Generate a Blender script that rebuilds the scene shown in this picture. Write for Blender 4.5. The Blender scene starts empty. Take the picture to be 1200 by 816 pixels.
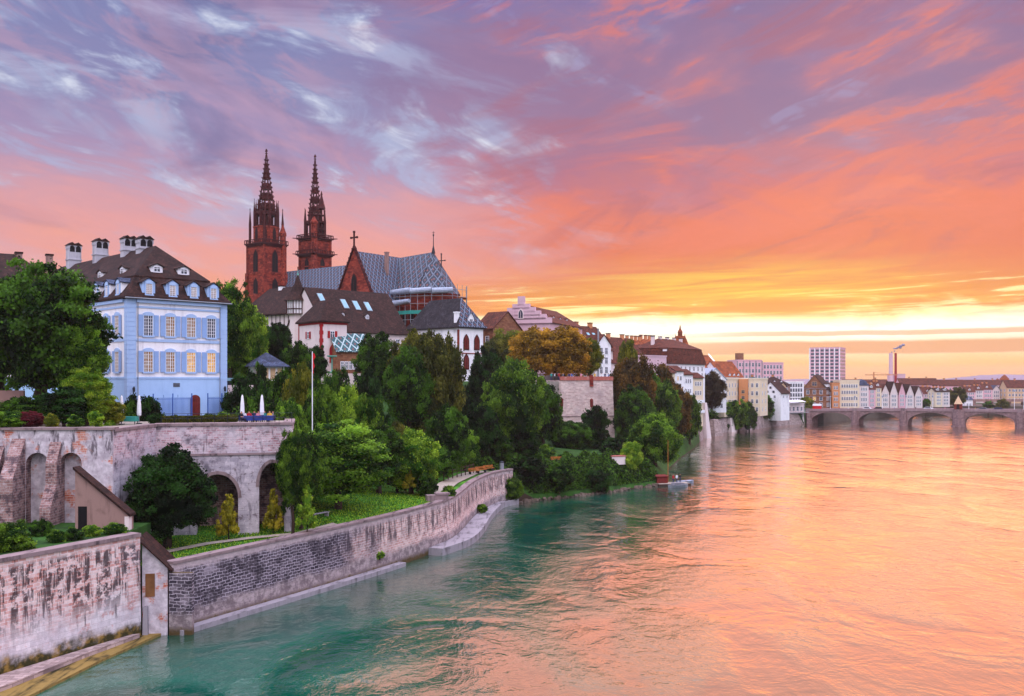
import bpy, math, random
import numpy as np
from mathutils import Vector, Matrix

R = math.radians
scene = bpy.context.scene
COL = scene.collection
F, HZ, CZ = 1100.0, 447.0, 20.0          # focal length in photo pixels, horizon row, camera height above the river

# ---------------------------------------------------------------- camera
cam_data = bpy.data.cameras.new("camera")
cam = bpy.data.objects.new("camera", cam_data); COL.objects.link(cam)
cam.location = (0, 0, CZ); cam.rotation_euler = (R(90), 0, 0)
cam_data.sensor_width = 36; cam_data.lens = 36 * F / 1200
cam_data.shift_y = (HZ - 408) / 1200
cam_data.clip_start = 0.5; cam_data.clip_end = 30000
scene.camera = cam
scene.view_settings.view_transform = 'Standard'; scene.view_settings.look = 'None'
scene.view_settings.gamma = 1; scene.view_settings.use_curve_mapping = False
scene.view_settings.exposure = 0.06
scene.cycles.max_bounces = 6; scene.cycles.diffuse_bounces = 3; scene.cycles.glossy_bounces = 3
scene.cycles.transmission_bounces = 3; scene.cycles.transparent_max_bounces = 6
scene.cycles.caustics_reflective = False; scene.cycles.caustics_refractive = False
scene.cycles.use_denoising = True
SUN_AZ, SUN_EL = 21.0, 11.0               # degrees right of the view axis, above the horizon

# ---------------------------------------------------------------- node helpers
def lin(h):
    if isinstance(h, (tuple, list)): return (h[0], h[1], h[2], 1.0)
    h = h.lstrip('#'); c = [int(h[i:i+2], 16) / 255 for i in (0, 2, 4)]
    return tuple([(x / 12.92 if x <= .04045 else ((x + .055) / 1.055) ** 2.4) for x in c] + [1.0])

class NT:
    def __init__(s, tree): s.t = tree; s.L = tree.links
    def n(s, typ, **kw):
        nd = s.t.nodes.new(typ)
        for k, v in kw.items(): setattr(nd, k, v)
        return nd
    def put(s, sock, v):
        if v is None: return
        if isinstance(v, bpy.types.NodeSocket): s.L.new(v, sock)
        elif isinstance(v, str): sock.default_value = lin(v)
        elif isinstance(v, (tuple, list)) and len(sock.default_value) == 4 and len(v) == 3: sock.default_value = (*v, 1)
        else: sock.default_value = v
    def m(s, op, a, b=None, c=None, clamp=False):
        nd = s.n('ShaderNodeMath', operation=op, use_clamp=clamp)
        for i, v in enumerate((a, b, c)):
            if v is not None: s.put(nd.inputs[i], v)
        return nd.outputs[0]
    def vm(s, op, a, b=None):
        nd = s.n('ShaderNodeVectorMath', operation=op)
        s.put(nd.inputs[0], a)
        if b is not None: s.put(nd.inputs[1], b)
        return nd.outputs['Value'] if op in ('DOT_PRODUCT', 'LENGTH') else nd.outputs[0]
    def xyz(s, x, y, z=0.0):
        nd = s.n('ShaderNodeCombineXYZ')
        for i, v in enumerate((x, y, z)): s.put(nd.inputs[i], v)
        return nd.outputs[0]
    def sep(s, v):
        nd = s.n('ShaderNodeSeparateXYZ'); s.put(nd.inputs[0], v); return nd.outputs
    def noise(s, vec, scale, detail=4, rough=.55, dist=0.0, color=False):
        nd = s.n('ShaderNodeTexNoise'); s.put(nd.inputs['Vector'], vec)
        nd.inputs['Scale'].default_value = scale; nd.inputs['Detail'].default_value = detail
        nd.inputs['Roughness'].default_value = rough; nd.inputs['Distortion'].default_value = dist
        return nd.outputs['Color' if color else 'Fac']
    def mr(s, v, a, b, c=0.0, d=1.0, smooth=True):
        nd = s.n('ShaderNodeMapRange', interpolation_type='SMOOTHSTEP' if smooth else 'LINEAR')
        for i, x in enumerate((v, a, b, c, d)): s.put(nd.inputs[i], x)
        return nd.outputs[0]
    def mix(s, f, a, b, mode='MIX'):
        nd = s.n('ShaderNodeMix', data_type='RGBA', blend_type=mode)
        s.put(nd.inputs[0], f); s.put(nd.inputs[6], a); s.put(nd.inputs[7], b)
        return nd.outputs[2]
    def ramp(s, f, stops):
        nd = s.n('ShaderNodeValToRGB'); s.put(nd.inputs[0], f); e = nd.color_ramp.elements
        while len(e) < len(stops): e.new(1.0)
        for el, (p, c) in zip(e, stops): el.position = p; el.color = lin(c)
        return nd.outputs[0]
    def scale(s, col, f):
        nd = s.n('ShaderNodeVectorMath', operation='SCALE'); s.put(nd.inputs[0], col); s.put(nd.inputs['Scale'], f)
        return nd.outputs[0]

# ---------------------------------------------------------------- sky
def build_world():
    w = bpy.data.worlds.new("World"); scene.world = w; w.use_nodes = True
    w.node_tree.nodes.clear(); N = NT(w.node_tree)
    out = N.n('ShaderNodeOutputWorld'); bg = N.n('ShaderNodeBackground')
    d = N.n('ShaderNodeTexCoord').outputs['Generated']
    d = N.vm('NORMALIZE', d); x, y, z = N.sep(d)
    hor = N.m('SQRT', N.m('ADD', N.m('MULTIPLY', x, x), N.m('MULTIPLY', y, y)))
    az = N.m('ARCTAN2', x, y)                                   # right is positive
    e = N.m('DIVIDE', z, N.m('MAXIMUM', hor, .02))              # tangent of the elevation
    # a flat cloud deck seen in perspective
    q = N.m('ADD', N.m('MAXIMUM', z, 0.0), .07)
    cp = N.xyz(N.m('DIVIDE', x, q), N.m('DIVIDE', y, q), 0.0)
    rot = N.n('ShaderNodeMapping'); N.put(rot.inputs['Vector'], cp)
    rot.inputs['Rotation'].default_value = (0, 0, R(24)); rot.inputs['Scale'].default_value = (1.0, .42, 1)
    cpr = rot.outputs[0]
    # streaks drawn out in direction space: left bank falls to the right, right bank rises to the right
    def dirn(rot, sa, se, off, detail, rough, dist):
        c_, s_ = math.cos(R(rot)), math.sin(R(rot)); ep = N.m('POWER', N.m('MAXIMUM', e, .0), .8)
        u = N.m('ADD', N.m('MULTIPLY', az, c_), N.m('MULTIPLY', ep, s_)); v = N.m('SUBTRACT', N.m('MULTIPLY', ep, c_), N.m('MULTIPLY', az, s_))
        return N.noise(N.xyz(N.m('ADD', N.m('MULTIPLY', u, sa), off), N.m('MULTIPLY', v, se), off * .37), 1.0, detail, rough, dist)
    n_big = dirn(-12, 3.2, 8.0, 4.7, 5, .55, .5)
    n_mid = dirn(-16, 6.5, 17.0, 1.3, 9, .60, .6)
    n_fine = dirn(-20, 12.0, 30.0, 8.1, 10, .62, .5)
    r_big = dirn(15, 3.0, 9.0, 2.9, 6, .56, .5)
    r_mid = dirn(18, 5.5, 19.0, 6.4, 9, .60, .7)
    r_fine = dirn(20, 8.0, 32.0, 3.6, 9, .60, .5)
    n_b2 = N.noise(cpr, 1.3, 8, .6, .4)
    wob = N.m('MULTIPLY', N.m('SUBTRACT', n_mid, .5), N.m('MULTIPLY', e, .9))
    ew = N.m('ADD', e, wob)
    def ramp_e(stops):                                           # stops given by photo row
        return N.ramp(N.m('MULTIPLY', ew, 2.0), [(max(0, min(1, (HZ - py) / F * 2)), c) for py, c in stops])
    right = ramp_e([(447, '#f6aa44'), (428, '#fcc355'), (406, '#fff0cc'), (390, '#fffdf4'), (374, '#fff0b8'), (360, '#f8a848'),
                    (335, '#ea7e4c'), (300, '#e57452'), (260, '#e87a60'), (215, '#d0747a'), (150, '#b07a92'), (85, '#a0789a'), (20, '#8c76a2'), (-60, '#7f72ac')])
    left = ramp_e([(447, '#ffb870'), (375, '#f9a468'), (330, '#f2a28e'), (290, '#e8a09e'), (240, '#cf9cac'), (190, '#a590b6'), (130, '#8a88b4'), (60, '#8084b4'), (-60, '#8088bc')])
    lr = N.mr(N.m('ADD', az, N.m('MULTIPLY', N.m('SUBTRACT', n_big, .5), .5)), -.24, .10)
    col = N.mix(lr, left, right)
    up = N.mr(e, .09, .22); inv = N.m('SUBTRACT', 1.0, lr)
    # left: blue grey undersides and pale breaks
    dk = N.m('MULTIPLY', N.m('MULTIPLY', N.mr(n_big, .50, .62), up), inv)
    col = N.mix(N.m('MULTIPLY', dk, .55), col, '#6a6896')
    lt = N.m('MULTIPLY', N.m('MULTIPLY', N.mr(n_mid, .47, .64), N.mr(n_big, .62, .48)), N.m('MULTIPLY', up, N.mr(az, .22, -.05)))
    col = N.mix(N.m('MULTIPLY', lt, .75), col, '#b4bede')
    lt2 = N.m('MULTIPLY', N.mr(n_fine, .50, .70), N.m('MULTIPLY', lt, 1.0), clamp=True)
    col = N.mix(lt2, col, '#e2e6f4')
    pk = N.m('MULTIPLY', N.m('MULTIPLY', N.mr(n_fine, .55, .42), N.mr(n_b2, .46, .62)), N.m('MULTIPLY', inv, N.mr(e, .08, .16)))
    col = N.mix(N.m('MULTIPLY', pk, .38), col, '#ce9fb4')
    # right: mauve masses with coral lit edges
    dk = N.m('MULTIPLY', N.m('MULTIPLY', N.mr(r_big, .49, .60), N.mr(e, .14, .28)), lr)
    col = N.mix(N.m('MULTIPLY', dk, .7), col, '#8a7098')
    dk2 = N.m('MULTIPLY', N.m('MULTIPLY', N.mr(r_mid, .50, .64), N.mr(e, .07, .16)), lr)
    col = N.mix(N.m('MULTIPLY', dk2, .5), col, '#b06676')
    co = N.m('MULTIPLY', N.m('MULTIPLY', N.mr(r_mid, .50, .38), N.mr(r_big, .57, .46)), N.m('MULTIPLY', lr, N.mr(e, .06, .14)))
    col = N.mix(N.m('MULTIPLY', co, .55), col, '#ee7c62')
    co2 = N.m('MULTIPLY', N.mr(r_fine, .53, .66), N.m('MULTIPLY', lr, N.m('MULTIPLY', N.mr(e, .09, .2, 0, .9), N.mr(r_big, .58, .47))))
    col = N.mix(N.m('MULTIPLY', co2, .36), col, '#fc8c6a')
    bl = N.m('MULTIPLY', N.m('MULTIPLY', N.mr(r_fine, .47, .38), N.mr(n_mid, .5, .62)), N.m('MULTIPLY', lr, N.mr(e, .18, .3)))
    col = N.mix(N.m('MULTIPLY', bl, .5), col, '#a09ac4')
    # low thin strata drawn out along the horizon
    low = N.xyz(N.m('MULTIPLY', az, 6.0), N.m('MULTIPLY', N.m('ADD', e, N.m('MULTIPLY', az, -.03)), 110.0), 0.0)
    ns = N.noise(low, 1.0, 8, .62, .5)
    band = N.m('MULTIPLY', N.mr(e, .060, .076), N.mr(e, .115, .088))
    gd = N.m('MULTIPLY', N.m('MULTIPLY', N.mr(ns, .54, .44), band), N.mr(az, -.14, .0, .3, .95))
    col = N.mix(gd, col, '#ea8a3c')
    gl = N.m('MULTIPLY', N.m('MULTIPLY', N.mr(ns, .54, .62), band), N.mr(az, -.10, .0, 0, 1))
    col = N.mix(gl, col, '#fff0a8')
    ga = N.m('DIVIDE', N.m('SUBTRACT', az, .24), .17); ge = N.m('DIVIDE', N.m('SUBTRACT', e, .098), .022)
    g = N.m('POWER', 2.718, N.m('MULTIPLY', N.m('ADD', N.m('MULTIPLY', ga, ga), N.m('MULTIPLY', ge, ge)), -1.0))
    col = N.mix(N.m('MULTIPLY', g, N.mr(ns, .35, .6, .25, .95)), col, '#ffd040')
    ga = N.m('DIVIDE', N.m('SUBTRACT', az, .22), .26); ge = N.m('DIVIDE', N.m('SUBTRACT', e, .060), .020)
    g3 = N.m('POWER', 2.718, N.m('MULTIPLY', N.m('ADD', N.m('MULTIPLY', ga, ga), N.m('MULTIPLY', ge, ge)), -1.0))
    col = N.scale(col, N.m('ADD', 1.0, N.m('MULTIPLY', g3, .45)))
    wv = N.m('MULTIPLY', N.m('SUBTRACT', N.noise(N.xyz(N.m('MULTIPLY', az, 9.0), 0.0, 0.0), 1.0, 4), .5), .006)
    es = N.m('ADD', e, wv)
    s1 = N.m('MULTIPLY', N.mr(es, .0265, .0290), N.mr(es, .0425, .0385))
    col = N.mix(N.m('MULTIPLY', s1, N.mr(az, .05, .30, .0, .9)), col, '#e69a62')
    s2 = N.m('MULTIPLY', N.mr(es, .0455, .0465), N.mr(es, .0520, .0495))
    col = N.mix(N.m('MULTIPLY', s2, N.mr(az, .12, .30, .0, .7)), col, '#e8a26c')
    # behind the camera and overhead the open twilight sky is brighter and bluer
    back = N.m('MAXIMUM', N.mr(y, .55, -.35), N.mr(z, .45, .8))
    nb = N.noise(cpr, 1.1, 5)
    sky_back = N.scale(N.mix(N.mr(nb, .4, .65), '#c6cdf0', '#fdf0f2'), N.mr(z, .15, .85, 1.3, 4.2))
    col = N.mix(back, col, sky_back)
    col = N.mix(N.mr(e, -.002, -.05), col, '#6a5a58')
    N.put(bg.inputs['Color'], col); bg.inputs['Strength'].default_value = 1.0
    nish = N.n('ShaderNodeTexSky', sky_type='NISHITA'); nish.sun_disc = False
    nish.sun_elevation = R(SUN_EL); nish.sun_rotation = R(SUN_AZ)
    bg2 = N.n('ShaderNodeBackground'); N.put(bg2.inputs['Color'], nish.outputs[0]); bg2.inputs['Strength'].default_value = .05
    add = N.n('ShaderNodeMixShader'); add.inputs[0].default_value = .25
    # mostly the cloud deck, with the clear sky shining through thinly
    N.L.new(bg.outputs[0], add.inputs[1]); N.L.new(bg2.outputs[0], add.inputs[2]); add.inputs[0].default_value = .05
    N.L.new(add.outputs[0], out.inputs['Surface'])
build_world()

sun_data = bpy.data.lights.new("sun", 'SUN'); sun = bpy.data.objects.new("sun", sun_data); COL.objects.link(sun)
sun_data.energy = 1.5; sun_data.angle = R(68); sun_data.color = (1.0, .33, .13)   # veiled by cloud: a very soft sun
sd = Vector((math.sin(R(SUN_AZ)) * math.cos(R(SUN_EL)), math.cos(R(SUN_AZ)) * math.cos(R(SUN_EL)), math.sin(R(SUN_EL))))
sun.rotation_euler = sd.to_track_quat('Z', 'Y').to_euler()

# ---------------------------------------------------------------- materials
MATS = {}
def mat(name, fn, **kw):
    m = bpy.data.materials.new(name); m.use_nodes = True; m.node_tree.nodes.clear(); N = NT(m.node_tree)
    out = N.n('ShaderNodeOutputMaterial')
    N.L.new(fn(N, **kw), out.inputs['Surface']); MATS[name] = m; return m
def bsdf(N, col, rough=.8, bump=None, bs=.3, bd=.05, metal=0, spec=.2, **kw):
    p = N.n('ShaderNodeBsdfPrincipled'); N.put(p.inputs['Base Color'], col); N.put(p.inputs['Roughness'], rough)
    p.inputs['Metallic'].default_value = metal; p.inputs['Specular IOR Level'].default_value = spec
    for k, v in kw.items(): N.put(p.inputs[k], v)
    if bump is not None:
        b = N.n('ShaderNodeBump'); b.inputs['Strength'].default_value = bs; b.inputs['Distance'].default_value = bd
        N.put(b.inputs['Height'], bump); N.L.new(b.outputs[0], p.inputs['Normal'])
    return p.outputs[0]
def UV(N): return N.n('ShaderNodeTexCoord').outputs['UV']
def OB(N): return N.n('ShaderNodeTexCoord').outputs['Object']
def vary(N, col, v, amt=.25, sc=.6):
    n1 = N.noise(v, sc, 6, .65)
    f = N.mr(n1, .3, .7, 1 - amt, 1 + amt * .5)
    return N.scale(col, f)

def m_plain(N, col='#888888', rough=.75, amt=.2, sc=.8, metal=0):
    v = OB(N); c = N.n('ShaderNodeRGB'); c.outputs[0].default_value = lin(col)
    return bsdf(N, vary(N, c.outputs[0], v, amt, sc), rough, N.noise(v, 6, 3), .1, .03, metal)
def m_plaster(N, col='#dddddd', dirt='#9a8f94', amt=.3):
    uv = UV(N); u, v, _ = N.sep(uv)
    st = N.noise(N.xyz(N.m('MULTIPLY', u, 1.3), N.m('MULTIPLY', v, .18), 0.0), 1.0, 6, .65)
    bl = N.noise(uv, .5, 6, .6)
    f = N.m('MULTIPLY', N.m('ADD', N.mr(st, .48, .75), N.mr(bl, .5, .8)), amt)
    return bsdf(N, N.mix(f, lin(col)[:3], lin(dirt)[:3]), .85, N.noise(uv, 5, 4), .15, .03)
def brick(N, uv, c1, c2, mo, w, h, ms=.02, bias=0.0, dist=.06):
    nz = N.noise(uv, 1.6, 3, color=True)
    uvd = N.vm('ADD', uv, N.vm('MULTIPLY', N.vm('SUBTRACT', nz, (.5, .5, .5)), (dist * 2, dist * 2, 0)))
    b = N.n('ShaderNodeTexBrick'); N.put(b.inputs['Vector'], uvd)
    for k, c in (('Color1', c1), ('Color2', c2), ('Mortar', mo)): N.put(b.inputs[k], c)
    b.inputs['Scale'].default_value = 1; b.inputs['Mortar Size'].default_value = ms; b.inputs['Mortar Smooth'].default_value = .3
    b.inputs['Bias'].default_value = bias; b.inputs['Brick Width'].default_value = w; b.inputs['Row Height'].default_value = h
    return b.outputs['Color'], b.outputs['Fac']
def m_brick(N, c1='#a06a60', c2='#c89a90', mo='#cfc4c2', w=.6, h=.25, ms=.02, dirt='#4a4046', amt=.4):
    uv = UV(N); c, f = brick(N, uv, c1, c2, mo, w, h, ms)
    c = N.mix(N.m('MULTIPLY', N.mr(N.noise(uv, .35, 7, .65), .48, .72), amt), c, dirt)
    return bsdf(N, vary(N, c, uv, .25, 1.4), .9, f, .4, -.03)
def m_roof(N, c1='#281512', c2='#432720', w=.35, h=.28, amt=.5):
    uv = UV(N); c, f = brick(N, uv, c1, c2, '#1d1518', w, h, .02, 0, .01)
    c = vary(N, c, uv, amt, .55); c = N.scale(c, N.mr(N.noise(uv, 1.7, 8, .75), .35, .65, .55, 1.35))
    c = N.mix(N.mr(N.noise(N.vm('ADD', uv, (9, 3, 0)), .28, 6, .7), .5, .66, 0, .55), c, N.scale(c, .5))
    c = N.mix(N.mr(N.noise(uv, 3.0, 6, .7), .58, .7, 0, .5), c, '#7a5c4c')
    _, v, _ = N.sep(uv)
    row = N.m('FRACT', N.m('DIVIDE', v, h))
    return bsdf(N, c, .8, row, .5, .05)
def m_diamond(N, a='#303a4c', b='#1e1e28', line='#6f7a90', size=1.35, amt=.5):
    uv = UV(N); u, v, _ = N.sep(uv); v = N.m('MULTIPLY', v, .62)
    p = N.m('DIVIDE', N.m('ADD', u, v), size); q = N.m('DIVIDE', N.m('SUBTRACT', u, v), size)
    fp = N.m('ABSOLUTE', N.m('SUBTRACT', N.m('FRACT', p), .5)); fq = N.m('ABSOLUTE', N.m('SUBTRACT', N.m('FRACT', q), .5))
    mx = N.m('MAXIMUM', fp, fq); mn = mx
    ln = N.mr(mx, .40, .43); inner = N.mr(mx, .20, .17)
    base = N.mix(N.mr(N.noise(uv, 2.5, 5), .4, .6), a, b)
    c = N.mix(N.m('MULTIPLY', inner, amt), base, '#46505e'); c = N.mix(N.m('MULTIPLY', inner, N.mr(mx, .12, .09)), c, '#8a4a40')
    c = N.mix(ln, c, line)
    tr = N.m('FRACT', N.m('DIVIDE', v, .18))
    return bsdf(N, vary(N, c, uv, .25, 1.2), .5, tr, .3, .03)

def m_leaf(N, col='#3a5a1c', col2='#6c8a2a', trans=.42):
    tint = N.n('ShaderNodeAttribute'); tint.attribute_name = 'tint'; t = tint.outputs['Fac']
    rnd = N.n('ShaderNodeObjectInfo').outputs['Random']
    c = N.mix(N.mr(t, .35, 1.0, 0, 1, False), col, col2)
    c = N.scale(c, N.m('ADD', .8, N.m('MULTIPLY', rnd, .4)))
    d = N.n('ShaderNodeBsdfPrincipled'); N.put(d.inputs['Base Color'], c); d.inputs['Roughness'].default_value = .55; d.inputs['Specular IOR Level'].default_value = .1
    tr = N.n('ShaderNodeBsdfTranslucent'); N.put(tr.inputs['Color'], N.scale(c, 1.3))
    mx = N.n('ShaderNodeMixShader'); mx.inputs[0].default_value = trans
    N.L.new(d.outputs[0], mx.inputs[1]); N.L.new(tr.outputs[0], mx.inputs[2]); return mx.outputs[0]

def m_river_wall(N):
    """pink and white limestone quay: brick showing through plaster, black run-off streaks under the coping, moss at the foot"""
    uv = UV(N); u, v, _ = N.sep(uv)
    c, f = brick(N, uv, '#d2958c', '#ecd2ce', '#e8dcde', .55, .24, .022)
    c2, f2 = brick(N, uv, '#cdc4cb', '#e9e0e4', '#bdb1b8', 1.1, .42, .015)
    pale = N.mr(N.m('ADD', N.m('MULTIPLY', N.noise(uv, .35, 6, .6), 5.0), N.m('MULTIPLY', v, -1.0)), -1.6, .6)
    c = N.mix(pale, c, c2)
    red = N.mr(N.noise(N.vm('ADD', uv, (31, 4, 0)), .55, 7, .7), .57, .66)
    c = N.mix(N.m('MULTIPLY', red, .6), c, '#c4705c')
    sv = N.xyz(N.m('MULTIPLY', u, 1.7), N.m('MULTIPLY', v, .16), 0.0)
    st = N.noise(sv, 1.0, 8, .72, .2); pt = N.noise(uv, 1.1, 7, .7)
    h = N.m('MULTIPLY', N.mr(v, 1.8, 4.6), N.mr(v, 7.75, 7.2))
    s = N.m('MULTIPLY', N.m('MULTIPLY', N.mr(st, .44, .52), N.mr(pt, .43, .50)), h)
    s = N.m('MAXIMUM', s, N.m('MULTIPLY', N.mr(st, .60, .66), N.mr(v, .8, 2.5, 0, .8)))
    c = N.mix(N.m('MULTIPLY', s, .9), c, '#33282f')
    c = N.mix(N.m('MULTIPLY', N.mr(N.noise(uv, .22, 5), .5, .7), .25), c, '#8d8596')
    ms = N.m('MULTIPLY', N.mr(N.m('SUBTRACT', v, N.m('MULTIPLY', N.noise(uv, .9, 6), 2.6)), .45, -.55), 1.0)
    c = N.mix(ms, c, N.mix(N.mr(N.noise(uv, 1.3, 5), .45, .68), '#38351c', '#94763a'))
    return bsdf(N, vary(N, c, uv, .15, 2.5), .9, N.m('ADD', N.m('MULTIPLY', f, -.5), N.m('MULTIPLY', pt, 1.5)), .5, .06)
def m_park_wall(N):
    """dark blocks with pale joints at the near end, black weathered plaster, then rosy masonry towards the bend"""
    uv = UV(N); u, v, _ = N.sep(uv)
    cd, f = brick(N, uv, '#352f3a', '#665c66', '#b0a6b2', .62, .27, .032, 0, .17)
    cd = N.mix(N.mr(N.noise(N.vm('ADD', uv, (3, 8, 0)), .45, 7, .7), .50, .62, 0, .8), cd, '#2e2832')
    cd = N.mix(N.mr(N.noise(N.vm('ADD', uv, (13, 2, 0)), .5, 7, .7), .54, .66, 0, .6), cd, '#a79ba6')
    cp, f2 = brick(N, uv, '#c09088', '#dcc0ba', '#dccfd0', .6, .25, .03)
    nz = N.noise(uv, .22, 6, .65); nf = N.noise(uv, 1.2, 7, .7)
    far = N.mr(N.m('ADD', u, N.m('MULTIPLY', N.m('SUBTRACT', nz, .5), 30.0)), 20, 32)
    c = N.mix(far, cd, cp)
    top = N.mr(N.m('ADD', v, N.m('MULTIPLY', N.m('SUBTRACT', nf, .5), 1.4)), 4.7, 5.2)
    c = N.mix(N.m('MULTIPLY', top, .85), c, '#c0aeb2')
    st = N.noise(N.xyz(N.m('MULTIPLY', u, 1.2), N.m('MULTIPLY', v, .2), 0.0), 1.0, 8, .72)
    blk = N.m('MULTIPLY', N.m('MULTIPLY', N.mr(st, .44, .58), N.mr(v, 2.2, 3.4)), N.m('MULTIPLY', N.mr(u, 12, 22), N.mr(v, 5.4, 4.8)))
    c = N.mix(N.m('MULTIPLY', blk, .85), c, '#332c38')
    c = N.mix(N.m('MULTIPLY', N.mr(nf, .52, .62), N.mr(u, 30, 40, 0, .6)), c, '#4a3c44')
    foot = N.mr(N.m('SUBTRACT', v, N.m('MULTIPLY', nz, 2.4)), .9, .2)
    c = N.mix(foot, c, N.mix(N.mr(nf, .42, .6), '#776a6e', '#a89a9c'))
    ms = N.mr(N.m('SUBTRACT', v, N.m('MULTIPLY', nf, 1.5)), .1, -.5)
    c = N.mix(ms, c, '#54452c')
    return bsdf(N, vary(N, c, uv, .18, 2.0), .9, N.m('ADD', N.m('MULTIPLY', f, -.6), nf), .55, .06)
def m_terrace_wall(N):
    uv = UV(N); u, v, _ = N.sep(uv)
    c, f = brick(N, uv, '#b08088', '#dac4ca', '#d4c8ce', .5, .22, .03, 0, .08)
    c2, f2 = brick(N, uv, '#9c94a0', '#c4bac4', '#a198a4', .9, .36, .02, 0, .1)
    nz = N.noise(uv, .3, 7, .65); nf = N.noise(uv, 1.5, 7, .7)
    low = N.mr(N.m('ADD', v, N.m('MULTIPLY', N.m('SUBTRACT', nz, .5), 2.0)), 13.4, 12.9)
    c = N.mix(low, c, c2)
    pl = N.mr(N.noise(N.vm('ADD', uv, (17, 5, 0)), .45, 8, .72), .46, .56)
    c = N.mix(N.m('MULTIPLY', pl, .8), c, N.mix(nf, '#ddd2dc', '#9c8f98'))
    sk = N.noise(N.xyz(N.m('MULTIPLY', u, 1.1), N.m('MULTIPLY', v, .16), 7.0), 1.0, 8, .7)
    c = N.mix(N.mr(sk, .54, .64, 0, .7), c, '#4c424c')
    c = N.mix(N.m('MULTIPLY', N.mr(nz, .50, .62), N.mr(u, 9, 2, .25, .9)), c, '#3c3543')
    c = N.mix(N.m('MULTIPLY', N.mr(nf, .54, .64), .7), c, '#5b4b50')
    c = N.mix(N.m('MULTIPLY', N.mr(nf, .42, .34), .6), c, '#ddd0d8')
    return bsdf(N, c, .9, N.m('ADD', N.m('MULTIPLY', f, -.5), nf), .5, .06)
def m_arch_wall(N):
    uv = UV(N); u, v, _ = N.sep(uv)
    nz = N.noise(uv, .3, 7, .62); nf = N.noise(uv, 1.3, 7, .7)
    c = N.mix(N.mr(nf, .35, .65), '#d2c8d0', '#aea2ac')
    st = N.noise(N.xyz(N.m('MULTIPLY', u, .9), N.m('MULTIPLY', v, .2), 3.0), 1.0, 8, .7)
    s = N.m('MULTIPLY', N.mr(st, .50, .58), N.mr(v, 12.5, 14.2))
    c = N.mix(N.m('MULTIPLY', s, .85), c, '#463b44')
    b, f = brick(N, uv, '#b0604e', '#c98a78', '#c9b4b0', .5, .2, .02)
    c = N.mix(N.mr(N.noise(N.vm('ADD', uv, (5, 11, 0)), .5, 6, .65), .54, .62), c, b)
    return bsdf(N, vary(N, c, uv, .2, 2), .9, nf, .35, .06)
def m_buttress(N):
    uv = UV(N); c, f = brick(N, uv, '#7d5a58', '#9c7a76', '#a08f8f', .5, .22, .03)
    nf = N.noise(uv, 1.1, 7, .7)
    c = N.mix(N.mr(nf, .47, .6, 0, .85), c, '#443840'); c = N.mix(N.mr(nf, .42, .34, 0, .7), c, '#bdb0b6')
    return bsdf(N, c, .9, N.m('ADD', N.m('MULTIPLY', f, -.5), nf), .5, .06)
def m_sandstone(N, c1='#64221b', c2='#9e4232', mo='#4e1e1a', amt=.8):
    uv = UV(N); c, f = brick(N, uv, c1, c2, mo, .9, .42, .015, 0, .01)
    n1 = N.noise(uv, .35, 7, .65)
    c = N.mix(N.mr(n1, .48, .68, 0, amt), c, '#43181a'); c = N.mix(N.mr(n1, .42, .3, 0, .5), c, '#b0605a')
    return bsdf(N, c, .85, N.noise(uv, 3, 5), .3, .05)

def m_water(N):
    g = N.n('ShaderNodeNewGeometry'); P = g.outputs['Position']
    def wv(sx, sy, rz, sc, det, ro, di=0.0):
        mp = N.n('ShaderNodeMapping'); N.put(mp.inputs['Vector'], P)
        mp.inputs['Scale'].default_value = (sx, sy, 1); mp.inputs['Rotation'].default_value = (0, 0, R(rz))
        return N.noise(mp.outputs[0], sc, det, ro, di)
    n1 = wv(1.0, .75, 12, .28, 4, .55, .6); n2 = wv(1, .7, -25, 1.1, 4, .6, .4); n3 = wv(1, .6, 30, .07, 3, .5, 1.2)
    sw = N.mr(n3, .40, .62)                                     # smoother boils and rougher patches
    n4 = wv(.8, 1, 8, 3.2, 3, .6, .3)
    h = N.m('ADD', N.m('MULTIPLY', n1, 1.2), N.m('MULTIPLY', N.m('ADD', N.m('MULTIPLY', n4, .22), n2), N.m('ADD', .25, N.m('MULTIPLY', sw, .5))))
    h = N.m('ADD', h, N.m('MULTIPLY', n3, 2.5))
    b = N.n('ShaderNodeBump'); b.inputs['Strength'].default_value = .45; b.inputs['Distance'].default_value = .32; N.put(b.inputs['Height'], h)
    fr = N.n('ShaderNodeFresnel'); fr.inputs['IOR'].default_value = 1.85; N.L.new(b.outputs[0], fr.inputs['Normal'])
    dif = N.n('ShaderNodeBsdfDiffuse'); N.put(dif.inputs['Color'], N.mix(sw, (.0002, .062, .042), (.001, .100, .066)))
    gl = N.n('ShaderNodeBsdfGlossy'); N.put(gl.inputs['Roughness'], .075); N.put(gl.inputs['Color'], (1.0, .90, .85)); N.L.new(b.outputs[0], gl.inputs['Normal'])
    mx = N.n('ShaderNodeMixShader'); N.put(mx.inputs[0], N.m('MULTIPLY', fr.outputs[0], 1.45, clamp=True))
    N.L.new(dif.outputs[0], mx.inputs[1]); N.L.new(gl.outputs[0], mx.inputs[2]); return mx.outputs[0]
def m_grass(N, c1='#2b5a14', c2='#4f8a22'):
    v = N.n('ShaderNodeNewGeometry').outputs['Position']
    c = N.mix(N.mr(N.noise(v, .35, 6, .6), .35, .65), c1, c2); c = N.scale(c, N.mr(N.noise(v, 6, 4, .7), .3, .7, .6, 1.25))
    return bsdf(N, c, .95, N.noise(v, 9, 4), .6, .08)
def m_glass(N, col='#20283a'):
    v = OB(N); return bsdf(N, N.mix(N.mr(N.noise(v, .9, 3), .4, .6), col, '#3a4256'), .12, spec=.8)
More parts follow.
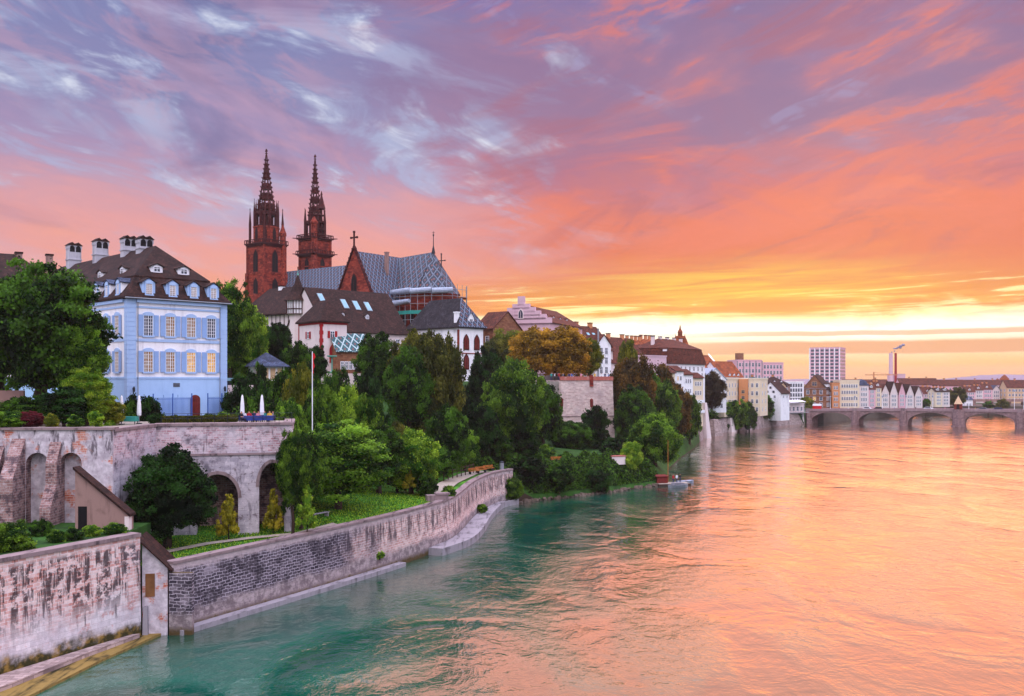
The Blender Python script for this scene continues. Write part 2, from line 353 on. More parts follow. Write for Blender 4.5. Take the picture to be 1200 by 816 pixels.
def m_lit(N, col='#ffcf7a', st=.9):
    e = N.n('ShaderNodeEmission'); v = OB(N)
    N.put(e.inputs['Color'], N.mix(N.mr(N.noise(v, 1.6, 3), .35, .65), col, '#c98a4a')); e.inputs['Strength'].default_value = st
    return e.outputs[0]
def m_cloth(N, col): return m_plain(N, col=col, rough=.9, amt=.15, sc=3)

mat('river_wall', m_river_wall); mat('park_wall', m_park_wall); mat('terrace_wall', m_terrace_wall)
mat('arch_wall', m_arch_wall); mat('buttress', m_buttress); mat('sandstone', m_sandstone)
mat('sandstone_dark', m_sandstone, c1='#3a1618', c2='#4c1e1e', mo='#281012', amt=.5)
mat('water', m_water); mat('grass', m_grass, c1='#2c5a14', c2='#4f8c24'); mat('niche', m_terrace_wall); mat('grass_dark', m_grass, c1='#1c3a10', c2='#2e5518')
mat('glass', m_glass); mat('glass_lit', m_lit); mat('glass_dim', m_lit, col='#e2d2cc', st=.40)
mat('blue_trim', m_plaster, col='#a4bfe6', dirt='#7c98c8', amt=.35)
mat('blue_wall', m_plaster, col='#a4c4ec', dirt='#7c9ccc', amt=.3)
mat('blue_shutter', m_plain, col='#92b0e0', rough=.5, amt=.1)
mat('white_wall', m_plaster, col='#efedf2', dirt='#a4a2b0', amt=.42)
mat('white_pink', m_plaster, col='#dccccc', dirt='#a8949c', amt=.3)
mat('cream', m_plaster, col='#dfcdb4', dirt='#a8927e', amt=.3)
mat('beige', m_plaster, col='#caa988', dirt='#8a6a58', amt=.3)
mat('lilac', m_plaster, col='#d2b0bc', dirt='#a88a9c', amt=.3)
mat('pinkish', m_plaster, col='#dcaab8', dirt='#b0808e', amt=.3)
mat('orange_wall', m_plaster, col='#c8875c', dirt='#8a5238', amt=.3)
mat('brown_stone', m_brick, c1='#7a4c38', c2='#9a6a4e', mo='#6a4a3c', w=.9, h=.4, amt=.3)
mat('brown_wall', m_plaster, col='#947670', dirt='#4e3834', amt=.9); mat('door_brown', m_plain, col='#7a5232', amt=.4)
mat('pfalz_wall', m_brick, c1='#b59a96', c2='#d2bdb8', mo='#cdbfbc', w=.8, h=.34, dirt='#8a7c86', amt=.6)
mat('quay_stone', m_brick, c1='#94807e', c2='#c0aaa6', mo='#7e6e70', w=.9, h=.4, dirt='#4a3f42', amt=.7)
mat('bridge_stone', m_brick, c1='#86686a', c2='#a48484', mo='#6e565a', w=1.0, h=.42, dirt='#5a4448', amt=.5)
mat('concrete', m_plaster, col='#969098', dirt='#3e383c', amt=1.0)
mat('moss_ledge', m_plaster, col='#8c7440', dirt='#2c2816', amt=1.5)
mat('moss', m_plaster, col='#4a4a1c', dirt='#a88430', amt=.8); mat('coping', m_plaster, col='#8c787a', dirt='#362c30', amt=1.0)
mat('coping_red', m_plaster, col='#a85e54', dirt='#c4a09a', amt=.6); mat('bridge_cap', m_plaster, col='#94787c', dirt='#b09a9c', amt=.6)
mat('roof_brown', m_roof); mat('roof_dark', m_roof, c1='#241a20', c2='#33262c')
mat('roof_red', m_roof, c1='#4e2418', c2='#703624'); mat('roof_orange', m_roof, c1='#8e4424', c2='#aa5a30')
mat('roof_grey', m_roof, c1='#28252c', c2='#3c373e'); mat('roof_slate', m_roof, c1='#39425c', c2='#4c5874')
mat('roof_diamond', m_diamond); mat('roof_diamond_dark', m_diamond, a='#3c4452', b='#26242e', line='#646e80', size=1.9)
mat('roof_green', m_diamond, a='#2c5f62', b='#234a50', line='#a8bcc0', size=1.7)
mat('copper', m_plain, col='#6aa89a', amt=.25); mat('sky_blue_roof', m_plain, col='#8fbccb', amt=.15)
mat('red_trim', m_plain, col='#9c1f24', amt=.2); mat('red_door', m_plain, col='#6a2420', amt=.35, sc=2)
mat('timber', m_plain, col='#4a2c28', amt=.3); mat('wood', m_plain, col='#b06a34', amt=.35, sc=3); mat('wood_dark', m_plain, col='#3a2a24', amt=.3)
mat('metal_dark', m_plain, col='#262a34', rough=.4); mat('metal_grey', m_plain, col='#8a8e98', rough=.4); mat('metal_blue', m_plain, col='#3c62b0', rough=.5)
mat('chimney_white', m_plaster, col='#b4b2bc', dirt='#6a6670', amt=.7); mat('white_paint', m_plain, col='#e6e6ee', rough=.5, amt=.08); mat('black', m_plain, col='#0e0c10', amt=.1)
mat('soil', m_plain, col='#3a2c22', amt=.4); mat('gravel', m_plain, col='#a09488', amt=.3, sc=3); mat('plaza', m_plain, col='#8c8480', amt=.3)
mat('hill', m_plain, col='#6f6480', amt=.2, sc=.003); mat('town_ground', m_plain, col='#5a5048', amt=.4, sc=.05)
mat('bark', m_plain, col='#3c2c24', amt=.5, sc=4); mat('tarp', m_plain, col='#9aa4b8', rough=.4, amt=.25, sc=2); mat('netting', m_plain, col='#2f8a80', amt=.2)
mat('skin', m_plain, col='#c08a70', amt=.05); mat('hair', m_plain, col='#2c1c16', amt=.1); mat('flag_red', m_plain, col='#c41420', amt=.1)
mat('cloth_blue', m_plain, col='#28387a', amt=.2); mat('rock', m_plain, col='#6a5a52', amt=.5, sc=1.5); mat('smoke', m_plain, col='#8a88a0', amt=.3, sc=.1)
for nm, c in dict(white='#dcdce4', navy='#232c58', red='#a8262c', teal='#2a9088', black='#1a181e', yellow='#d0a63c', grey='#77757e', pink='#d08898', brown='#6a4630', blue='#4a6ab4').items():
    mat('cloth_' + nm + '_wear', m_plain, col=c, amt=.1)
LEAF = dict(dark=('#142a0c', '#5c8826'), mid=('#1f4010', '#88b034'), bright=('#345e16', '#b0ce3e'), yellow=('#8a8422', '#d6c23c'), lime=('#5c8420', '#b8cc40'),
            olive=('#363e18', '#7e7c2c'), orange=('#705818', '#cc9c2c'), rust=('#3e3418', '#8c662a'), deep=('#0d1e0b', '#386222'), red=('#4c1a22', '#7a2c34'), ygreen=('#525e1a', '#a09c2c'), brown=('#2a2416', '#5a4e2c'))
for k, (a, b) in LEAF.items(): mat('leaf_' + k, m_leaf, col=a, col2=b)

# ---------------------------------------------------------------- mesh builder
class MB:
    def __init__(s): s.v = []; s.f = []; s.mi = []; s.uv = []; s.M = Matrix.Identity(4)
    def face(s, pts, mi=0, uv=None):
        k = len(s.v); P = [s.M @ Vector(p) for p in pts]; s.v += P; s.f.append(list(range(k, k + len(pts)))); s.mi.append(mi)
        if uv is None:
            n = Vector((0, 0, 0))
            for a in range(1, len(P) - 1): n += (P[a] - P[0]).cross(P[a + 1] - P[0])
            if n.length < 1e-9: n = Vector((0, 0, 1))
            n.normalize(); t = Vector((0, 0, 1)).cross(n)
            if t.length < .05: t = Vector((1, 0, 0))
            t.normalize(); b = n.cross(t); uv = [(p.dot(t), p.dot(b)) for p in P]
        s.uv.append(uv)
    def box(s, x0, x1, y0, y1, z0, z1, mi=0, taper=0.0, ty=None):
        t = taper; ty = t if ty is None else ty
        a = [(x0, y0, z0), (x1, y0, z0), (x1, y1, z0), (x0, y1, z0)]
        b = [(x0 + t, y0 + ty, z1), (x1 - t, y0 + ty, z1), (x1 - t, y1 - ty, z1), (x0 + t, y1 - ty, z1)]
        s.face([a[3], a[2], a[1], a[0]], mi); s.face(b, mi)
        for i in range(4): j = (i + 1) % 4; s.face([a[i], a[j], b[j], b[i]], mi)
    def prism(s, poly, z0, z1, mi=0):          # poly counter-clockwise seen from above
        s.face([(x, y, z1) for x, y in poly], mi); s.face([(x, y, z0) for x, y in reversed(poly)], mi)
        for i in range(len(poly)):
            a, b = poly[i], poly[(i + 1) % len(poly)]
            s.face([(*a, z0), (*b, z0), (*b, z1), (*a, z1)], mi)
    def slab(s, poly, th, mi=0):               # a sheet given as 3-D outline, thickened downwards
        n = len(poly); lo = [(p[0], p[1], p[2] - th) for p in poly]
        s.face(poly, mi); s.face(lo[::-1], mi)
        for i in range(n): j = (i + 1) % n; s.face([lo[i], lo[j], poly[j], poly[i]], mi)
    def extr(s, prof, y0, y1, mi=0):           # profile in x,z pushed along y
        a = [(x, y0, z) for x, z in prof]; b = [(x, y1, z) for x, z in prof]; n = len(prof)
        s.face(a, mi); s.face(b[::-1], mi)
        for i in range(n): j = (i + 1) % n; s.face([a[j], a[i], b[i], b[j]], mi)
    def ring(s, c, r, n, ph=0.0): return [(c[0] + r * math.cos(ph + 2 * math.pi * i / n), c[1] + r * math.sin(ph + 2 * math.pi * i / n), c[2]) for i in range(n)]
    def lathe(s, prof, c=(0, 0), n=8, ph=0.0, mi=0):   # prof [(r,z)...] bottom to top
        rs = [s.ring((c[0], c[1], z), max(r, .002), n, ph) for r, z in prof]
        for a, b in zip(rs, rs[1:]):
            for i in range(n): j = (i + 1) % n; s.face([a[i], a[j], b[j], b[i]], mi)
        s.face(rs[0][::-1], mi); s.face(rs[-1], mi)
    def tube(s, a, b, ra, rb=None, n=6, mi=0):
        rb = ra if rb is None else rb; a = Vector(a); b = Vector(b); d = (b - a).normalized()
        u = d.cross(Vector((0, 0, 1)));  u = Vector((1, 0, 0)) if u.length < .01 else u.normalized(); w = d.cross(u)
        A = [a + ra * (math.cos(2 * math.pi * i / n) * u + math.sin(2 * math.pi * i / n) * w) for i in range(n)]
        B = [b + rb * (math.cos(2 * math.pi * i / n) * u + math.sin(2 * math.pi * i / n) * w) for i in range(n)]
        for i in range(n): j = (i + 1) % n; s.face([A[j], A[i], B[i], B[j]], mi)
        s.face(A, mi); s.face(B[::-1], mi)
    def mesh(s, name, mats):
        me = bpy.data.meshes.new(name); me.from_pydata([tuple(p) for p in s.v], [], s.f)
        for m in (mats if isinstance(mats, (list, tuple)) else [mats]): me.materials.append(MATS[m])
        me.polygons.foreach_set('material_index', s.mi)
        ul = me.uv_layers.new(name='UVMap'); flat = [c for f in s.uv for p in f for c in p]; ul.data.foreach_set('uv', flat)
        me.update(); return me
    def build(s, name, mats, parent=None, **tags): return link(name, s.mesh(name, mats), parent, **tags)

def link(name, data, parent=None, loc=(0, 0, 0), rz=0.0, sc=(1, 1, 1), label=None, cat=None, group=None, kind=None):
    o = bpy.data.objects.new(name, data); COL.objects.link(o); o.parent = parent
    o.location = loc; o.rotation_euler = (0, 0, rz); o.scale = sc
    if label: o['label'] = label
    if cat: o['category'] = cat
    if group: o['group'] = group
    if kind: o['kind'] = kind
    return o
def empty(name, label, cat, loc=(0, 0, 0), rz=0.0, group=None, sc=(1, 1, 1)): return link(name, None, None, loc, rz, sc, label, cat, group)
def X(px, Y): return (px - 600) * Y / F
def Z(py, Y): return CZ + (HZ - py) * Y / F
def pt(px, Y): return (X(px, Y), Y)
# ---------------------------------------------------------------- generic builders
def ribbon(mb, pts, z0, z1, th=.8, mi=0, cap=None, capmi=1, caph=.25, over=.12, batter=0.0):
    """wall along pts (near to far); its face is on the right-hand side, body to the left; z1 is one value or one per point"""
    n = len(pts); zt = z1 if isinstance(z1, (list, tuple)) else [z1] * n
    P = [Vector((*p, 0)) for p in pts]; nor = []
    for i in range(n):
        d = (P[min(i + 1, n - 1)] - P[max(i - 1, 0)]).normalized(); nor.append(Vector((-d.y, d.x, 0)))
    L = [0.0]
    for a, b in zip(P, P[1:]): L.append(L[-1] + (b - a).length)
    def q(i, off, z): v = P[i] + nor[i] * off; return (v.x, v.y, z)
    for i in range(n - 1):
        j = i + 1
        mb.face([q(i, -batter, z0), q(j, -batter, z0), q(j, 0, zt[j]), q(i, 0, zt[i])], mi, [(L[i], z0), (L[j], z0), (L[j], zt[j]), (L[i], zt[i])])
        mb.face([q(i, 0, zt[i]), q(j, 0, zt[j]), q(j, th, zt[j]), q(i, th, zt[i])], mi)
        mb.face([q(j, th, z0), q(i, th, z0), q(i, th, zt[i]), q(j, th, zt[j])], mi, [(L[j], z0), (L[i], z0), (L[i], zt[i]), (L[j], zt[j])])
    for i, s in ((0, 1), (n - 1, -1)):
        f = [q(i, -batter, z0), q(i, 0, zt[i]), q(i, th, zt[i]), q(i, th, z0)]; mb.face(f if s > 0 else f[::-1], mi)
    if cap:
        for i in range(n - 1):
            j = i + 1; a, b = zt[i] + .003, zt[j] + .003
            lo = [q(i, -over, a), q(j, -over, b), q(j, th + over, b), q(i, th + over, a)]
            hi = [(p[0], p[1], p[2] + caph) for p in lo]
            mb.face(hi, capmi); mb.face(lo[::-1], capmi)
            for k in range(4): m = (k + 1) % 4; mb.face([lo[k], lo[m], hi[m], hi[k]], capmi)

def smooth_pts(pts, n=5):
    out = []; P = [Vector(p) for p in pts]
    for i in range(len(P) - 1):
        a = P[max(i - 1, 0)]; b = P[i]; c = P[i + 1]; d = P[min(i + 2, len(P) - 1)]
        for k in range(n):
            t = k / n; v = .5 * ((2 * b) + (c - a) * t + (2 * a - 5 * b + 4 * c - d) * t * t + (3 * b - a - 3 * c + d) * t ** 3); out.append((v.x, v.y))
    out.append(tuple(P[-1])); return out

def arch_face(mb, L, z0, ztop, arches, th, mi=0, soffit=0, back=True, seg=14):
    """wall from x=0..L, front at y=0, with real arched openings (xc, half width, spring z, rise); z0/ztop numbers or functions"""
    zt = ztop if callable(ztop) else (lambda x: ztop)
    xs = {0.0, L}; k = 0.0
    while k < L: xs.add(round(k, 3)); k += 2.0
    for xc, hw, sp, ri in arches:
        for i in range(seg + 1): xs.add(round(max(0, min(L, xc - hw * math.cos(math.pi * i / seg))), 4))
    xs = sorted(xs)
    def low(x, mid):
        for xc, hw, sp, ri in arches:
            if abs(mid - xc) < hw: t = max(-1, min(1, (x - xc) / hw)); return sp + ri * math.sqrt(max(0, 1 - t * t)), True
        return z0, False
    for a, b in zip(xs, xs[1:]):
        m = (a + b) / 2; la, op = low(a, m); lb, _ = low(b, m)
        mb.face([(a, 0, la), (b, 0, lb), (b, 0, zt(b)), (a, 0, zt(a))], mi, [(a, la), (b, lb), (b, zt(b)), (a, zt(a))])
        if back: mb.face([(b, th, lb), (a, th, la), (a, th, zt(a)), (b, th, zt(b))], mi, [(b, lb), (a, la), (a, zt(a)), (b, zt(b))])
        mb.face([(a, 0, zt(a)), (b, 0, zt(b)), (b, th, zt(b)), (a, th, zt(a))], mi)
        if op: mb.face([(a, th, la), (b, th, lb), (b, 0, lb), (a, 0, la)], soffit)
    for xc, hw, sp, ri in arches:
        for x, s in ((xc - hw, 1), (xc + hw, -1)):
            f = [(x, 0, z0), (x, th, z0), (x, th, sp), (x, 0, sp)]; mb.face(f if s > 0 else f[::-1], soffit)
    mb.face([(0, 0, z0), (0, 0, zt(0)), (0, th, zt(0)), (0, th, z0)], mi); mb.face([(L, 0, z0), (L, th, z0), (L, th, zt(L)), (L, 0, zt(L))], mi)

# ---------------------------------------------------------------- terrain along the left bank
BANK = [(-45, 30), (-36, 58), (-34.2, 62.7), (-29.6, 72), (-26.7, 74.5), (-16.9, 93.2), (-9, 110), (-7.8, 114.4), (-6.4, 132.2), (-4.1, 145.6), (-.84, 153),
        (13.6, 165), (29, 181), (31.5, 190), (36, 215), (44, 245), (55, 282), (62, 310), (69.7, 340), (84.6, 370), (99, 389), (119, 420), (140, 443.6), (170, 520), (230, 580), (330, 640), (470, 690)]
def bank_x(y): return float(np.interp(y, [p[1] for p in BANK], [p[0] for p in BANK]))
ROWS = [
 (74.6, [(0, 5.3), (20, 5.3), (100, 5.3)]), (92, [(0, 5.3), (20, 5.4), (30, 8), (60, 15.6), (150, 15.6)]),
 (100, [(0, 5.4), (10, 6.2), (20, 9.5), (32, 15.2), (150, 15.6)]), (118, [(0, 5.4), (8, 6.0), (18, 8.5), (32, 15.2), (60, 15.6), (160, 15.7)]),
 (135, [(0, 5.5), (7, 5.9), (20, 10), (35, 16), (60, 19.5), (160, 20)]), (152, [(0, 5.5), (6, 5.7), (14, 8), (30, 16), (50, 21.5), (170, 23)]),
 (156, [(0, .2), (2.5, 3.0), (5, 5.2), (8, 5.6), (16, 8), (34, 16), (55, 21.5), (170, 23)]),
 (180, [(0, .2), (3, 2.8), (6, 4.8), (9, 5.2), (24, 7), (36, 14), (60, 22), (200, 24)]),
 (200, [(0, .2), (3, 3), (8, 5), (24, 6), (30, 10), (45, 20), (200, 24)]), (250, [(0, .2), (3, 3.5), (12, 7), (24, 15), (34, 20), (250, 24)]),
 (330, [(0, .2), (.4, 4), (10, 7), (26, 13), (45, 18), (320, 22)]), (445, [(0, .2), (.4, 5), (10, 6), (40, 8), (100, 10), (400, 12)]), (700, [(0, .2), (1, 4.5), (30, 5), (500, 6), (800, 6)])]
def prof(row, d): return float(np.interp(d, [p[0] for p in row], [p[1] for p in row]))
def ground_z(x, y):
    d = bank_x(y) - x
    for (ya, ra), (yb, rb) in zip(ROWS, ROWS[1:]):
        if ya <= y <= yb: t = (y - ya) / (yb - ya); return prof(ra, d) * (1 - t) + prof(rb, d) * t
    return 8.1
ds = [0, .5, 1, 2, 3, 4, 5, 6.5, 8, 10, 12, 14, 17, 20, 24, 28, 32, 36, 40, 45, 50, 60, 75, 100, 140, 200, 320, 600]
ys = list(np.arange(74.6, 200, 2.5)) + list(np.arange(200, 450, 6)) + list(np.arange(450, 701, 25))
mb = MB(); rng = random.Random(3)
gz = [[(bank_x(y) - d - (.4 if y < 153 else 0), y, ground_z(bank_x(y) - d, y) + (rng.uniform(-.12, .12) if 6 < d else 0)) for d in ds] for y in ys]
for i in range(len(ys) - 1):
    for j in range(len(ds) - 1):
        mb.face([gz[i][j + 1], gz[i][j], gz[i + 1][j], gz[i + 1][j + 1]], 0 if gz[i][j][1] < 150 else 2)
    mb.face([gz[i][0], (gz[i][0][0], gz[i][0][1], -3), (gz[i + 1][0][0], gz[i + 1][0][1], -3), gz[i + 1][0]], 1)
mb.build('terrain', ['grass', 'soil', 'grass_dark'], kind='structure')
mb = MB(); mb.prism([(-300, -20), (-60, -20), (-45, 30), (-36.4, 58), (-34.8, 62.7), (-30.2, 72), (-30.4, 79), (-300, 79)], -3, 8.1)
mb.build('lower_terrace_ground', ['grass_dark'], kind='structure')
mb = MB(); mb.prism([(-130, 79.5), (-34.5, 79.8), (-34.2, 88.9), (-22.0, 92.2), (-23.6, 99), (-26, 110), (-32, 128), (-130, 150)], 13.6, 15.8)
mb.build('upper_terrace_ground', ['gravel'], kind='structure')
mb = MB(); mb.face([(-3000, 640, 3.9), (6000, 640, 3.9), (9000, 9000, 3.9), (-9000, 9000, 3.9)])
mb.face([(-3000, 640, -3), (6000, 640, -3), (6000, 640, 3.9), (-3000, 640, 3.9)]); mb.build('far_ground', ['town_ground'], kind='structure')
mb = MB(); mb.face([(-400, -300, -3.2), (9000, -300, -3.2), (9000, 9000, -3.2), (-400, 9000, -3.2)]); mb.build('riverbed', ['soil'], kind='structure')
mb = MB(); mb.face([(-300, -300, 0), (6000, -300, 0), (6000, 900, 0), (-300, 900, 0)]); mb.build('water', ['water'], kind='structure')
mb = MB(); rg = random.Random(5); n = 70; x0, x1 = 1400, 5200
hs = [max(4, 20 + 34 * math.exp(-((i / n - .40) / .12) ** 2) + 24 * math.exp(-((i / n - .62) / .16) ** 2) + 12 * math.sin(i * .35) + rg.uniform(-2, 2)) for i in range(n + 1)]
for i in range(n):
    xa, xb = x0 + (x1 - x0) * i / n, x0 + (x1 - x0) * (i + 1) / n
    mb.face([(xa, 4800, 0), (xb, 4800, 0), (xb, 5200, hs[i + 1]), (xa, 5200, hs[i])]); mb.face([(xa, 5200, hs[i]), (xb, 5200, hs[i + 1]), (xb, 6200, 0), (xa, 6200, 0)])
mb.build('hills', ['hill'], kind='structure')

# ---------------------------------------------------------------- quay and park walls
FW = [(-45, 38), (-38.5, 53.5), (-34.2, 62.7), (-29.6, 72), (-29.0, 73.2)]
mb = MB(); ribbon(mb, FW, -2, 7.9, .9, cap=True, caph=.28, batter=.15); 
w = mb.build('quay_wall', ['river_wall', 'coping'], label='pink and white quay wall with black run-off streaks in the near corner', cat='wall')
PW = smooth_pts([(-26.9, 74.3), (-21.9, 83.7), (-16.9, 93.2), (-12.5, 102), (-9.2, 110), (-7.4, 116), (-6.4, 125), (-5.6, 134), (-4.1, 143), (-2.4, 149), (.1, 153.5)], 4)
mb = MB(); ribbon(mb, PW, -2, 5.5, .7, cap=True, caph=.22, batter=.35); mb.build('park_wall', ['park_wall', 'coping'], label='long curving park wall of dark blocks turning rosy towards the bend', cat='wall')
led = [(-33.5, 45), (-30.3, 60), (-29.2, 67), (-27.6, 73.8), (-28, 75), (-29.4, 72.3), (-33.9, 62.7), (-39, 50)]
mb = MB(); mb.prism(led, -2, .18); lo_ = mb.build('moss_ledge', ['moss_ledge'], label='moss yellow stone ledge at the foot of the near quay wall', cat='ledge'); mb = MB(); mb.prism([(-37.5, 45), (-32.6, 60), (-30.6, 67.2), (-28.8, 72.6), (-29.4, 72.3), (-33.9, 62.7), (-39, 50)], -2, .5); mb.build('moss_step', ['quay_stone'], lo_)
def offs(pts, o):
    out = []; P = [Vector((*p, 0)) for p in pts]
    for i in range(len(P)):
        d = (P[min(i + 1, len(P) - 1)] - P[max(i - 1, 0)]).normalized(); v = P[i] + Vector((d.y, -d.x, 0)) * o; out.append((v.x, v.y))
    return out
i1 = max(i for i, p in enumerate(PW) if p[1] < 106)
mb = MB(); outer = offs(PW[:i1], 1.15); inner = offs(PW[:i1], .25)
for i in range(len(outer) - 1): mb.prism([outer[i], outer[i + 1], inner[i + 1], inner[i]], -2, .42)
mb.build('wall_ledge', ['concrete'], label='narrow low concrete ledge along the foot of the dark block wall', cat='ledge')
sub = [p for p in PW if p[1] > 107]; outer = offs(sub, 1.0); inner = offs(sub, .3); n = len(outer)
wid = [1.2 + 1.6 * math.sin(math.pi * min(1, i / n * 1.0 + .18)) for i in range(n)]; outer = [offs(sub, wid[i])[i] for i in range(n)]
mb = MB()
for i in range(n - 1): mb.prism([outer[i], outer[i + 1], inner[i + 1], inner[i]], -2, .85)
mb.build('river_walkway', ['concrete'], label='pale curved concrete walkway just above the water at the bend', cat='walkway')
rnd = random.Random(11)
# terrace walls
def place_wall(name, a, b, build, mats, label, cat='wall'):
    ang = math.atan2(b[1] - a[1], b[0] - a[0]); L = math.hypot(b[0] - a[0], b[1] - a[1])
    mb = MB(); build(mb, L); me = mb.mesh(name, mats); return link(name, me, None, (a[0], a[1], 0), ang, label=label, cat=cat), L
def tw(mb, L):
    arch_face(mb, L, 4.5, 15.75, [(5.6, 1.9, 8.8, 2.3), (10.7, 1.25, 9.8, 2.3)], 1.6)
    mb.box(-.1, L + .1, -.16, 1.7, 15.753, 16.0, 1); mb.box(-.05, L, -.12, 0, 12.9, 13.1, 1)
    for xc, hw, sp, ri in ((5.6, 1.9, 8.8, 2.3), (10.7, 1.25, 9.8, 2.3)):
        for i in range(12):
            a0, a1 = math.pi * i / 12, math.pi * (i + 1) / 12
            P = lambda a, g: (xc - (hw + g) * math.cos(a), sp + (ri + g) * math.sin(a))
            p = [P(a0, 0.01), P(a1, 0.01), P(a1, .32), P(a0, .32)]
            mb.face([(x, -.06, z) for x, z in p][::-1], 1); mb.face([(x, -.06, z) for x, z in (p[2], p[3])] + [(x, 0, z) for x, z in (p[3], p[2])], 1)
tw_o, _ = place_wall('terrace_wall', (-33.6, 88.4), (-21.4, 91.6), tw, ['terrace_wall', 'coping'], 'high pale terrace wall with two dark arches below the garden terrace')
mb = MB(); mb.box(2, 12.3, 4.0, 4.6, 4.5, 13); mb.box(2, 3.6, 1.62, 4.0, 4.5, 13); mb.box(7.6, 9.3, 1.62, 4.0, 4.5, 13); mb.box(12.0, 12.3, 1.62, 4.0, 4.5, 13); mb.box(3.6, 12.0, 1.62, 4.0, 12.3, 13); 
bk = mb.build('arch_lining', ['buttress'], tw_o)
mb = MB(); ribbon(mb, [(-33.6, 79.2), (-33.5, 88.4)], 4.5, 15.75, .8, cap=True, caph=.25); mb.build('return_wall', ['terrace_wall', 'coping'], label='short dark return wall behind the round tree by the lawn', cat='wall')
mb = MB(); ribbon(mb, [(-21.4, 91.6), (-23.0, 99), (-25.2, 108)], 4.5, 15.75, .8, cap=True, caph=.25); mb.build('side_wall', ['terrace_wall', 'coping'], label='receding end wall of the garden terrace hidden among trees', cat='wall')
Ya = 78.0
def px2l(px, x0): return X(px, Ya) - x0
XA = -60.0
A1 = px2l(38.5, XA); A2 = px2l(77.5, XA)
def aw(mb, L):
    arch_face(mb, L, 7.5, 15.9, [(A1 - 3 * 2.9, 1.0, 11.9, 1.0), (A1, .95, 13.05, .95), (A2, .9, 13.1, .9)], .9, soffit=1)
    mb.box(-.1, L + .1, -.14, 1.1, 15.903, 16.12, 2)
aw_o, LA = place_wall('buttressed_wall', (XA, Ya), (-33.6, 79.0), aw, ['arch_wall', 'buttress', 'coping'], 'stained plaster wall with blind arches and brick buttresses, far left')
mb = MB(); mb.box(A1 - 14, A2 + 1.2, .92, 1.1, 7.5, 14.5); mb.build('niche_back', ['arch_wall'], aw_o)
def buttress(px, w, out, ztop, zs, mid=None):
    x = px2l(px, XA); mb = MB()
    prof_ = [(0, 7.6), (-out, 7.6), (-out, zs), (0, ztop)] if mid is None else [(0, 7.6), (-out, 7.6), (-out, zs), (-mid[0], mid[1]), (-mid[0], mid[2]), (0, ztop)]
    A = [(x - w / 2, y, z) for y, z in prof_]; B = [(x + w / 2, y, z) for y, z in prof_]; n = len(A)
    mb.face(A[::-1], 0); mb.face(B, 0)
    for i in range(1, n - 0):
        j = (i + 1) % n; mb.face([A[i], A[j], B[j], B[i]], 1 if i in (2, 4) else 0)
    mb.build('buttress', ['buttress', 'buttress'], aw_o)
buttress(17, 1.1, 2.2, 15.2, 12.0); buttress(60, .9, 2.0, 14.9, 9.6, (.9, 11.4, 13.2)); buttress(-8, 1.2, 2.2, 14.6, 11); buttress(-52, 1.1, 2.2, 14.6, 11)
# lean-to shed against the buttressed wall
t = empty('lean_to_shed', 'brown plaster lean-to shed with sloping roof beside the two blind arches', 'shed', (X(88, 75), 75, 8.1))
xr = X(151, 75) - X(88, 75); mb = MB()
pr = [(0, 0), (xr, 0), (xr, 1.25), (0, Z(550, 75) - 8.1)]
mb.extr(pr, 0, .9, 0); mb.build('wall', ['brown_wall'], t)
mb = MB(); a = Vector((-.1, 0, Z(547, 75) - 8.1)); b = Vector((xr + .15, 0, 1.3))
mb.face([(a.x, -.2, a.z), (b.x, -.2, b.z), (b.x, 1.0, b.z), (a.x, 1.0, a.z)]); mb.face([(a.x, -.2, a.z - .2), (b.x, -.2, b.z - .2), (b.x, -.2, b.z), (a.x, -.2, a.z)]); mb.face([(b.x, -.2, b.z - .2), (b.x, 1.0, b.z - .2), (b.x, 1.0, b.z), (b.x, -.2, b.z)])
mb.build('roof', ['roof_brown'], t); mb = MB(); mb.box(.25, .95, -.03, .1, 0, 1.9); mb.build('door', ['black'], t)
mb = MB(); mb.box(xr - .32, xr + .03, -.06, .5, -.2, 1.1); mb.build('corner_pier', ['white_pink'], t)
# little tiled hut at the landing
t = empty('wall_hut', 'small tiled hut with wooden door wedged between the two river walls', 'hut', (-29.0, 73.6, 0), R(10))
mb = MB(); mb.box(0, 1.9, 0, 3, -1, 5.3); mb.face([(0, 0, 5.3), (1.9, 0, 5.3), (0, 0, 7.4)]); mb.face([(0, 3, 5.3), (0, 3, 7.4), (1.9, 3, 5.3)]); mb.face([(0, 0, 5.3), (0, 0, 7.4), (0, 3, 7.4), (0, 3, 5.3)]); mb.build('wall', ['arch_wall'], t)
mb = MB(); mb.slab([(-.3, -.35, 7.75), (2.3, -.35, 5.15), (2.3, 3.2, 5.15), (-.3, 3.2, 7.75)], .15); mb.build('roof', ['roof_brown'], t)
mb = MB(); mb.box(.25, .95, -.06, .02, 3.1, 4.9); mb.build('door', ['door_brown'], t)
mb = MB(); mb.box(.1, .5, -.4, 0, 0, 2.4, taper=.05); mb.build('buttress', ['concrete'], t)
mb = MB(); mb.box(0, 1.8, 0, .5, -1, 4.9); o = mb.build('wall_stub', ['park_wall']); o.location = (-27.0, 73.9, 0); o.rotation_euler = (0, 0, R(0)); tagd = dict(label='short stub of grey wall between hut and park wall', category='wall')
for k, v in tagd.items(): o[k] = v

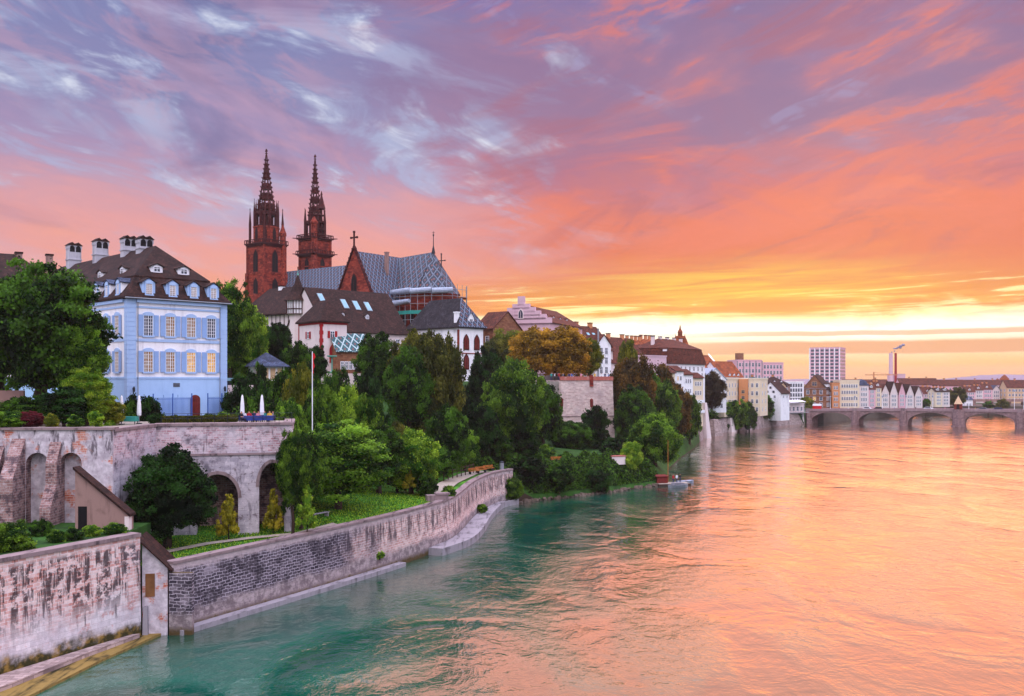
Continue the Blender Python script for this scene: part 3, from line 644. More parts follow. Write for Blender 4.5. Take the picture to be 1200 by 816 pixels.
# ---------------------------------------------------------------- foliage prototypes
def quads_mesh(name, C, U, V, tint, extra=None):
    n = len(C); P = np.empty((n, 4, 3), np.float32)
    P[:, 0] = C - U - V; P[:, 1] = C + U - V; P[:, 2] = C + U + V; P[:, 3] = C - U + V
    me = bpy.data.meshes.new(name); me.vertices.add(n * 4); me.vertices.foreach_set('co', P.ravel())
    me.loops.add(n * 4); me.loops.foreach_set('vertex_index', np.arange(n * 4, dtype=np.int32))
    me.polygons.add(n); me.polygons.foreach_set('loop_start', np.arange(0, n * 4, 4, dtype=np.int32)); me.polygons.foreach_set('loop_total', np.full(n, 4, np.int32))
    at = me.attributes.new('tint', 'FLOAT', 'FACE'); at.data.foreach_set('value', tint.astype(np.float32))
    me.update(calc_edges=True); return me
def leaves(rs, cen, rad, nleaf, leaf, ctint, flat=.75, up=.5):
    w = rad ** 2; k = rs.choice(len(cen), nleaf, p=w / w.sum())
    d = rs.normal(size=(nleaf, 3)); d /= np.linalg.norm(d, axis=1, keepdims=True); d[:, 2] = np.where((d[:, 2] < -.2) & (rs.random(nleaf) < .5), -d[:, 2], d[:, 2])
    r = rad[k] * np.clip(rs.normal(.78, .26, nleaf), .1, 1.7); off = d * r[:, None]; off[:, 2] *= flat; an = rs.normal(size=(len(cen), 3)); an /= np.linalg.norm(an, axis=1, keepdims=True); off += an[k] * ((off * an[k]).sum(1) * rs.uniform(.1, .8, len(cen))[k])[:, None]; C = cen[k] + off
    nrm = d * .3 + rs.normal(size=(nleaf, 3)) * .7 + np.array([0, 0, up]); nrm /= np.linalg.norm(nrm, axis=1, keepdims=True)
    a = rs.normal(size=(nleaf, 3)); U = np.cross(nrm, a); U /= np.linalg.norm(U, axis=1, keepdims=True); V = np.cross(nrm, U)
    s = leaf * (.55 + .9 * rs.random(nleaf)); tint = np.clip(ctint[k] * .7 + .3 * rs.random(nleaf) + .25 * np.clip(d[:, 2], 0, 1) * 0, 0, 1)
    return C, U * s[:, None] * .5, V * s[:, None] * .38, tint
def crown(name, seed, ncl, nleaf, leaf, shape='round', cr=(.16, .34)):
    rs = np.random.RandomState(seed); cen = []; m = ncl
    while len(cen) < m:
        d = rs.normal(size=3); d /= np.linalg.norm(d); r = (.35 + .65 * rs.random() ** .5) * .82
        p = d * r
        if shape == 'round' and p[2] < -.62: continue
        if shape == 'column': p[0] *= .95; p[1] *= .95
        if shape == 'cone': h = rs.random() ** 1.3 * 1.8 - .9; q = .78 * (1 - (h + .9) / 1.9) + .08; a = rs.random() * 6.28; p = np.array([math.cos(a) * q * rs.random() ** .5, math.sin(a) * q * rs.random() ** .5, h])
        if shape == 'tiers': p[2] = round(p[2] * 4.2) / 4.2 + rs.normal() * .06; 
        cen.append(p)
    cen = np.array(cen); 
    if shape != 'cone':                                         # uneven outline: push some directions in and out
        ph = rs.random(6) * 6.28; az = np.arctan2(cen[:, 1], cen[:, 0]); f = 1 + .10 * np.sin(2 * az + ph[0]) + .08 * np.sin(3 * az + ph[1] + 3 * cen[:, 2]) + .07 * np.sin(5 * cen[:, 2] + ph[2]); cen *= f[:, None]
    rad = rs.uniform(cr[0], cr[1], m); rad *= np.where(np.linalg.norm(cen, axis=1) > .75, .7, 1)
    if shape == 'cone': rad *= np.clip(1.1 - (cen[:, 2] + .9) / 1.9, .3, 1)
    ct = rs.random(m); fl = .55 if shape == 'tiers' else .78
    C, U, V, t = leaves(rs, cen, rad, nleaf, leaf, ct, flat=fl)
    ncore = nleaf // 12; d = rs.normal(size=(ncore, 3)); d /= np.linalg.norm(d, axis=1, keepdims=True); Cc = d * (rs.random(ncore) ** .5 * .58)[:, None]
    if shape == 'cone': Cc[:, :2] *= .5
    a = rs.normal(size=(ncore, 3)); U2 = np.cross(d, a); U2 /= np.linalg.norm(U2, axis=1, keepdims=True); V2 = np.cross(d, U2); s = leaf * 1.8
    ns = max(60, nleaf // 25); d3 = rs.normal(size=(ns, 3)); d3 /= np.linalg.norm(d3, axis=1, keepdims=True)   # loose sprays on the outline
    k = rs.choice(m, ns); C3 = cen[k] + d3 * rad[k][:, None] * rs.uniform(1.0, 1.35, ns)[:, None]; a = rs.normal(size=(ns, 3)); U3 = np.cross(d3, a); U3 /= np.linalg.norm(U3, axis=1, keepdims=True); V3 = np.cross(d3, U3)
    C = np.concatenate([C, Cc, C3]); U = np.concatenate([U, U2 * s * .5, U3 * leaf * .45]); V = np.concatenate([V, V2 * s * .5, V3 * leaf * .35]); t = np.concatenate([t, np.full(ncore, .2), rs.random(ns)])
    return quads_mesh(name, C, U, V, t)
CR = {}
for i in range(3): CR['big%d' % i] = crown('crown_big', 10 + i, 200, 62000, .035, cr=(.08, .19))
for i in range(2): CR['tier%d' % i] = crown('crown_tier', 20 + i, 200, 62000, .035, 'tiers', cr=(.11, .22))
for i in range(4): CR['mid%d' % i] = crown('crown_mid', 30 + i, 120, 30000, .05, cr=(.11, .23))
for i in range(3): CR['sml%d' % i] = crown('crown_small', 40 + i, 60, 9000, .09, cr=(.15, .30))
for i in range(2): CR['col%d' % i] = crown('crown_column', 50 + i, 100, 22000, .06, 'column', cr=(.11, .24))
CR['cone0'] = crown('crown_cone', 60, 60, 4200, .085, 'cone', cr=(.12, .26)); CR['cone1'] = crown('crown_cone', 61, 55, 3800, .085, 'cone', cr=(.12, .26))
CR['ball0'] = crown('crown_ball', 70, 160, 9000, .08, 'column', cr=(.22, .27))
def trunk_mesh(seed, limbs=7, lean=.05, r=.05):
    rs = random.Random(seed); mb = MB(); p = Vector((0, 0, 0)); h = 0
    for i in range(5):
        q = Vector((rs.uniform(-lean, lean) * (i + 1) * .3, rs.uniform(-lean, lean) * (i + 1) * .3, (i + 1) / 5)); ra, rb = r * (1.25 - i * .2), r * (1.25 - (i + 1) * .2)
        mb.tube(p, q, ra, max(rb, r * .2), 8)
        if i >= 2:
            for k in range(limbs // 2):
                a = rs.random() * 6.28; e = q + Vector((math.cos(a) * .3, math.sin(a) * .3, .22)); mb.tube(q, e, max(rb, r * .3) * .6, r * .1, 5)
        p = q
    return mb.mesh('trunk', ['bark'])
TR = [trunk_mesh(s) for s in (1, 2, 3)]; TRT = trunk_mesh(9, 4, .03, .022)
_k = [0]
def tree(px, ytop, ybot, hw, Y, leaf, proto, label, zg=None, name='tree', cat='tree', group=None, thin=False, dr=.9):
    _k[0] += 1; x = X(px, Y); rx = hw * Y / F * 1.06
    if zg is None: zg = ground_z(x, Y) - .3
    zt, zb = Z(ytop, Y), Z(ybot, Y)
    if cat in ('shrub', 'bush') and zt < zg + .5: zg = zb
    if not thin: zb = min(zb, zg + (0 if cat in ('shrub', 'bush') else .22 * max(zt - zg, 1)))
    if zb < zg - 1: zb = zg - 1
    zc = (zt + zb) / 2; rz_ = (zt - zb) / 2 * 1.03
    t = empty(name, label, cat, (x, Y, zg), 0, group)
    top = max(zc + rz_ * .35 - zg, .3)
    link('trunk' if cat == 'tree' else 'stem', TRT if thin else TR[_k[0] % 3], t, (0, 0, 0), _k[0] * 1.3, (min(top, rx * 1.6),) * 2 + (top,))
    me = CR[proto]; c = link('crown' if cat == 'tree' else 'foliage', me, t, (0, 0, zc - zg), _k[0] * 2.1, (rx, rx * dr, rz_))
    if abs(math.sin(_k[0] * 2.1)) > .7: c.scale = (rx * dr, rx, rz_)
    if not me.materials: me.materials.append(None)
    c.material_slots[0].link = 'OBJECT'; c.material_slots[0].material = MATS['leaf_' + leaf]
    return t

# ---------------------------------------------------------------- people
def skin_person(kind):
    me = bpy.data.meshes.new('p'); V, E, Rr = [], [], []
    def add(p, r, par=None):
        V.append(p); Rr.append(r)
        if par is not None: E.append((par, len(V) - 1))
        return len(V) - 1
    sit = kind == 'sit'
    pz = .50 if sit else .95
    pel = add((0, 0, pz), (.15, .11)); wa = add((0, 0, pz + .2), (.13, .10), pel); ch = add((0, 0, pz + .40), (.17, .11), wa); nk = add((0, 0, pz + .53), (.055, .055), ch)
    add((0, -.01, pz + .60), (.085, .09), nk); hd = len(V) - 1; add((0, -.01, pz + .73), (.08, .09), hd)
    for s in (-1, 1):
        sh = add((s * .17, 0, pz + .46), (.06, .06), ch); el = add((s * .24, -.03 if not sit else -.05, pz + .19), (.045, .045), sh)
        ha = add((s * .22, -.10 if not sit else -.30, pz - .03 if not sit else pz + .20), (.03, .03), el); add((s * .21, -.14 if not sit else -.40, pz - .10 if not sit else pz + .20), (.03, .02), ha)
        hi = add((s * .09, 0, pz - .06), (.09, .09), pel); kn = add((s * .10, -.02 if not sit else -.44, .50), (.06, .06), hi); an = add((s * .10, 0 if not sit else -.46, .08), (.045, .045), kn)
        add((s * .10, -.14 if not sit else -.60, .04), (.045, .035), an)
    me.from_pydata(V, E, []); o = bpy.data.objects.new('p', me); COL.objects.link(o); md = o.modifiers.new('s', 'SKIN')
    for i, r in enumerate(Rr): me.skin_vertices[0].data[i].radius = r
    me.skin_vertices[0].data[0].use_root = True
    o.modifiers.new('d', 'SUBSURF').levels = 1
    bpy.context.view_layer.update(); dg = bpy.context.evaluated_depsgraph_get(); m2 = bpy.data.meshes.new_from_object(o.evaluated_get(dg)); bpy.data.objects.remove(o); m2.name = 'person_' + kind
    m2.materials.clear()
    for _ in range(4): m2.materials.append(None)
    for p in m2.polygons:
        z = p.center.z; xx = abs(p.center.x)
        p.material_index = 2 if z > pz + .66 or (z > pz + .58 and p.center.y > .03) else (3 if z > pz + .50 or (z < pz + (.05 if not sit else .25) and xx > .19 and z > pz - .2) else (0 if z > pz - .02 else 1))
        p.use_smooth = True
    return m2
PERS = {k: skin_person(k) for k in ('stand', 'sit')}
def person(x, y, z, rz, top, legs, label, kind='stand', group=None, h=1.0):
    o = link('person', PERS[kind], None, (x, y, z), rz, (h, h, h), label, 'person', group)
    for i, m in enumerate(('cloth_%s_wear' % top, 'cloth_%s_wear' % legs, 'hair', 'skin')):
        o.material_slots[i].link = 'OBJECT'; o.material_slots[i].material = MATS[m]
    return o

# ---------------------------------------------------------------- houses
_wc = {}
def window_mesh(w, h, style, lit=None):
    """one window facing -y, origin at its bottom centre, standing on the wall plane y=0"""
    key = (round(w, 1), round(h, 1), style, lit)
    if key in _wc: return _wc[key]
    w, h = max(key[0], .3), max(key[1], .3); mb = MB(); f = .12 if w < 2 else .16
    fr = {'w': 'white_paint', 'b': 'beige', 'd': 'metal_dark', 'g': 'metal_grey', 'r': 'red_trim', 's': 'sandstone_dark'}[style[0]]
    for a in ((-w / 2 - f, -w / 2, 0, h), (w / 2, w / 2 + f, 0, h), (-w / 2 - f, w / 2 + f, h, h + f), (-w / 2 - f, w / 2 + f, -f, 0)): mb.box(a[0], a[1], -.09, .05, a[2], a[3], 0)
    mb.box(-.035, .035, -.05, .03, 0, h, 0); mb.box(-w / 2, w / 2, -.045, .03, h * .62, h * .62 + .06, 0)
    mb.box(-w / 2, w / 2, -.015, .04, 0, h, 1)
    me = mb.mesh('window', [fr, {None: 'glass', 'lit': 'glass_lit', 'dim': 'glass_dim'}[lit]]); _wc[key] = me; return me
def put_window(t, x, y, z, w, h, style='w', rz=0.0, lit=None): return link('window', window_mesh(w, h, style, lit), t, (x, y, z), rz)
def gable_roof(mb, W, D, z, rh, along='x', ov=.5, th=.22, mi=0, ovg=.3):
    if along == 'x':
        k = rh / (D / 2)
        mb.slab([(-ovg, -ov, z - ov * k), (W + ovg, -ov, z - ov * k), (W + ovg, D / 2, z + rh), (-ovg, D / 2, z + rh)], th, mi)
        mb.slab([(W + ovg, D + ov, z - ov * k), (-ovg, D + ov, z - ov * k), (-ovg, D / 2 + .002, z + rh), (W + ovg, D / 2 + .002, z + rh)], th, mi)
    else:
        k = rh / (W / 2)
        mb.slab([(-ov, D + ovg, z - ov * k), (-ov, -ovg, z - ov * k), (W / 2, -ovg, z + rh), (W / 2, D + ovg, z + rh)], th, mi)
        mb.slab([(W + ov, -ovg, z - ov * k), (W + ov, D + ovg, z - ov * k), (W / 2 + .002, D + ovg, z + rh), (W / 2 + .002, -ovg, z + rh)], th, mi)
def hip_roof(mb, W, D, z, rh, ov=.5, ins=None, mi=0, ins2=None):
    a, b, c, d = (-ov, -ov, z), (W + ov, -ov, z), (W + ov, D + ov, z), (-ov, D + ov, z)
    if W >= D: i = D / 2 if ins is None else ins; i2 = i if ins2 is None else ins2; r1, r2 = (i, D / 2, z + rh), (W - i2, D / 2, z + rh)
    else: i = W / 2 if ins is None else ins; i2 = i if ins2 is None else ins2; r1, r2 = (W / 2, i, z + rh), (W / 2, D - i2, z + rh)
    if W >= D: fs = [[a, b, r2, r1], [b, c, r2], [c, d, r1, r2], [d, a, r1]]
    else: fs = [[a, b, r1], [b, c, r2, r1], [c, d, r2], [d, a, r1, r2]]
    for f in fs: mb.face(f, mi)
    mb.box(-ov, W + ov, -ov, D + ov, z - .25, z - .003, mi)
def mansard(mb, W, D, z, h1, i1, h2, ov=.4, mi=0):
    mb.box(-ov, W + ov, -ov, D + ov, z - .2, z, mi)
    a = [(-ov, -ov, z), (W + ov, -ov, z), (W + ov, D + ov, z), (-ov, D + ov, z)]; b = [(i1, i1, z + h1), (W - i1, i1, z + h1), (W - i1, D - i1, z + h1), (i1, D - i1, z + h1)]
    for i in range(4): j = (i + 1) % 4; mb.face([a[i], a[j], b[j], b[i]], mi)
    sub = MB(); hip_roof(sub, W - 2 * i1, D - 2 * i1, 0, h2, ov=.15)
    mb.M = mb.M @ Matrix.Translation((i1, i1, z + h1)); 
    for f, u in zip(sub.f, sub.uv): mb.face([sub.v[k] for k in f], mi, u)
    mb.M = mb.M @ Matrix.Translation((-i1, -i1, -(z + h1)))
def chimney(t, x, y, z, w=.9, h=2.0, m='pinkish', cap='roof_brown', d=None):
    mb = MB(); d = d or w; mb.box(x - w / 2, x + w / 2, y - d / 2, y + d / 2, z - 1.5, z + h, 0); mb.box(x - w / 2 - .1, x + w / 2 + .1, y - d / 2 - .1, y + d / 2 + .1, z + h + .003, z + h + .25, 1)
    return mb.build('chimney', [m, cap], t)
def dormer(t, x, y, z, w=1.5, h=1.5, d=2.5, wall='white_wall', roof='roof_brown', rz=0.0, style='w', rise=.6, lit=None, pane=True, ped=False):
    """dormer facing -y (before rz), origin at the foot of its front"""
    M = Matrix.Translation((x, y, z)) @ Matrix.Rotation(rz, 4, 'Z'); mb = MB(); mb.M = M
    mb.box(-w / 2, w / 2, 0, d, 0, h, 0); mb.extr([(-w / 2, h), (w / 2, h), (0, h + rise * .9)], -.02, .3, 0)
    k = w / 2 + .18
    mb.slab([(-k, d + 1, h - .05), (-k, -.2, h - .05), (0, -.2, h + rise), (0, d + 1, h + rise)], .1, 1); mb.slab([(k, -.2, h - .05), (k, d + 1, h - .05), (.002, d + 1, h + rise), (.002, -.2, h + rise)], .1, 1)
    o = mb.build('dormer', [wall, roof], t)
    if pane:
        l = M @ Vector((0, -.02, h * .18)); link('window', window_mesh(w * .5, h * .66, style, lit), o, tuple(l), rz)
    return o
def house(name, label, cat, a, b, zb, ze, D, roof, rh, wall='white_wall', roofm='roof_brown', cols=3, rows=3, ww=1.0, wh=1.5, style='w', side=None, group=None, margin=.8, z1=None, lit=(), sidewall='R', rooms=None, ov=.5, base=None, lits=()):
    """a, b = front corners (px, Y) left then right; eave height ze in metres; D depth; windows on the front and on the visible side"""
    A, B = Vector(pt(*a)), Vector(pt(*b)); dv = B - A; W = dv.length; ang = math.atan2(dv.y, dv.x)
    t = empty(name, label, cat, (A.x, A.y, zb), ang, group); H = ze - zb; mb = MB(); mb.box(0, W, 0, D, 0, H)
    if roof == 'gable_x':
        mb.face([(W, 0, H), (W, D, H), (W, D / 2, H + rh)]); mb.face([(0, D, H), (0, 0, H), (0, D / 2, H + rh)])
    if roof == 'gable_y':
        mb.face([(0, 0, H), (W, 0, H), (W / 2, 0, H + rh)]); mb.face([(W, D, H), (0, D, H), (W / 2, D, H + rh)])
    if roof == 'flat': mb.box(-.15, W + .15, -.15, D + .15, H + .003, H + rh)
    mb.build('wall', [wall], t)
    if roof != 'flat':
        mb = MB()
        if roof == 'gable_x': gable_roof(mb, W, D, H + .03, rh, 'x', ov)
        if roof == 'gable_y': gable_roof(mb, W, D, H + .03, rh, 'y', ov)
        if roof == 'hip': hip_roof(mb, W, D, H + .3, rh, ov)
        if roof == 'mansard': mansard(mb, W, D, H + .25, rh * .6, 1.0, rh * .4, ov)
        mb.build('roof', [roofm], t)
    elif roofm: mb = MB(); mb.box(.2, W - .2, .2, D - .2, H + rh + .003, H + rh + .12); mb.build('roof', [roofm], t)
    z1 = 1.2 if z1 is None else z1; dz = (H - z1 - .3) / max(rows, 1); wh = min(wh, dz * .62)
    for r in range(rows):
        for c in range(cols):
            x = margin + (W - 2 * margin) * (c + .5) / cols
            put_window(t, x, 0, z1 + r * dz + dz * .15, min(ww, (W - 2 * margin) / cols * .6), wh, style, lit=('lit' if (r, c) in lits else None))
        if side:
            for c in range(side):
                y = .8 + (D - 1.6) * (c + .5) / side
                put_window(t, W if sidewall == 'R' else 0, y, z1 + r * dz + dz * .15, min(ww, D / side * .6), wh, style, R(90) if sidewall == 'R' else R(-90))
    return t, W, H
# ================================================================ blue house
bh = empty('blue_house', 'large blue and white house with shuttered windows and brown mansard roof', 'house', (-43, 105, 15.75), math.atan2(.714, .70))
W, D, H = 12.0, 42.0, 13.5
mb = MB(); mb.box(0, W, 0, D, 0, H); mb.build('wall', ['white_wall'], bh)
mb = MB(); mb.box(-.05, W + .05, -.05, D + .05, 0, 4.55); mb.box(-.12, W + .12, -.12, D + .12, 4.55, 4.75); mb.build('plinth', ['blue_wall'], bh)
for x0, x1, y0, y1 in ((-.1, .95, -.1, .7), (W - .75, W + .1, -.1, .7)):
    mb = MB(); z = 0
    while z < H - .3: mb.box(x0, x1, y0, y1, z + .025, min(z + .5, H), 0); mb.box(x0 + .04, x1 - .04, y0 + .04, y1, z - .025, z + .025, 0); z += .52
    mb.build('quoin', ['blue_trim'], bh)
for z, h, o in ((8.75, .32, .09), (12.55, .22, .09), (13.15, .35, .3)):
    mb = MB(); mb.box(.96, W - .76, -o, .05, z, z + h); mb.box(-o, .05, .71, D, z, z + h); mb.build('cornice', ['blue_trim'], bh)
def bwin(w, h):
    mb = MB(); f = .1; o = -.12
    mb.box(-w / 2 - f, -w / 2, o, .05, 0, h); mb.box(w / 2, w / 2 + f, o, .05, 0, h); mb.box(-w / 2 - f - .05, w / 2 + f + .05, o - .06, .05, -.2, 0)
    n = 6; P = [(w / 2 * math.cos(math.pi * (.5 + (i / n - .5) * .7) + 0) / math.cos(math.pi * .15), 0) for i in range(n + 1)]
    for i in range(n):
        xa, xb = -w / 2 - f + (w + 2 * f) * i / n, -w / 2 - f + (w + 2 * f) * (i + 1) / n
        g = lambda x: h + .22 * (1 - (x / (w / 2 + f)) ** 2)
        mb.face([(xa, o, h - .05), (xb, o, h - .05), (xb, o, g(xb) + .18), (xa, o, g(xa) + .18)]); mb.face([(xa, o, g(xa) + .18), (xb, o, g(xb) + .18), (xb, .05, g(xb) + .18), (xa, .05, g(xa) + .18)]); mb.face([(xa, .0, h - .05), (xb, .0, h - .05), (xb, o, h - .05), (xa, o, h - .05)])
    for x in (-w / 2 + .03, 0, w / 2 - .03, -w / 4, w / 4): mb.box(x - (.035 if abs(x) < .01 or abs(x) > w * .4 else .018), x + (.035 if abs(x) < .01 or abs(x) > w * .4 else .018), -.07, .03, 0, h, 1)
    for k in range(1, 6): mb.box(-w / 2, w / 2, -.066, .03, h * k / 6 - .02, h * k / 6 + .02, 1)
    fr = mb.mesh('window', ['blue_trim', 'white_paint'])
    mb = MB(); mb.box(-w / 2, w / 2, -.03, .02, 0, h); gl = mb.v, mb
    pm = {k: mb.mesh('pane', [m]) for k, m in (('d', 'glass'), ('l', 'glass_lit'), ('m', 'glass_dim'))}
    mb = MB(); mb.box(-.27, .27, -.04, .04, -.05, h + .05); 
    for k in range(14): mb.box(-.21, .21, -.055, -.03, .08 + k * h / 14, .08 + k * h / 14 + h / 26)
    return fr, pm, mb.mesh('shutter', ['blue_shutter'])
BW = {'a': bwin(1.1, 2.3), 's': bwin(.75, 1.25)}
def put_bwin(t, x, y, z, rz=0, kind='a', lit='d', w=1.1, shut=True):
    fr, pm, sh = BW[kind]; o = link('window', fr, t, (x, y, z), rz); link('pane', pm[lit], o)
    if shut:
        for s in (-1, 1): link('shutter', sh, o, (s * (w / 2 + .1 + .29), -.1, 0), 0, (.95 if kind == 'a' else .6, 1, 1))
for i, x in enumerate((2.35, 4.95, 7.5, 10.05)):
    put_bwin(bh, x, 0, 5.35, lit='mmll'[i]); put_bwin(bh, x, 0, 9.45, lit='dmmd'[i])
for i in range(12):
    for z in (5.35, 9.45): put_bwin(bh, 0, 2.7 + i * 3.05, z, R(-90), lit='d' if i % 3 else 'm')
mb = MB(); mansard(mb, W, D, H + .25, 2.6, 1.5, 4.3, .45); mb.build('roof', ['roof_brown'], bh)
for x in (2.4, 5.2, 7.8, 10.3):
    dm = dormer(bh, x, -.05, H + .5, 1.5, 1.55, 2.4, 'blue_trim', 'roof_brown', rise=.55, pane=False); link('window', BW['s'][0], dm, (x, -.09, H + .62)); link('pane', BW['s'][1]['m'], dm, (x, -.07, H + .62))
for x in (4.3, 7.6): dormer(bh, x, 2.0, H + 3.4, 1.4, .8, 1.8, 'white_wall', 'roof_brown', rise=.35)
for i in range(11):
    y = 2.2 + i * 3.1; dm = dormer(bh, -.05, y, H + .5, 1.5, 1.55, 2.4, 'white_wall', 'roof_slate' if i < 3 else 'roof_brown', R(-90), rise=.5, pane=False); link('window', BW['s'][0], dm, (-.09, y, H + .62), R(-90)); link('pane', BW['s'][1]['d'], dm, (-.07, y, H + .62), R(-90))
for y in (6.5, 13, 19.5): dormer(bh, 2.2, y, H + 3.4, 1.4, .8, 1.8, 'white_wall', 'roof_brown', R(-90), rise=.35)
def big_chimney(t, x, y, z, h):
    mb = MB(); w, d = .82, 1.2
    mb.box(x - w, x + w, y - d / 2, y + d / 2, z - 1.5, z + h); mb.box(x - w - .1, x + w + .1, y - d / 2 - .1, y + d / 2 + .1, z + h * .45, z + h * .45 + .14)
    for s in (-1, 1):
        cx = x + s * w / 2; prf = [(cx - .48, z + h), (cx + .5, z + h), (cx + .5, z + h + .35), (cx + .34, z + h + .62), (cx, z + h + .75), (cx - .34, z + h + .62), (cx - .5, z + h + .35)]
        mb.extr(prf, y - d / 2, y + d / 2, 0); mb.extr([(cx - .62, z + h + .5), (cx + .62, z + h + .5), (cx, z + h + .95)], y - d / 2 - .08, y + d / 2 + .08, 2)
        a = [(cx + .34 * math.cos(q), z + h + .05 + .42 * math.sin(q)) for q in [math.pi * k / 8 for k in range(9)]]; mb.extr([(cx - .34, z + h - .4)] + [(cx + .34, z + h - .4)] + a[:-1], y - d / 2 - .02, y + d / 2 + .02, 1)
    mb.build('chimney', ['chimney_white', 'black', 'roof_brown'], t)
for y, h in ((9.1, 1.3), (13.6, 1.8), (22.4, 2.4), (31.6, 2.8)): big_chimney(bh, 6, y, H + 6.4, h)
mb = MB(); a = [(8.0 + .62 * math.cos(q), 2.15 + .5 * math.sin(q)) for q in [math.pi * k / 10 for k in range(11)]]; mb.extr([(7.38, 0), (8.62, 0)] + a, -.1, .0, 0)
for k in range(5): mb.box(7.45 + k * .24, 7.47 + k * .24, -.115, -.1, .1, 2.1, 1)
dd = mb.build('door', ['red_door', 'timber'], bh); mb = MB(); mb.tube((7.55, -.18, 1.1), (7.55, -.1, 1.1), .04); mb.build('handle', ['metal_grey'], dd)
mb = MB(); mb.box(5.3, 6.1, -.09, -.02, 3.6, 4.05); mb.build('cellar_window', ['glass'], bh)
for x in (.5, 11.6):
    ln_ = MB(); ln_.tube((x, -.05, 3.4), (x, -.5, 3.5), .03); ln_.lathe([(.05, 3.0), (.13, 3.1), (.16, 3.5), (.02, 3.7)], (x, -.5), 6); ln_.build('lantern', ['metal_dark'], bh)
for x in (1.1, W - .9): mb = MB(); mb.tube((x, -.2, .2), (x, -.2, H - .1), .05, n=6); mb.build('downpipe', ['metal_grey'], bh)
mb = MB(); mb.tube((-.5, -.52, H + .1), (W + .5, -.52, H + .1), .08, n=6); mb.build('gutter', ['metal_grey'], bh)
# long neighbour roof behind the big tree
t, W_, H_ = house('long_house', 'long brown roofed house mostly hidden behind the big left tree', 'house', (-130, 126), (78, 138), 15.8, 33.2, 12, 'hip', 5.4, 'orange_wall', 'roof_brown', 12, 3, 1.1, 1.9, lits=[(1, 7), (1, 8), (2, 8)])
for px_, x in ((20, .74), (66, .93), (-20, .55)): chimney(t, W_ * x, 6, H_ + 4.6, .9, 1.2, 'brown_wall')
# fence along the front
fn = empty('garden_fence', 'blue metal railing along the foot of the blue house', 'fence', (-43, 105, 15.75), math.atan2(.714, .70))
mb = MB()
for x0, x1 in ((.2, 7.0), (9.0, 12.6)):
    for z in (.25, 2.2): mb.box(x0, x1, -1.23, -1.19, z, z + .05)
    n = int((x1 - x0) / .14)
    for k in range(n + 1): x = x0 + (x1 - x0) * k / n; mb.box(x - .02, x + .02, -1.235, -1.2, 0, 2.4 if k % 12 else 2.7)
mb.build('railing', ['metal_blue'], fn)
for x in (.2, 2.4, 4.7, 7.0, 9.0, 10.8, 12.6): mb = MB(); mb.box(x - .05, x + .05, -1.26, -1.16, 0, 2.85); mb.build('post', ['metal_blue'], fn)
st = empty('garden_stairs', 'dark stone garden stairs with handrail left of the blue house corner', 'stairs', (-44.8, 103.9, 15.75), math.atan2(.714, .70) + R(180))
mb = MB()
for k in range(14): mb.box(k * .33, (k + 1) * .33 + .02, -1.2, .6, 0, .5 + k * .30)
mb.build('step_flight', ['buttress'], st); mb = MB(); mb.tube((0, .65, 1.3), (4.6, .65, 5.4), .04)
for k in range(6): mb.tube((k * .9, .65, .4 + k * .8), (k * .9, .65, 1.3 + k * .8), .025)
mb.build('handrail', ['metal_grey'], st)

# ================================================================ cathedral
ca = empty('cathedral', 'red sandstone cathedral with patterned slate roofs and two openwork spires', 'church', (-30.3, 250, 21), math.atan2(-.6, .8))
mb = MB()
mb.box(-46, -6.5, -8, 8, 0, 19.5); mb.box(-46, -7, -15, 15, 0, 11); mb.box(-6.5, 6.5, -16, 16, 0, 19.8)
mb.face([(-6.5, -16, 19.8), (6.5, -16, 19.8), (0, -16, 32.4)]); mb.face([(6.5, 16, 19.8), (-6.5, 16, 19.8), (0, 16, 32.4)])
mb.box(6.5, 12.5, -6.5, 6.5, 0, 21.4); mb.build('wall', ['sandstone'], ca)
ap = [(12.5, -6.5), (16.5, -5.2), (19.2, -2.2), (19.2, 2.2), (16.5, 5.2), (12.5, 6.5)]
mb = MB(); mb.prism(ap, 0, 21.4); mb.build('apse', ['sandstone'], ca)
mb = MB(); k = (31.4 - 19.5) / 8
for s in (-1, 1):
    f = [(-46, s * 8.4, 19.2), (-5, s * 8.4, 19.2), (0, 0, 31.4), (-46, 0, 31.4)]; mb.face(f if s < 0 else f[::-1])
mb.build('nave_roof', ['roof_diamond'], ca)
mb = MB()
for s in (-1, 1):
    f = [(s * 6.8, -15.4, 19.4), (s * 6.8, 15.4, 19.4), (0, 15.4, 32.0), (0, -15.4, 32.0)]; mb.face(f if s > 0 else f[::-1])
mb.build('transept_roof', ['roof_diamond'], ca)
mb = MB()
for s in (-1, 1):
    f = [(3, s * 6.9, 21.2), (12.5, s * 6.9, 21.2), (12.5, 0, 32.4), (0, 0, 31.8)]; mb.face(f if s < 0 else f[::-1])
ee = [(x + .4, y * 1.06, 21.2) for x, y in ap]
for a, b in zip(ee, ee[1:]): mb.face([a, b, (12.5, 0, 32.4)])
mb.build('choir_roof', ['roof_diamond_dark'], ca)
mb = MB(); mb.lathe([(.5, 32.0), (.3, 33.2), (.12, 34), (.09, 36.4), (.25, 36.8), (.05, 37.1), (.05, 37.8)], (12.5, 0), 8); mb.box(12.1, 12.9, -.05, .05, 37.3, 37.42); mb.build('finial', ['metal_dark'], ca)
def cross(mb, x, y, z, h, r=.14, mi=0):
    mb.box(x - r, x + r, y - r, y + r, z, z + h, mi); mb.box(x - h * .28, x + h * .28, y - r * .8, y + r * .8, z + h * .6, z + h * .6 + 2 * r, mi)
    for a, b in ((-h * .28, h * .6), (h * .28, h * .6), (0, h)): mb.box(x + a - r * 1.5, x + a + r * 1.5, y - r * 1.2, y + r * 1.2, z + b - r * .5, z + b + 2.4 * r, mi)
mb = MB()
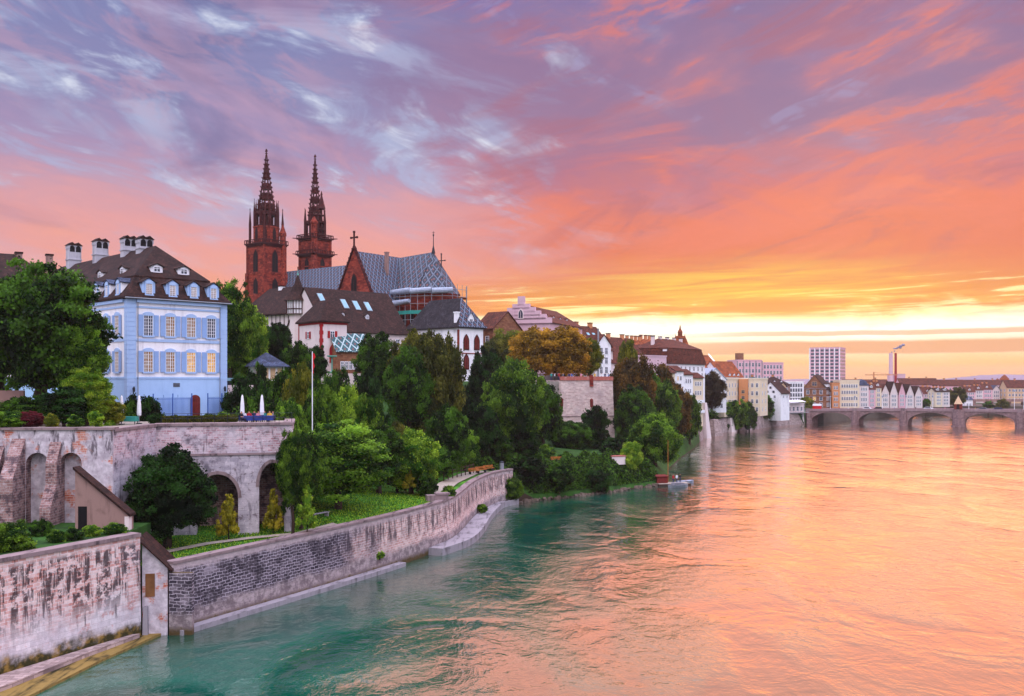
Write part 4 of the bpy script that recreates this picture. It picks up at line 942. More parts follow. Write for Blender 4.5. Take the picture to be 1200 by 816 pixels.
for s in (-1, 1):
    for i in range(12):
        a, b = i / 12, (i + 1) / 12; P = lambda q: (s * 6.9 * (1 - q), 19.5 + 13.3 * q)
        (xa, za), (xb, zb) = P(a), P(b); f = [(xa, -16.4, za), (xb, -16.4, zb), (xb, -15.3, zb), (xa, -15.3, za)]
        mb.extr([(xa, za), (xb, zb), (xb, zb + .5), (xa, za + .5)] if s < 0 else [(xb, zb), (xa, za), (xa, za + .5), (xb, zb + .5)], -16.35, -15.5)
        if i: mb.box(xa - .2, xa + .2, -16.2, -15.8, za + .4, za + 1.0)
mb.build('gable_coping', ['sandstone_dark'], ca)
mb = MB(); cross(mb, 0, -16, 33.0, 3.6, .17); mb.build('gable_cross', ['sandstone_dark'], ca); mb = MB(); cross(mb, 15.2, 0, 27.2, 4.4, .1); mb.build('choir_cross', ['metal_dark'], ca)
mb = MB(); mb.box(2.2, 3.0, -7.4, -6.6, 25, 32.2); mb.box(2.1, 3.1, -7.5, -6.5, 32.2, 32.45); mb.build('chimney', ['brown_wall'], ca)
def lancet(t, x, y, z, w, h, rz=0.0, m='black', fr='sandstone_dark', name='window'):
    mb = MB(); mb.M = Matrix.Translation((x, y, z)) @ Matrix.Rotation(rz, 4, 'Z')
    def P(w, h, g):
        hh = h - w * .9; pts = [(-w / 2 - g, -g), (w / 2 + g, -g)]
        for k in range(6): q = k / 5; pts.append(((w / 2 + g) * (1 - q ** 1.5), hh + (w * .9 + g * 1.6) * q ** .8))
        return pts + [(-a, b) for a, b in pts[-2:1:-1]]
    mb.extr(P(w, h, .22), -.12, .0, 0); mb.extr(P(w, h, 0), -.14, -.118, 1); mb.box(-.05, .05, -.17, -.14, 0, h * .8, 0)
    return mb.build(name, [fr, m], t)
lancet(ca, 0, -16, 18.4, 1.7, 7.6)
for x in (8.5, 11): lancet(ca, x, -6.5, 12, 1.0, 5)
for x in (-12, -18, -24, -30, -36, -42): lancet(ca, x, -8, 13, 1.4, 4.5)
def tower(name, x, y, w, z0, zg1, zg2, zs, ztop, windows, label, side='plain', ang=0):
    t = empty('tower', None, None, (0, 0, 0)); t.parent = ca; t.location = (x, y, 0)
    h = w / 2; mb = MB(); mb.box(-h, h, -h, h, 0, zg1)
    for z in (zg1 - 8.5, zg1 - .4): mb.box(-h - .15, h + .15, -h - .15, h + .15, z, z + .35)
    for sx, sy in ((-1, -1), (1, -1), (1, 1), (-1, 1)):
        mb.box(sx * h - .55, sx * h + .55, sy * h - .55, sy * h + .55, 0, zg1 - 8.2); mb.box(sx * h - .3, sx * h + .3, sy * h - .3, sy * h + .3, zg1 - 8.2, zg1)
    mb.build('tower_shaft', ['sandstone'], t)
    return t, h
def gallery(t, h, z, ov=.9):
    mb = MB(); mb.box(-h - ov, h + ov, -h - ov, h + ov, z, z + .3)
    for k in range(2): mb.box(-h - ov * (.6 - k * .3), h + ov * (.6 - k * .3), -h - ov * (.6 - k * .3), h + ov * (.6 - k * .3), z - .35 * (k + 1), z - .35 * k - .002)
    q = h + ov - .1
    for s in (-1, 1):
        mb.box(-q, q, s * q - .08, s * q + .08, z + 1.15, z + 1.35); mb.box(s * q - .08, s * q + .08, -q + .1, q - .1, z + 1.15, z + 1.35)
        n = 12
        for i in range(n + 1):
            x = -q + 2 * q * i / n; mb.box(x - .1, x + .1, s * q - .07, s * q + .07, z + .3, z + 1.15); mb.box(s * q - .07, s * q + .07, x - .1, x + .1, z + .3, z + 1.15)
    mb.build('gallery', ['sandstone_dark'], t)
def pinnacle(mb, x, y, z, h, r=.3, mi=0):
    mb.box(x - r, x + r, y - r, y + r, z, z + h * .55, mi); mb.lathe([(r * 1.5, z + h * .55), (r * 1.3, z + h * .6), (r * .3, z + h * .93), (r * .55, z + h * .95), (.04, z + h)], (x, y), 4, math.pi / 4, mi)
def spire(t, cx, cy, z, r, ztop, name='spire', crock=True, nr=12):
    mb = MB(); H = ztop - z; rr = lambda q: r * ((1 - q) ** 1.35) + .16
    n = 10
    for i in range(n):
        if i % 2 == 0 and i < 7:                                           # openwork: bands only
            za, zb = z + H * (i + .75) / n * .8, z + H * (i + 1.0) / n * .8; 
        else: za, zb = z + H * i / n * .8, z + H * (i + 1) / n * .8
        qa, qb = (za - z) / H, (zb - z) / H; mb.lathe([(rr(qa) * .86, za), (rr(qb) * .86, zb)], (cx, cy), 8, math.pi / 8)
    for k in range(8):
        a = math.pi / 8 + k * math.pi / 4; P = lambda q: (cx + rr(q) * math.cos(a), cy + rr(q) * math.sin(a), z + H * q)
        for i in range(6): mb.tube(P(i / 6 * .93), P((i + 1) / 6 * .93), .22 * (1 - i / 9), .22 * (1 - (i + 1) / 9), 4)
        if crock:
            for i in range(nr):
                q = .05 + .86 * i / nr; p = P(q); o = .55 * (1 - q * .35); c, s = math.cos(a), math.sin(a); mb.tube((p[0], p[1], p[2]), (p[0] + c * o, p[1] + s * o, p[2] + .35), .17, .14, 4)
        for i in range(5):                                  # tracery bars between the ribs in the open part
            q = .02 + .065 * i; mb.tube((cx + rr(q) * .95 * math.cos(a), cy + rr(q) * .95 * math.sin(a), z + H * q), (cx + rr(q + .06) * .95 * math.cos(a + math.pi / 4), cy + rr(q + .06) * .95 * math.sin(a + math.pi / 4), z + H * (q + .06)), .1, .1, 4)
    mb.lathe([(.2, z + H * .9), (.16, z + H * .94), (.42, z + H * .945), (.42, z + H * .955), (.13, z + H * .96), (.1, ztop - .4)], (cx, cy), 8)
    if crock: cross(mb, cx, cy, z + H * .95, H * .055, .13)
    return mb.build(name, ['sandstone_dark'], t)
def stage(t, r, z0, z1, n=8, open_=False, m='sandstone_dark', name='upper_stage'):
    mb = MB()
    if not open_:
        mb.lathe([(r, z0), (r, z1 - .3), (r + .25, z1 - .25), (r + .25, z1)], (0, 0), n, math.pi / n)
    else:
        mb.lathe([(r * .42, z0), (r * .42, z1)], (0, 0), n, math.pi / n)
        for k in range(n):
            a = math.pi / n + k * 2 * math.pi / n; x, y = r * math.cos(a), r * math.sin(a); mb.box(x - .42, x + .42, y - .42, y + .42, z0, z1)
        mb.lathe([(r + .1, z1 - 1.0), (r + .3, z1 - .4), (r + .3, z1)], (0, 0), n, math.pi / n); mb.lathe([(r + .2, z0), (r + .2, z0 + .5)], (0, 0), n, math.pi / n)
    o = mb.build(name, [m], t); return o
# tower positions in the church frame
def to_local(x, y): v = Vector((x + 30.3, y - 250, 0)); return v.x * .8 - v.y * .6, v.x * .6 + v.y * .8
lx, ly = to_local(-71.3, 272.5)
t1, h = tower('tower', lx, ly, 8.6, 0, 38.4, 0, 0, 0, 0, '')
for z, hh in ((30.6, 6.0), (24.3, 4.2)):
    for q in (-1.0,): lancet(t1, 0, -h, z, 2.0, hh, 0); lancet(t1, -h, 0, z, 2.0, hh, R(-90)); lancet(t1, h, 0, z, 2.0, hh, R(90))
t1.scale = (.88, .88, 1); gallery(t1, h, 38.4, .75); s = stage(t1, 4.3, 38.6, 43.6, m='sandstone')
for k in range(8): a = k * math.pi / 4; lancet(s, 3.98 * math.cos(a), 3.98 * math.sin(a), 39.6, .9, 3.2, a + math.pi / 2)
stage(t1, 3.5, 43.6, 48.0, 8, True)
mb = MB()
for k in range(8): a = math.pi / 8 + k * math.pi / 4; pinnacle(mb, 4.0 * math.cos(a), 4.0 * math.sin(a), 43.0, 7.6 + (k % 2) * 1.2, .22)
for k in range(8): a = k * math.pi / 4; pinnacle(mb, 3.3 * math.cos(a), 3.3 * math.sin(a), 47.4, 4.2, .18)
for sx, sy in ((-1, -1), (1, -1), (1, 1), (-1, 1)): pinnacle(mb, sx * 3.7, sy * 3.7, 38.7, 10.5, .3)
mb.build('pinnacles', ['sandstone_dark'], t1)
spire(t1, 0, 0, 47.6, 2.9, Z(176, 272) - 21)
mb = MB(); mb.lathe([(1.1, 0), (1.0, 41), (1.2, 41.2), (1.2, 41.9), (.8, 42.8), (.15, 44.6)], (h * .95, h * .8), 8); mb.build('stair_turret', ['sandstone'], t1)
lx, ly = to_local(-60.0, 286)
t2, h = tower('tower', lx, ly, 7.4, 0, 42.0, 0, 0, 0, 0, '')
t2.scale = (.88, .88, 1); gallery(t2, h, Z(297.5, 286) - 21 - .6, 1.0); gallery(t2, h - .3, Z(279, 286) - 21 - .6, 1.1)
for sx, sy in ((-1, -1), (1, -1), (1, 1), (-1, 1)):
    for z in (37.6, 42.4): mb = MB(); mb.tube((sx * h, sy * h, z), (sx * (h + 1.7), sy * (h + 1.7), z + .1), .22, .12, 5); mb.build('gargoyle', ['sandstone_dark'], t2)

for z, hh in ((32.4, 3.6),): lancet(t2, 0, -h, z, 1.6, hh); lancet(t2, -h, 0, z, 1.6, hh, R(-90)); lancet(t2, h, 0, z, 1.6, hh, R(90))
stage(t2, 3.3, 42.6, 47.6, 8, True); stage(t2, 2.5, 47.6, 49.6)
mb = MB()
for k in range(8): a = math.pi / 8 + k * math.pi / 4; pinnacle(mb, 3.6 * math.cos(a), 3.6 * math.sin(a), 43, 8.5, .26)
mb.build('pinnacles', ['sandstone_dark'], t2)
spire(t2, 0, 0, 49.2, 2.1, Z(183, 286) - 21)
mb = MB(); mb.lathe([(1.1, 0), (1.1, 46.2), (1.3, 46.4), (1.3, 46.9), (.2, 48.5)], (h * .9, -h * .9), 8); mb.build('stair_turret', ['sandstone'], t2)
mb = MB(); cx, cy = h * .95, -.2
for k in range(6):
    a = k * math.pi / 3
    for za, zb in ((42.6, 47), (47, 51)): mb.tube((cx + 1.1 * math.cos(a), cy + 1.1 * math.sin(a), za), (cx + 1.05 * math.cos(a + .5), cy + 1.05 * math.sin(a + .5), zb), .18, .16, 4)
for z in (42.6, 44.8, 47, 49, 51): mb.lathe([(1.3, z), (1.3, z + .3)], (cx, cy), 6)
mb.lathe([(.3, 42.6), (.3, 51)], (cx, cy), 6); mb.lathe([(1.4, 51.2), (.25, 55.2), (.4, 55.4), (.05, 56.6)], (cx, cy), 6); mb.build('side_spirelet', ['sandstone_dark'], t2)
# scaffold round the choir
sc = empty('scaffold', 'metal scaffold with white tarpaulin rolls wrapped around the cathedral choir', 'scaffold', (-30.3, 250, 21), math.atan2(-.6, .8))
sp = [(5, -8.6), (12.5, -8.6), (17.8, -6.6), (21.4, -2.8), (21.4, 2.8), (17.5, 7)]
mb = MB()
for a, b in zip(sp, sp[1:]):
    n = max(2, int(math.hypot(b[0] - a[0], b[1] - a[1]) / 1.8))
    for i in range(n):
        p = (a[0] + (b[0] - a[0]) * i / n, a[1] + (b[1] - a[1]) * i / n); q = (a[0] + (b[0] - a[0]) * (i + 1) / n, a[1] + (b[1] - a[1]) * (i + 1) / n)
        mb.tube((*p, 2), (*p, 23.4), .07, n=4)
        for z in (12.5, 14.5, 16.5, 18.5, 20.4, 22.2): mb.tube((*p, z), (*q, z), .06, n=4)
mb.build('poles', ['metal_grey'], sc)
mb = MB()
for a, b in zip(sp, sp[1:]):
    for z in (16.4, 18.4, 20.3): mb.face([(a[0], a[1], z), (b[0], b[1], z), (b[0] * .93, b[1] * .86, z), (a[0] * .93, a[1] * .86, z)])
mb.build('decks', ['wood'], sc)
mb = MB(); pr_ = [(2.5, -7.8)] + sp[1:4]
for i in range(len(pr_) - 1): mb.tube((*pr_[i], 21.6), (*pr_[i + 1], 21.9), .75, .7, 10)
mb.tube((5.0, -9.0, 18.6), (12.5, -9.1, 19.2), .85, .5, 10); mb.lathe([(.1, 17.9), (.9, 18.2), (.9, 19.0), (.1, 19.4)], (4.8, -9.0), 10); mb.build('tarpaulin', ['tarp'], sc)
mb = MB(); 
for a, b in zip(sp[:3], sp[1:4]): mb.face([(a[0], a[1] - .15, 15.9), (b[0], b[1] - .15, 15.9), (b[0], b[1] - .15, 16.8), (a[0], a[1] - .15, 16.8)])
mb.build('netting', ['netting'], sc)

# ================================================================ houses below the cathedral
t, W_, H_ = house('chapter_house', 'long white building with large brown roof and skylights below the transept', 'house', (381, 184), (478, 198), 20.5, 30.4, 15, 'gable_x', 8.6, 'white_pink', 'roof_brown', 5, 2, .9, 1.4, z1=3)
for x, z in ((2.6, .74), (7.6, .63), (10.4, .61), (13.2, .60)):
    mb = MB(); k = 8.6 / 7.5; y = 7.5 * z; zz = H_ + y * k + .12; mb.M = Matrix.Translation((x, y, zz)) @ Matrix.Rotation(math.atan(k), 4, 'X'); mb.box(-.62, .62, -1.4, 1.2, 0, .1, 0); mb.box(-.5, .5, -1.28, 1.08, .1, .12, 1)
    for i in range(3): mb.box(-.02 - .25 + i * .25, .02 - .25 + i * .25, -1.28, 1.08, .12, .14, 0)
    mb.build('skylight', ['metal_grey', 'sky_blue_roof'], t)
for x in (5.5, 11.5): dormer(t, x, 2.2, H_ + 2.4, .9, .8, 1.4, 'white_wall', 'roof_brown', rise=.4)
for i in range(6): mb = MB(); mb.box(-.2, 0, i * 2.5 + .3, i * 2.5 + .6, 0, 0.1)
t, W_, H_ = house('corner_house', 'small white house with red painted corner and red shutters', 'house', (350, 183), (376, 176), 21.3, 31.1, 5.5, 'hip', 4.2, 'white_pink', 'roof_brown', 1, 1, .01, .01, z1=90)
mb = MB()
for k in range(13): o = .06 if k % 2 else .22; mb.box(W_ - .35 - o, W_ + .05, -.05, .3 + o, k * .75, (k + 1) * .75 - .003)
mb.build('quoin', ['red_trim'], t); mb = MB(); mb.box(-.08, W_ + .08, -.08, 5.6, H_ - .35, H_ + .02); mb.box(-.05, .3, -.05, .3, 0, H_ - .36); mb.build('eave_band', ['red_trim'], t)
def shut_win(t, x, y, z, rz):
    o = put_window(t, x, y, z, .8, 1.2, 'w', rz); 
    for s in (-1, 1): mb = MB(); mb.box(s * .75 - .26, s * .75 + .26, -.12, -.06, -.05, 1.3); mb.build('shutter', ['red_trim'], o)
shut_win(t, W_ * .45, 0, 6.9, 0); shut_win(t, W_, 2.4, 6.9, R(90)); lancet(t, W_, 2.6, 2.4, 1.2, 3.2, R(90), 'red_trim', 'red_trim', 'door')
dormer(t, W_ * .5, 1.3, H_ + 1.3, 1.0, .8, 1.2, 'white_wall', 'roof_brown', rise=.4)
# timber turret
t = empty('timber_turret', 'half-timbered stair turret with steep pointed brown roof', 'tower', (X(349, 192), 192, 21), R(12))
mb = MB(); mb.lathe([(1.7, 0), (1.7, Z(368, 192) - 21)], (0, 0), 8, R(22.5)); mb.build('shaft', ['white_pink'], t)
mb = MB(); zb_, zt_ = Z(369, 192) - 21, Z(352, 192) - 21; mb.lathe([(2.2, zb_), (2.3, zt_)], (0, 0), 8, R(22.5)); ob = mb.build('timber_storey', ['white_wall'], t)
mb = MB()
for k in range(8):
    a = R(22.5) + k * math.pi / 4; b = a + math.pi / 4; pa, pb = Vector((2.34 * math.cos(a), 2.34 * math.sin(a), 0)), Vector((2.34 * math.cos(b), 2.34 * math.sin(b), 0))
    mb.tube(pa + Vector((0, 0, zb_)), pa + Vector((0, 0, zt_)), .12, n=4)
    for f in (.33, .66): m_ = pa.lerp(pb, f); mb.tube(m_ + Vector((0, 0, zb_)), m_ + Vector((0, 0, zt_)), .07, n=4)
    for z in (zb_ + .05, zb_ + 1.1, zt_ - .1): mb.tube(pa + Vector((0, 0, z)), pb + Vector((0, 0, z)), .1, n=4)
mb.build('beams', ['timber'], ob)
mb = MB(); za = Z(322, 192) - 21; mb.lathe([(2.95, zt_ - .2), (2.5, zt_ + .35), (1.55, zt_ + 1.7), (.75, zt_ + 3.4), (.1, za)], (0, 0), 8, R(22.5)); mb.build('roof', ['roof_brown'], t)
mb = MB(); mb.lathe([(.12, za - .3), (.2, za), (.06, za + .4), (.03, za + 1.2)], (0, 0), 6); mb.build('finial', ['copper'], t)
t, W_, H_ = house('cloister_house', 'brown hipped roof house with timber wall in front of the left tower', 'house', (282, 212), (343, 200), 24, 34.3, 9, 'hip', 6.3, 'white_pink', 'roof_brown', 6, 2, 1.0, 1.3, z1=2, ov=.9)
mb = MB()
for k in range(14): x = W_ * k / 13; mb.box(x - .1, x + .1, -.06, .02, 4, H_)
mb.box(0, W_, -.07, .02, H_ - 3.4, H_ - 3.2); mb.build('beams', ['timber'], t); chimney(t, W_ * .48, 4.5, H_ + 5.2, 1.1, 1.6, 'white_wall'); dormer(t, W_ * .72, 2, H_ + 1.5, 1.0, .7, 1.2, 'white_wall', 'roof_brown', rise=.4)
t, W_, H_ = house('choir_house', 'white building with grey hipped roof and red pointed windows beside the scaffold', 'house', (478, 202), (538, 190), 20, 30.8, 6.6, 'hip', 6.2, 'white_wall', 'roof_grey', 4, 2, .9, 1.6, z1=2.2)
for z in (2.6, 6.6): 
    for y in (1.9, 4.8): lancet(t, W_, y, z, 1.1, 2.7, R(90), 'red_door', 'sandstone_dark')
mb = MB(); mb.box(W_ - .05, W_ + .12, -.1, 6.7, 5.6, 5.8); mb.box(W_ - .5, W_ + .1, -.1, .02, 0, H_ - .3); mb.build('quoin', ['sandstone'], t)
mb = MB(); hh = H_ + .25; mb.face([(W_ + .62, -.6, hh + .02), (W_ + .62, 7.2, hh + .02), (W_ - 3.2, 3.3, hh + 6.3)]); mb.build('hip_tiles', ['roof_diamond'], t)
dormer(t, W_ - .2, 3.4, H_ + .5, 1.7, 1.7, 2, 'white_wall', 'roof_diamond', R(90), rise=1.2); chimney(t, W_ - 1.2, .4, H_ + .5, .8, 2.6, 'white_wall', 'white_wall')
t, W_, H_ = house('lattice_roof_annex', 'low annex under a green and white lattice tiled roof', 'house', (394, 176), (432, 180), 20.5, Z(408, 177), 5, 'gable_x', 2.9, 'brown_stone', 'roof_green', 6, 1, .7, 1.3, z1=1.2)
mb = MB(); mb.box(0, 9, 0, .8, -3, 1.9); o = mb.build('garden_wall', ['white_pink'], None, label='short pale retaining wall below the white house with red corner', cat='wall'); o.location = (X(376, 168), 168, 19.5)
mb = MB(); mb.lathe([(.5, 0), (.12, .15), (.14, 2.6), (.9, 2.8), (.9, 3.0)], (0, 0), 8); o = mb.build('sculpture_stand', ['copper'], None, label='pale green pedestal column before the white corner house', cat='pedestal'); o.location = (X(389, 167), 167, 21.6)
# garden pavilion
t = empty('garden_pavilion', 'small garden pavilion with blue grey pyramid roof among the trees', 'pavilion', (X(312, 138), 138, Z(447, 138)), R(25))
mb = MB(); mb.box(-2.2, 2.2, -2.2, 2.2, 0, 2.2); mb.build('wall', ['white_wall'], t); mb = MB(); mb.lathe([(4.1, 2.1), (4.0, 2.25), (.2, 4.2)], (0, 0), 4, R(45)); mb.build('roof', ['roof_slate'], t)
mb = MB(); mb.box(2.2, 2.24, -.6, .6, .1, 1.9); mb.build('door', ['blue_shutter'], t); mb = MB()
for k in range(4): mb.box(-1.8 + k, -1.1 + k, -2.26, -2.2, .2, 1.9)
mb.build('plank_panel', ['beige'], t)
# low wall and parked car beside the blue house
mb = MB(); mb.box(0, 3.2, 0, .4, 0, 2.0); o = mb.build('low_wall', ['white_pink'], None, label='low pale pink wall right beside the blue house', cat='wall'); o.location = (X(267, 122), 122, 17.5)
t = empty('parked_car', 'dark parked car glimpsed behind the low pink wall', 'car', (X(277, 126), 126, 19.1), R(10))
mb = MB(); mb.extr([(-2, .3), (2, .3), (2.05, .75), (1.2, .9), (.6, 1.4), (-1.1, 1.42), (-1.7, .95), (-2.05, .85)], -.8, .8); mb.build('body', ['metal_dark'], t)
mb = MB(); mb.face([(.68, -.7, 1.36), (1.2, -.7, .93), (1.2, .7, .93), (.68, .7, 1.36)]); mb.face([(-1.0, -.812, 1.34), (-1.4, -.812, .98), (1.05, -.812, .93), (.55, -.812, 1.34)]); mb.build('windows', ['sky_blue_roof'], t)
for x in (-1.3, 1.3):
    for y in (-.82, .7): mb = MB(); mb.tube((x, y, .33), (x, y + .14, .33), .33, n=12); mb.build('wheel', ['black'], t)
# flag pole
t = empty('flagpole', 'tall white flagpole with long narrow red pennant', 'flagpole', (X(366, 101), 101, 7.5)); mb = MB(); mb.tube((0, 0, 0), (0, 0, Z(412, 101) - 7.5), .07, .045, 8); mb.build('pole', ['white_paint'], t)
mb = MB(); zt = Z(414, 101) - 7.5
for i in range(6):
    f = lambda k: (.32 * (1 - (k / 6) * .4) * (.55 + .45 * math.sin(k * 2.1)), .05 * math.sin(k * 1.3), zt - 2.1 * k / 6); a, b = f(i), f(i + 1)
    mb.face([(.05, 0, a[2]), (.05, 0, b[2]), (.05 + b[0], b[1], b[2] - .1), (.05 + a[0], a[1], a[2] - .05)]); mb.face([(.05, .02, b[2]), (.05, .02, a[2]), (.05 + a[0], a[1] + .02, a[2] - .05), (.05 + b[0], b[1] + .02, b[2] - .1)])
mb.build('pennant', ['flag_red'], t)
# ================================================================ the terrace in front of the blue house
tz = 15.8
rl = empty('terrace_railing', 'thin dark railing along the top of the pale terrace wall', 'railing', (-33.3, 89.0, 16.0), math.atan2(3.8, 14.4))
mb = MB()
for z in (.45, .9): mb.tube((0, .3, z), (12.3, .3, z), .02, n=4)
for k in range(11): mb.tube((k * 1.21, .3, 0), (k * 1.21, .3, .92), .025, n=4)
mb.build('rails', ['metal_dark'], rl)
def parasol(px, Y, label):
    t = empty('closed_parasol', label, 'parasol', (X(px, Y), Y, tz), 0, 'closed white parasols on the terrace')
    mb = MB(); mb.tube((0, 0, 0), (0, 0, 2.9), .035); mb.build('pole', ['metal_grey'], t)
    mb = MB(); mb.lathe([(.04, .75), (.20, .85), (.22, 1.1), (.19, 1.9), (.10, 2.7), (.02, 2.85)], (0, 0), 10); mb.build('canopy', ['white_paint'], t); mb = MB(); mb.lathe([(.3, 0), (.3, .08)], (0, 0), 10); mb.build('base', ['metal_dark'], t)
parasol(142.5, 91, 'closed white parasol left of the green table, leftmost of four'); parasol(163, 92.5, 'closed white parasol just left of the clipped round bush')
parasol(284, 94, 'closed white parasol at the left end of the crowded tables'); parasol(307, 94.5, 'closed white parasol at the right end of the crowded tables')
def cafe_table(x, y, m, label, w=1.4):
    t = empty('terrace_table', label, 'table', (x, y, tz)); mb = MB(); mb.box(-w / 2, w / 2, -.45, .45, .3, .76, taper=.02); mb.build('tablecloth', [m], t)
    for sx in (-1, 1):
        for sy in (-1, 1): mb = MB(); mb.box(sx * (w / 2 - .1) - .03, sx * (w / 2 - .1) + .03, sy * .35 - .03, sy * .35 + .03, 0, .3); mb.build('leg', ['metal_dark'], t)
cafe_table(X(150, 91.6), 91.6, 'netting', 'green covered table beside the leftmost parasol', 1.8); cafe_table(X(289, 93.2), 93.2, 'cloth_blue', 'dark blue covered table at the left of the diners'); cafe_table(X(301, 93.6), 93.6, 'cloth_blue', 'dark blue covered table in the middle of the diners', 1.1); cafe_table(X(313, 94), 94, 'cloth_blue', 'dark blue covered table at the right of the diners')
G = 'people dining on the garden terrace'
for px_, Y, rz, top, lab in ((286, 94.2, 0, 'white', 'diner in white behind the left blue table'), (292, 94.3, .2, 'red', 'diner in red behind the left blue table'), (283, 92.8, 1.3, 'black', 'diner in black at the left end of the tables'), (298, 94.7, 0, 'navy', 'diner in navy behind the middle blue table'), (303, 94.7, .1, 'pink', 'diner in pink behind the middle blue table'),
                             (310, 95.0, 0, 'teal', 'diner in teal behind the right blue table'), (316, 95.0, 0, 'yellow', 'diner in yellow behind the right blue table'), (320, 94.0, -1.4, 'grey', 'diner in grey at the right end of the tables')):
    person(X(px_, Y), Y, tz, rz, top, 'black', lab, 'sit', G)
    t = empty('terrace_chair', 'dark chair under the ' + lab, 'chair', (X(px_, Y), Y, tz), rz, 'chairs of the terrace diners')
    mb = MB(); mb.box(-.22, .22, -.25, .2, .38, .42); mb.build('seat', ['metal_dark'], t); mb = MB(); mb.box(-.22, .22, .2, .24, .5, .9); mb.build('backrest', ['metal_dark'], t)
    for sx in (-.2, .2):
        for sy in (-.22, .2): mb = MB(); mb.tube((sx, sy, 0), (sx, sy, .4 if sy < 0 else .9), .018, n=4); mb.build('leg', ['metal_dark'], t)
# plants on the terraces
for a in ((184, 483, 502, 10.5, 92.6, 'deep', 'ball0', 'large clipped round bush between parasol and hedge'), (262, 481, 498, 9, 95, 'mid', 'ball0', 'clipped round bush below the right corner of the blue house'), (272, 485, 500, 8, 93.6, 'olive', 'ball0', 'olive clipped bush just left of the diners'),
          (245, 484, 499, 10, 95.5, 'dark', 'ball0', 'low rounded bush in front of the blue railing'), (205, 486, 499, 9, 96, 'deep', 'sml0', 'dark loose bush beside the red door'), (300, 484, 494, 6, 96.5, 'yellow', 'ball0', 'small yellow bush behind the diners')):
    tree(*a[:7], a[7], tz, 'bush', 'bush')
hd = empty('clipped_hedge', 'long low clipped hedge along the top of the terrace wall', 'hedge', (X(190, 91.5), 91.5, tz), math.atan2(3.8, 14.4))
rs = np.random.RandomState(5); n = 14000; Cc = np.stack([rs.uniform(0, 6.2, n), rs.uniform(0, 1.0, n), .75 - .1 * rs.random(n)], 1); Cc[:n // 2, 1] = rs.normal(0, .03, n // 2); Cc[:n // 2, 2] = rs.uniform(0, .78, n // 2)
a = rs.normal(size=(n, 3)); a /= np.linalg.norm(a, axis=1, keepdims=True); b = np.cross(a, rs.normal(size=(n, 3))); b /= np.linalg.norm(b, axis=1, keepdims=True)
me = quads_mesh('foliage', Cc, a * .06, b * .05, rs.random(n)); me.materials.append(MATS['leaf_olive']); link('foliage', me, hd)

t = empty('ochre_wall', 'ochre garden wall with small grey door under the big left tree', 'wall', (X(-8, 92), 92, 15.8), R(8)); mb = MB(); mb.box(-6, 2.8, 0, .4, 0, 3.3); mb.build('wall', ['brown_wall'], t); mb = MB(); mb.box(1.0, 1.8, -.06, 0, 0, 1.7); mb.build('door', ['metal_grey'], t)
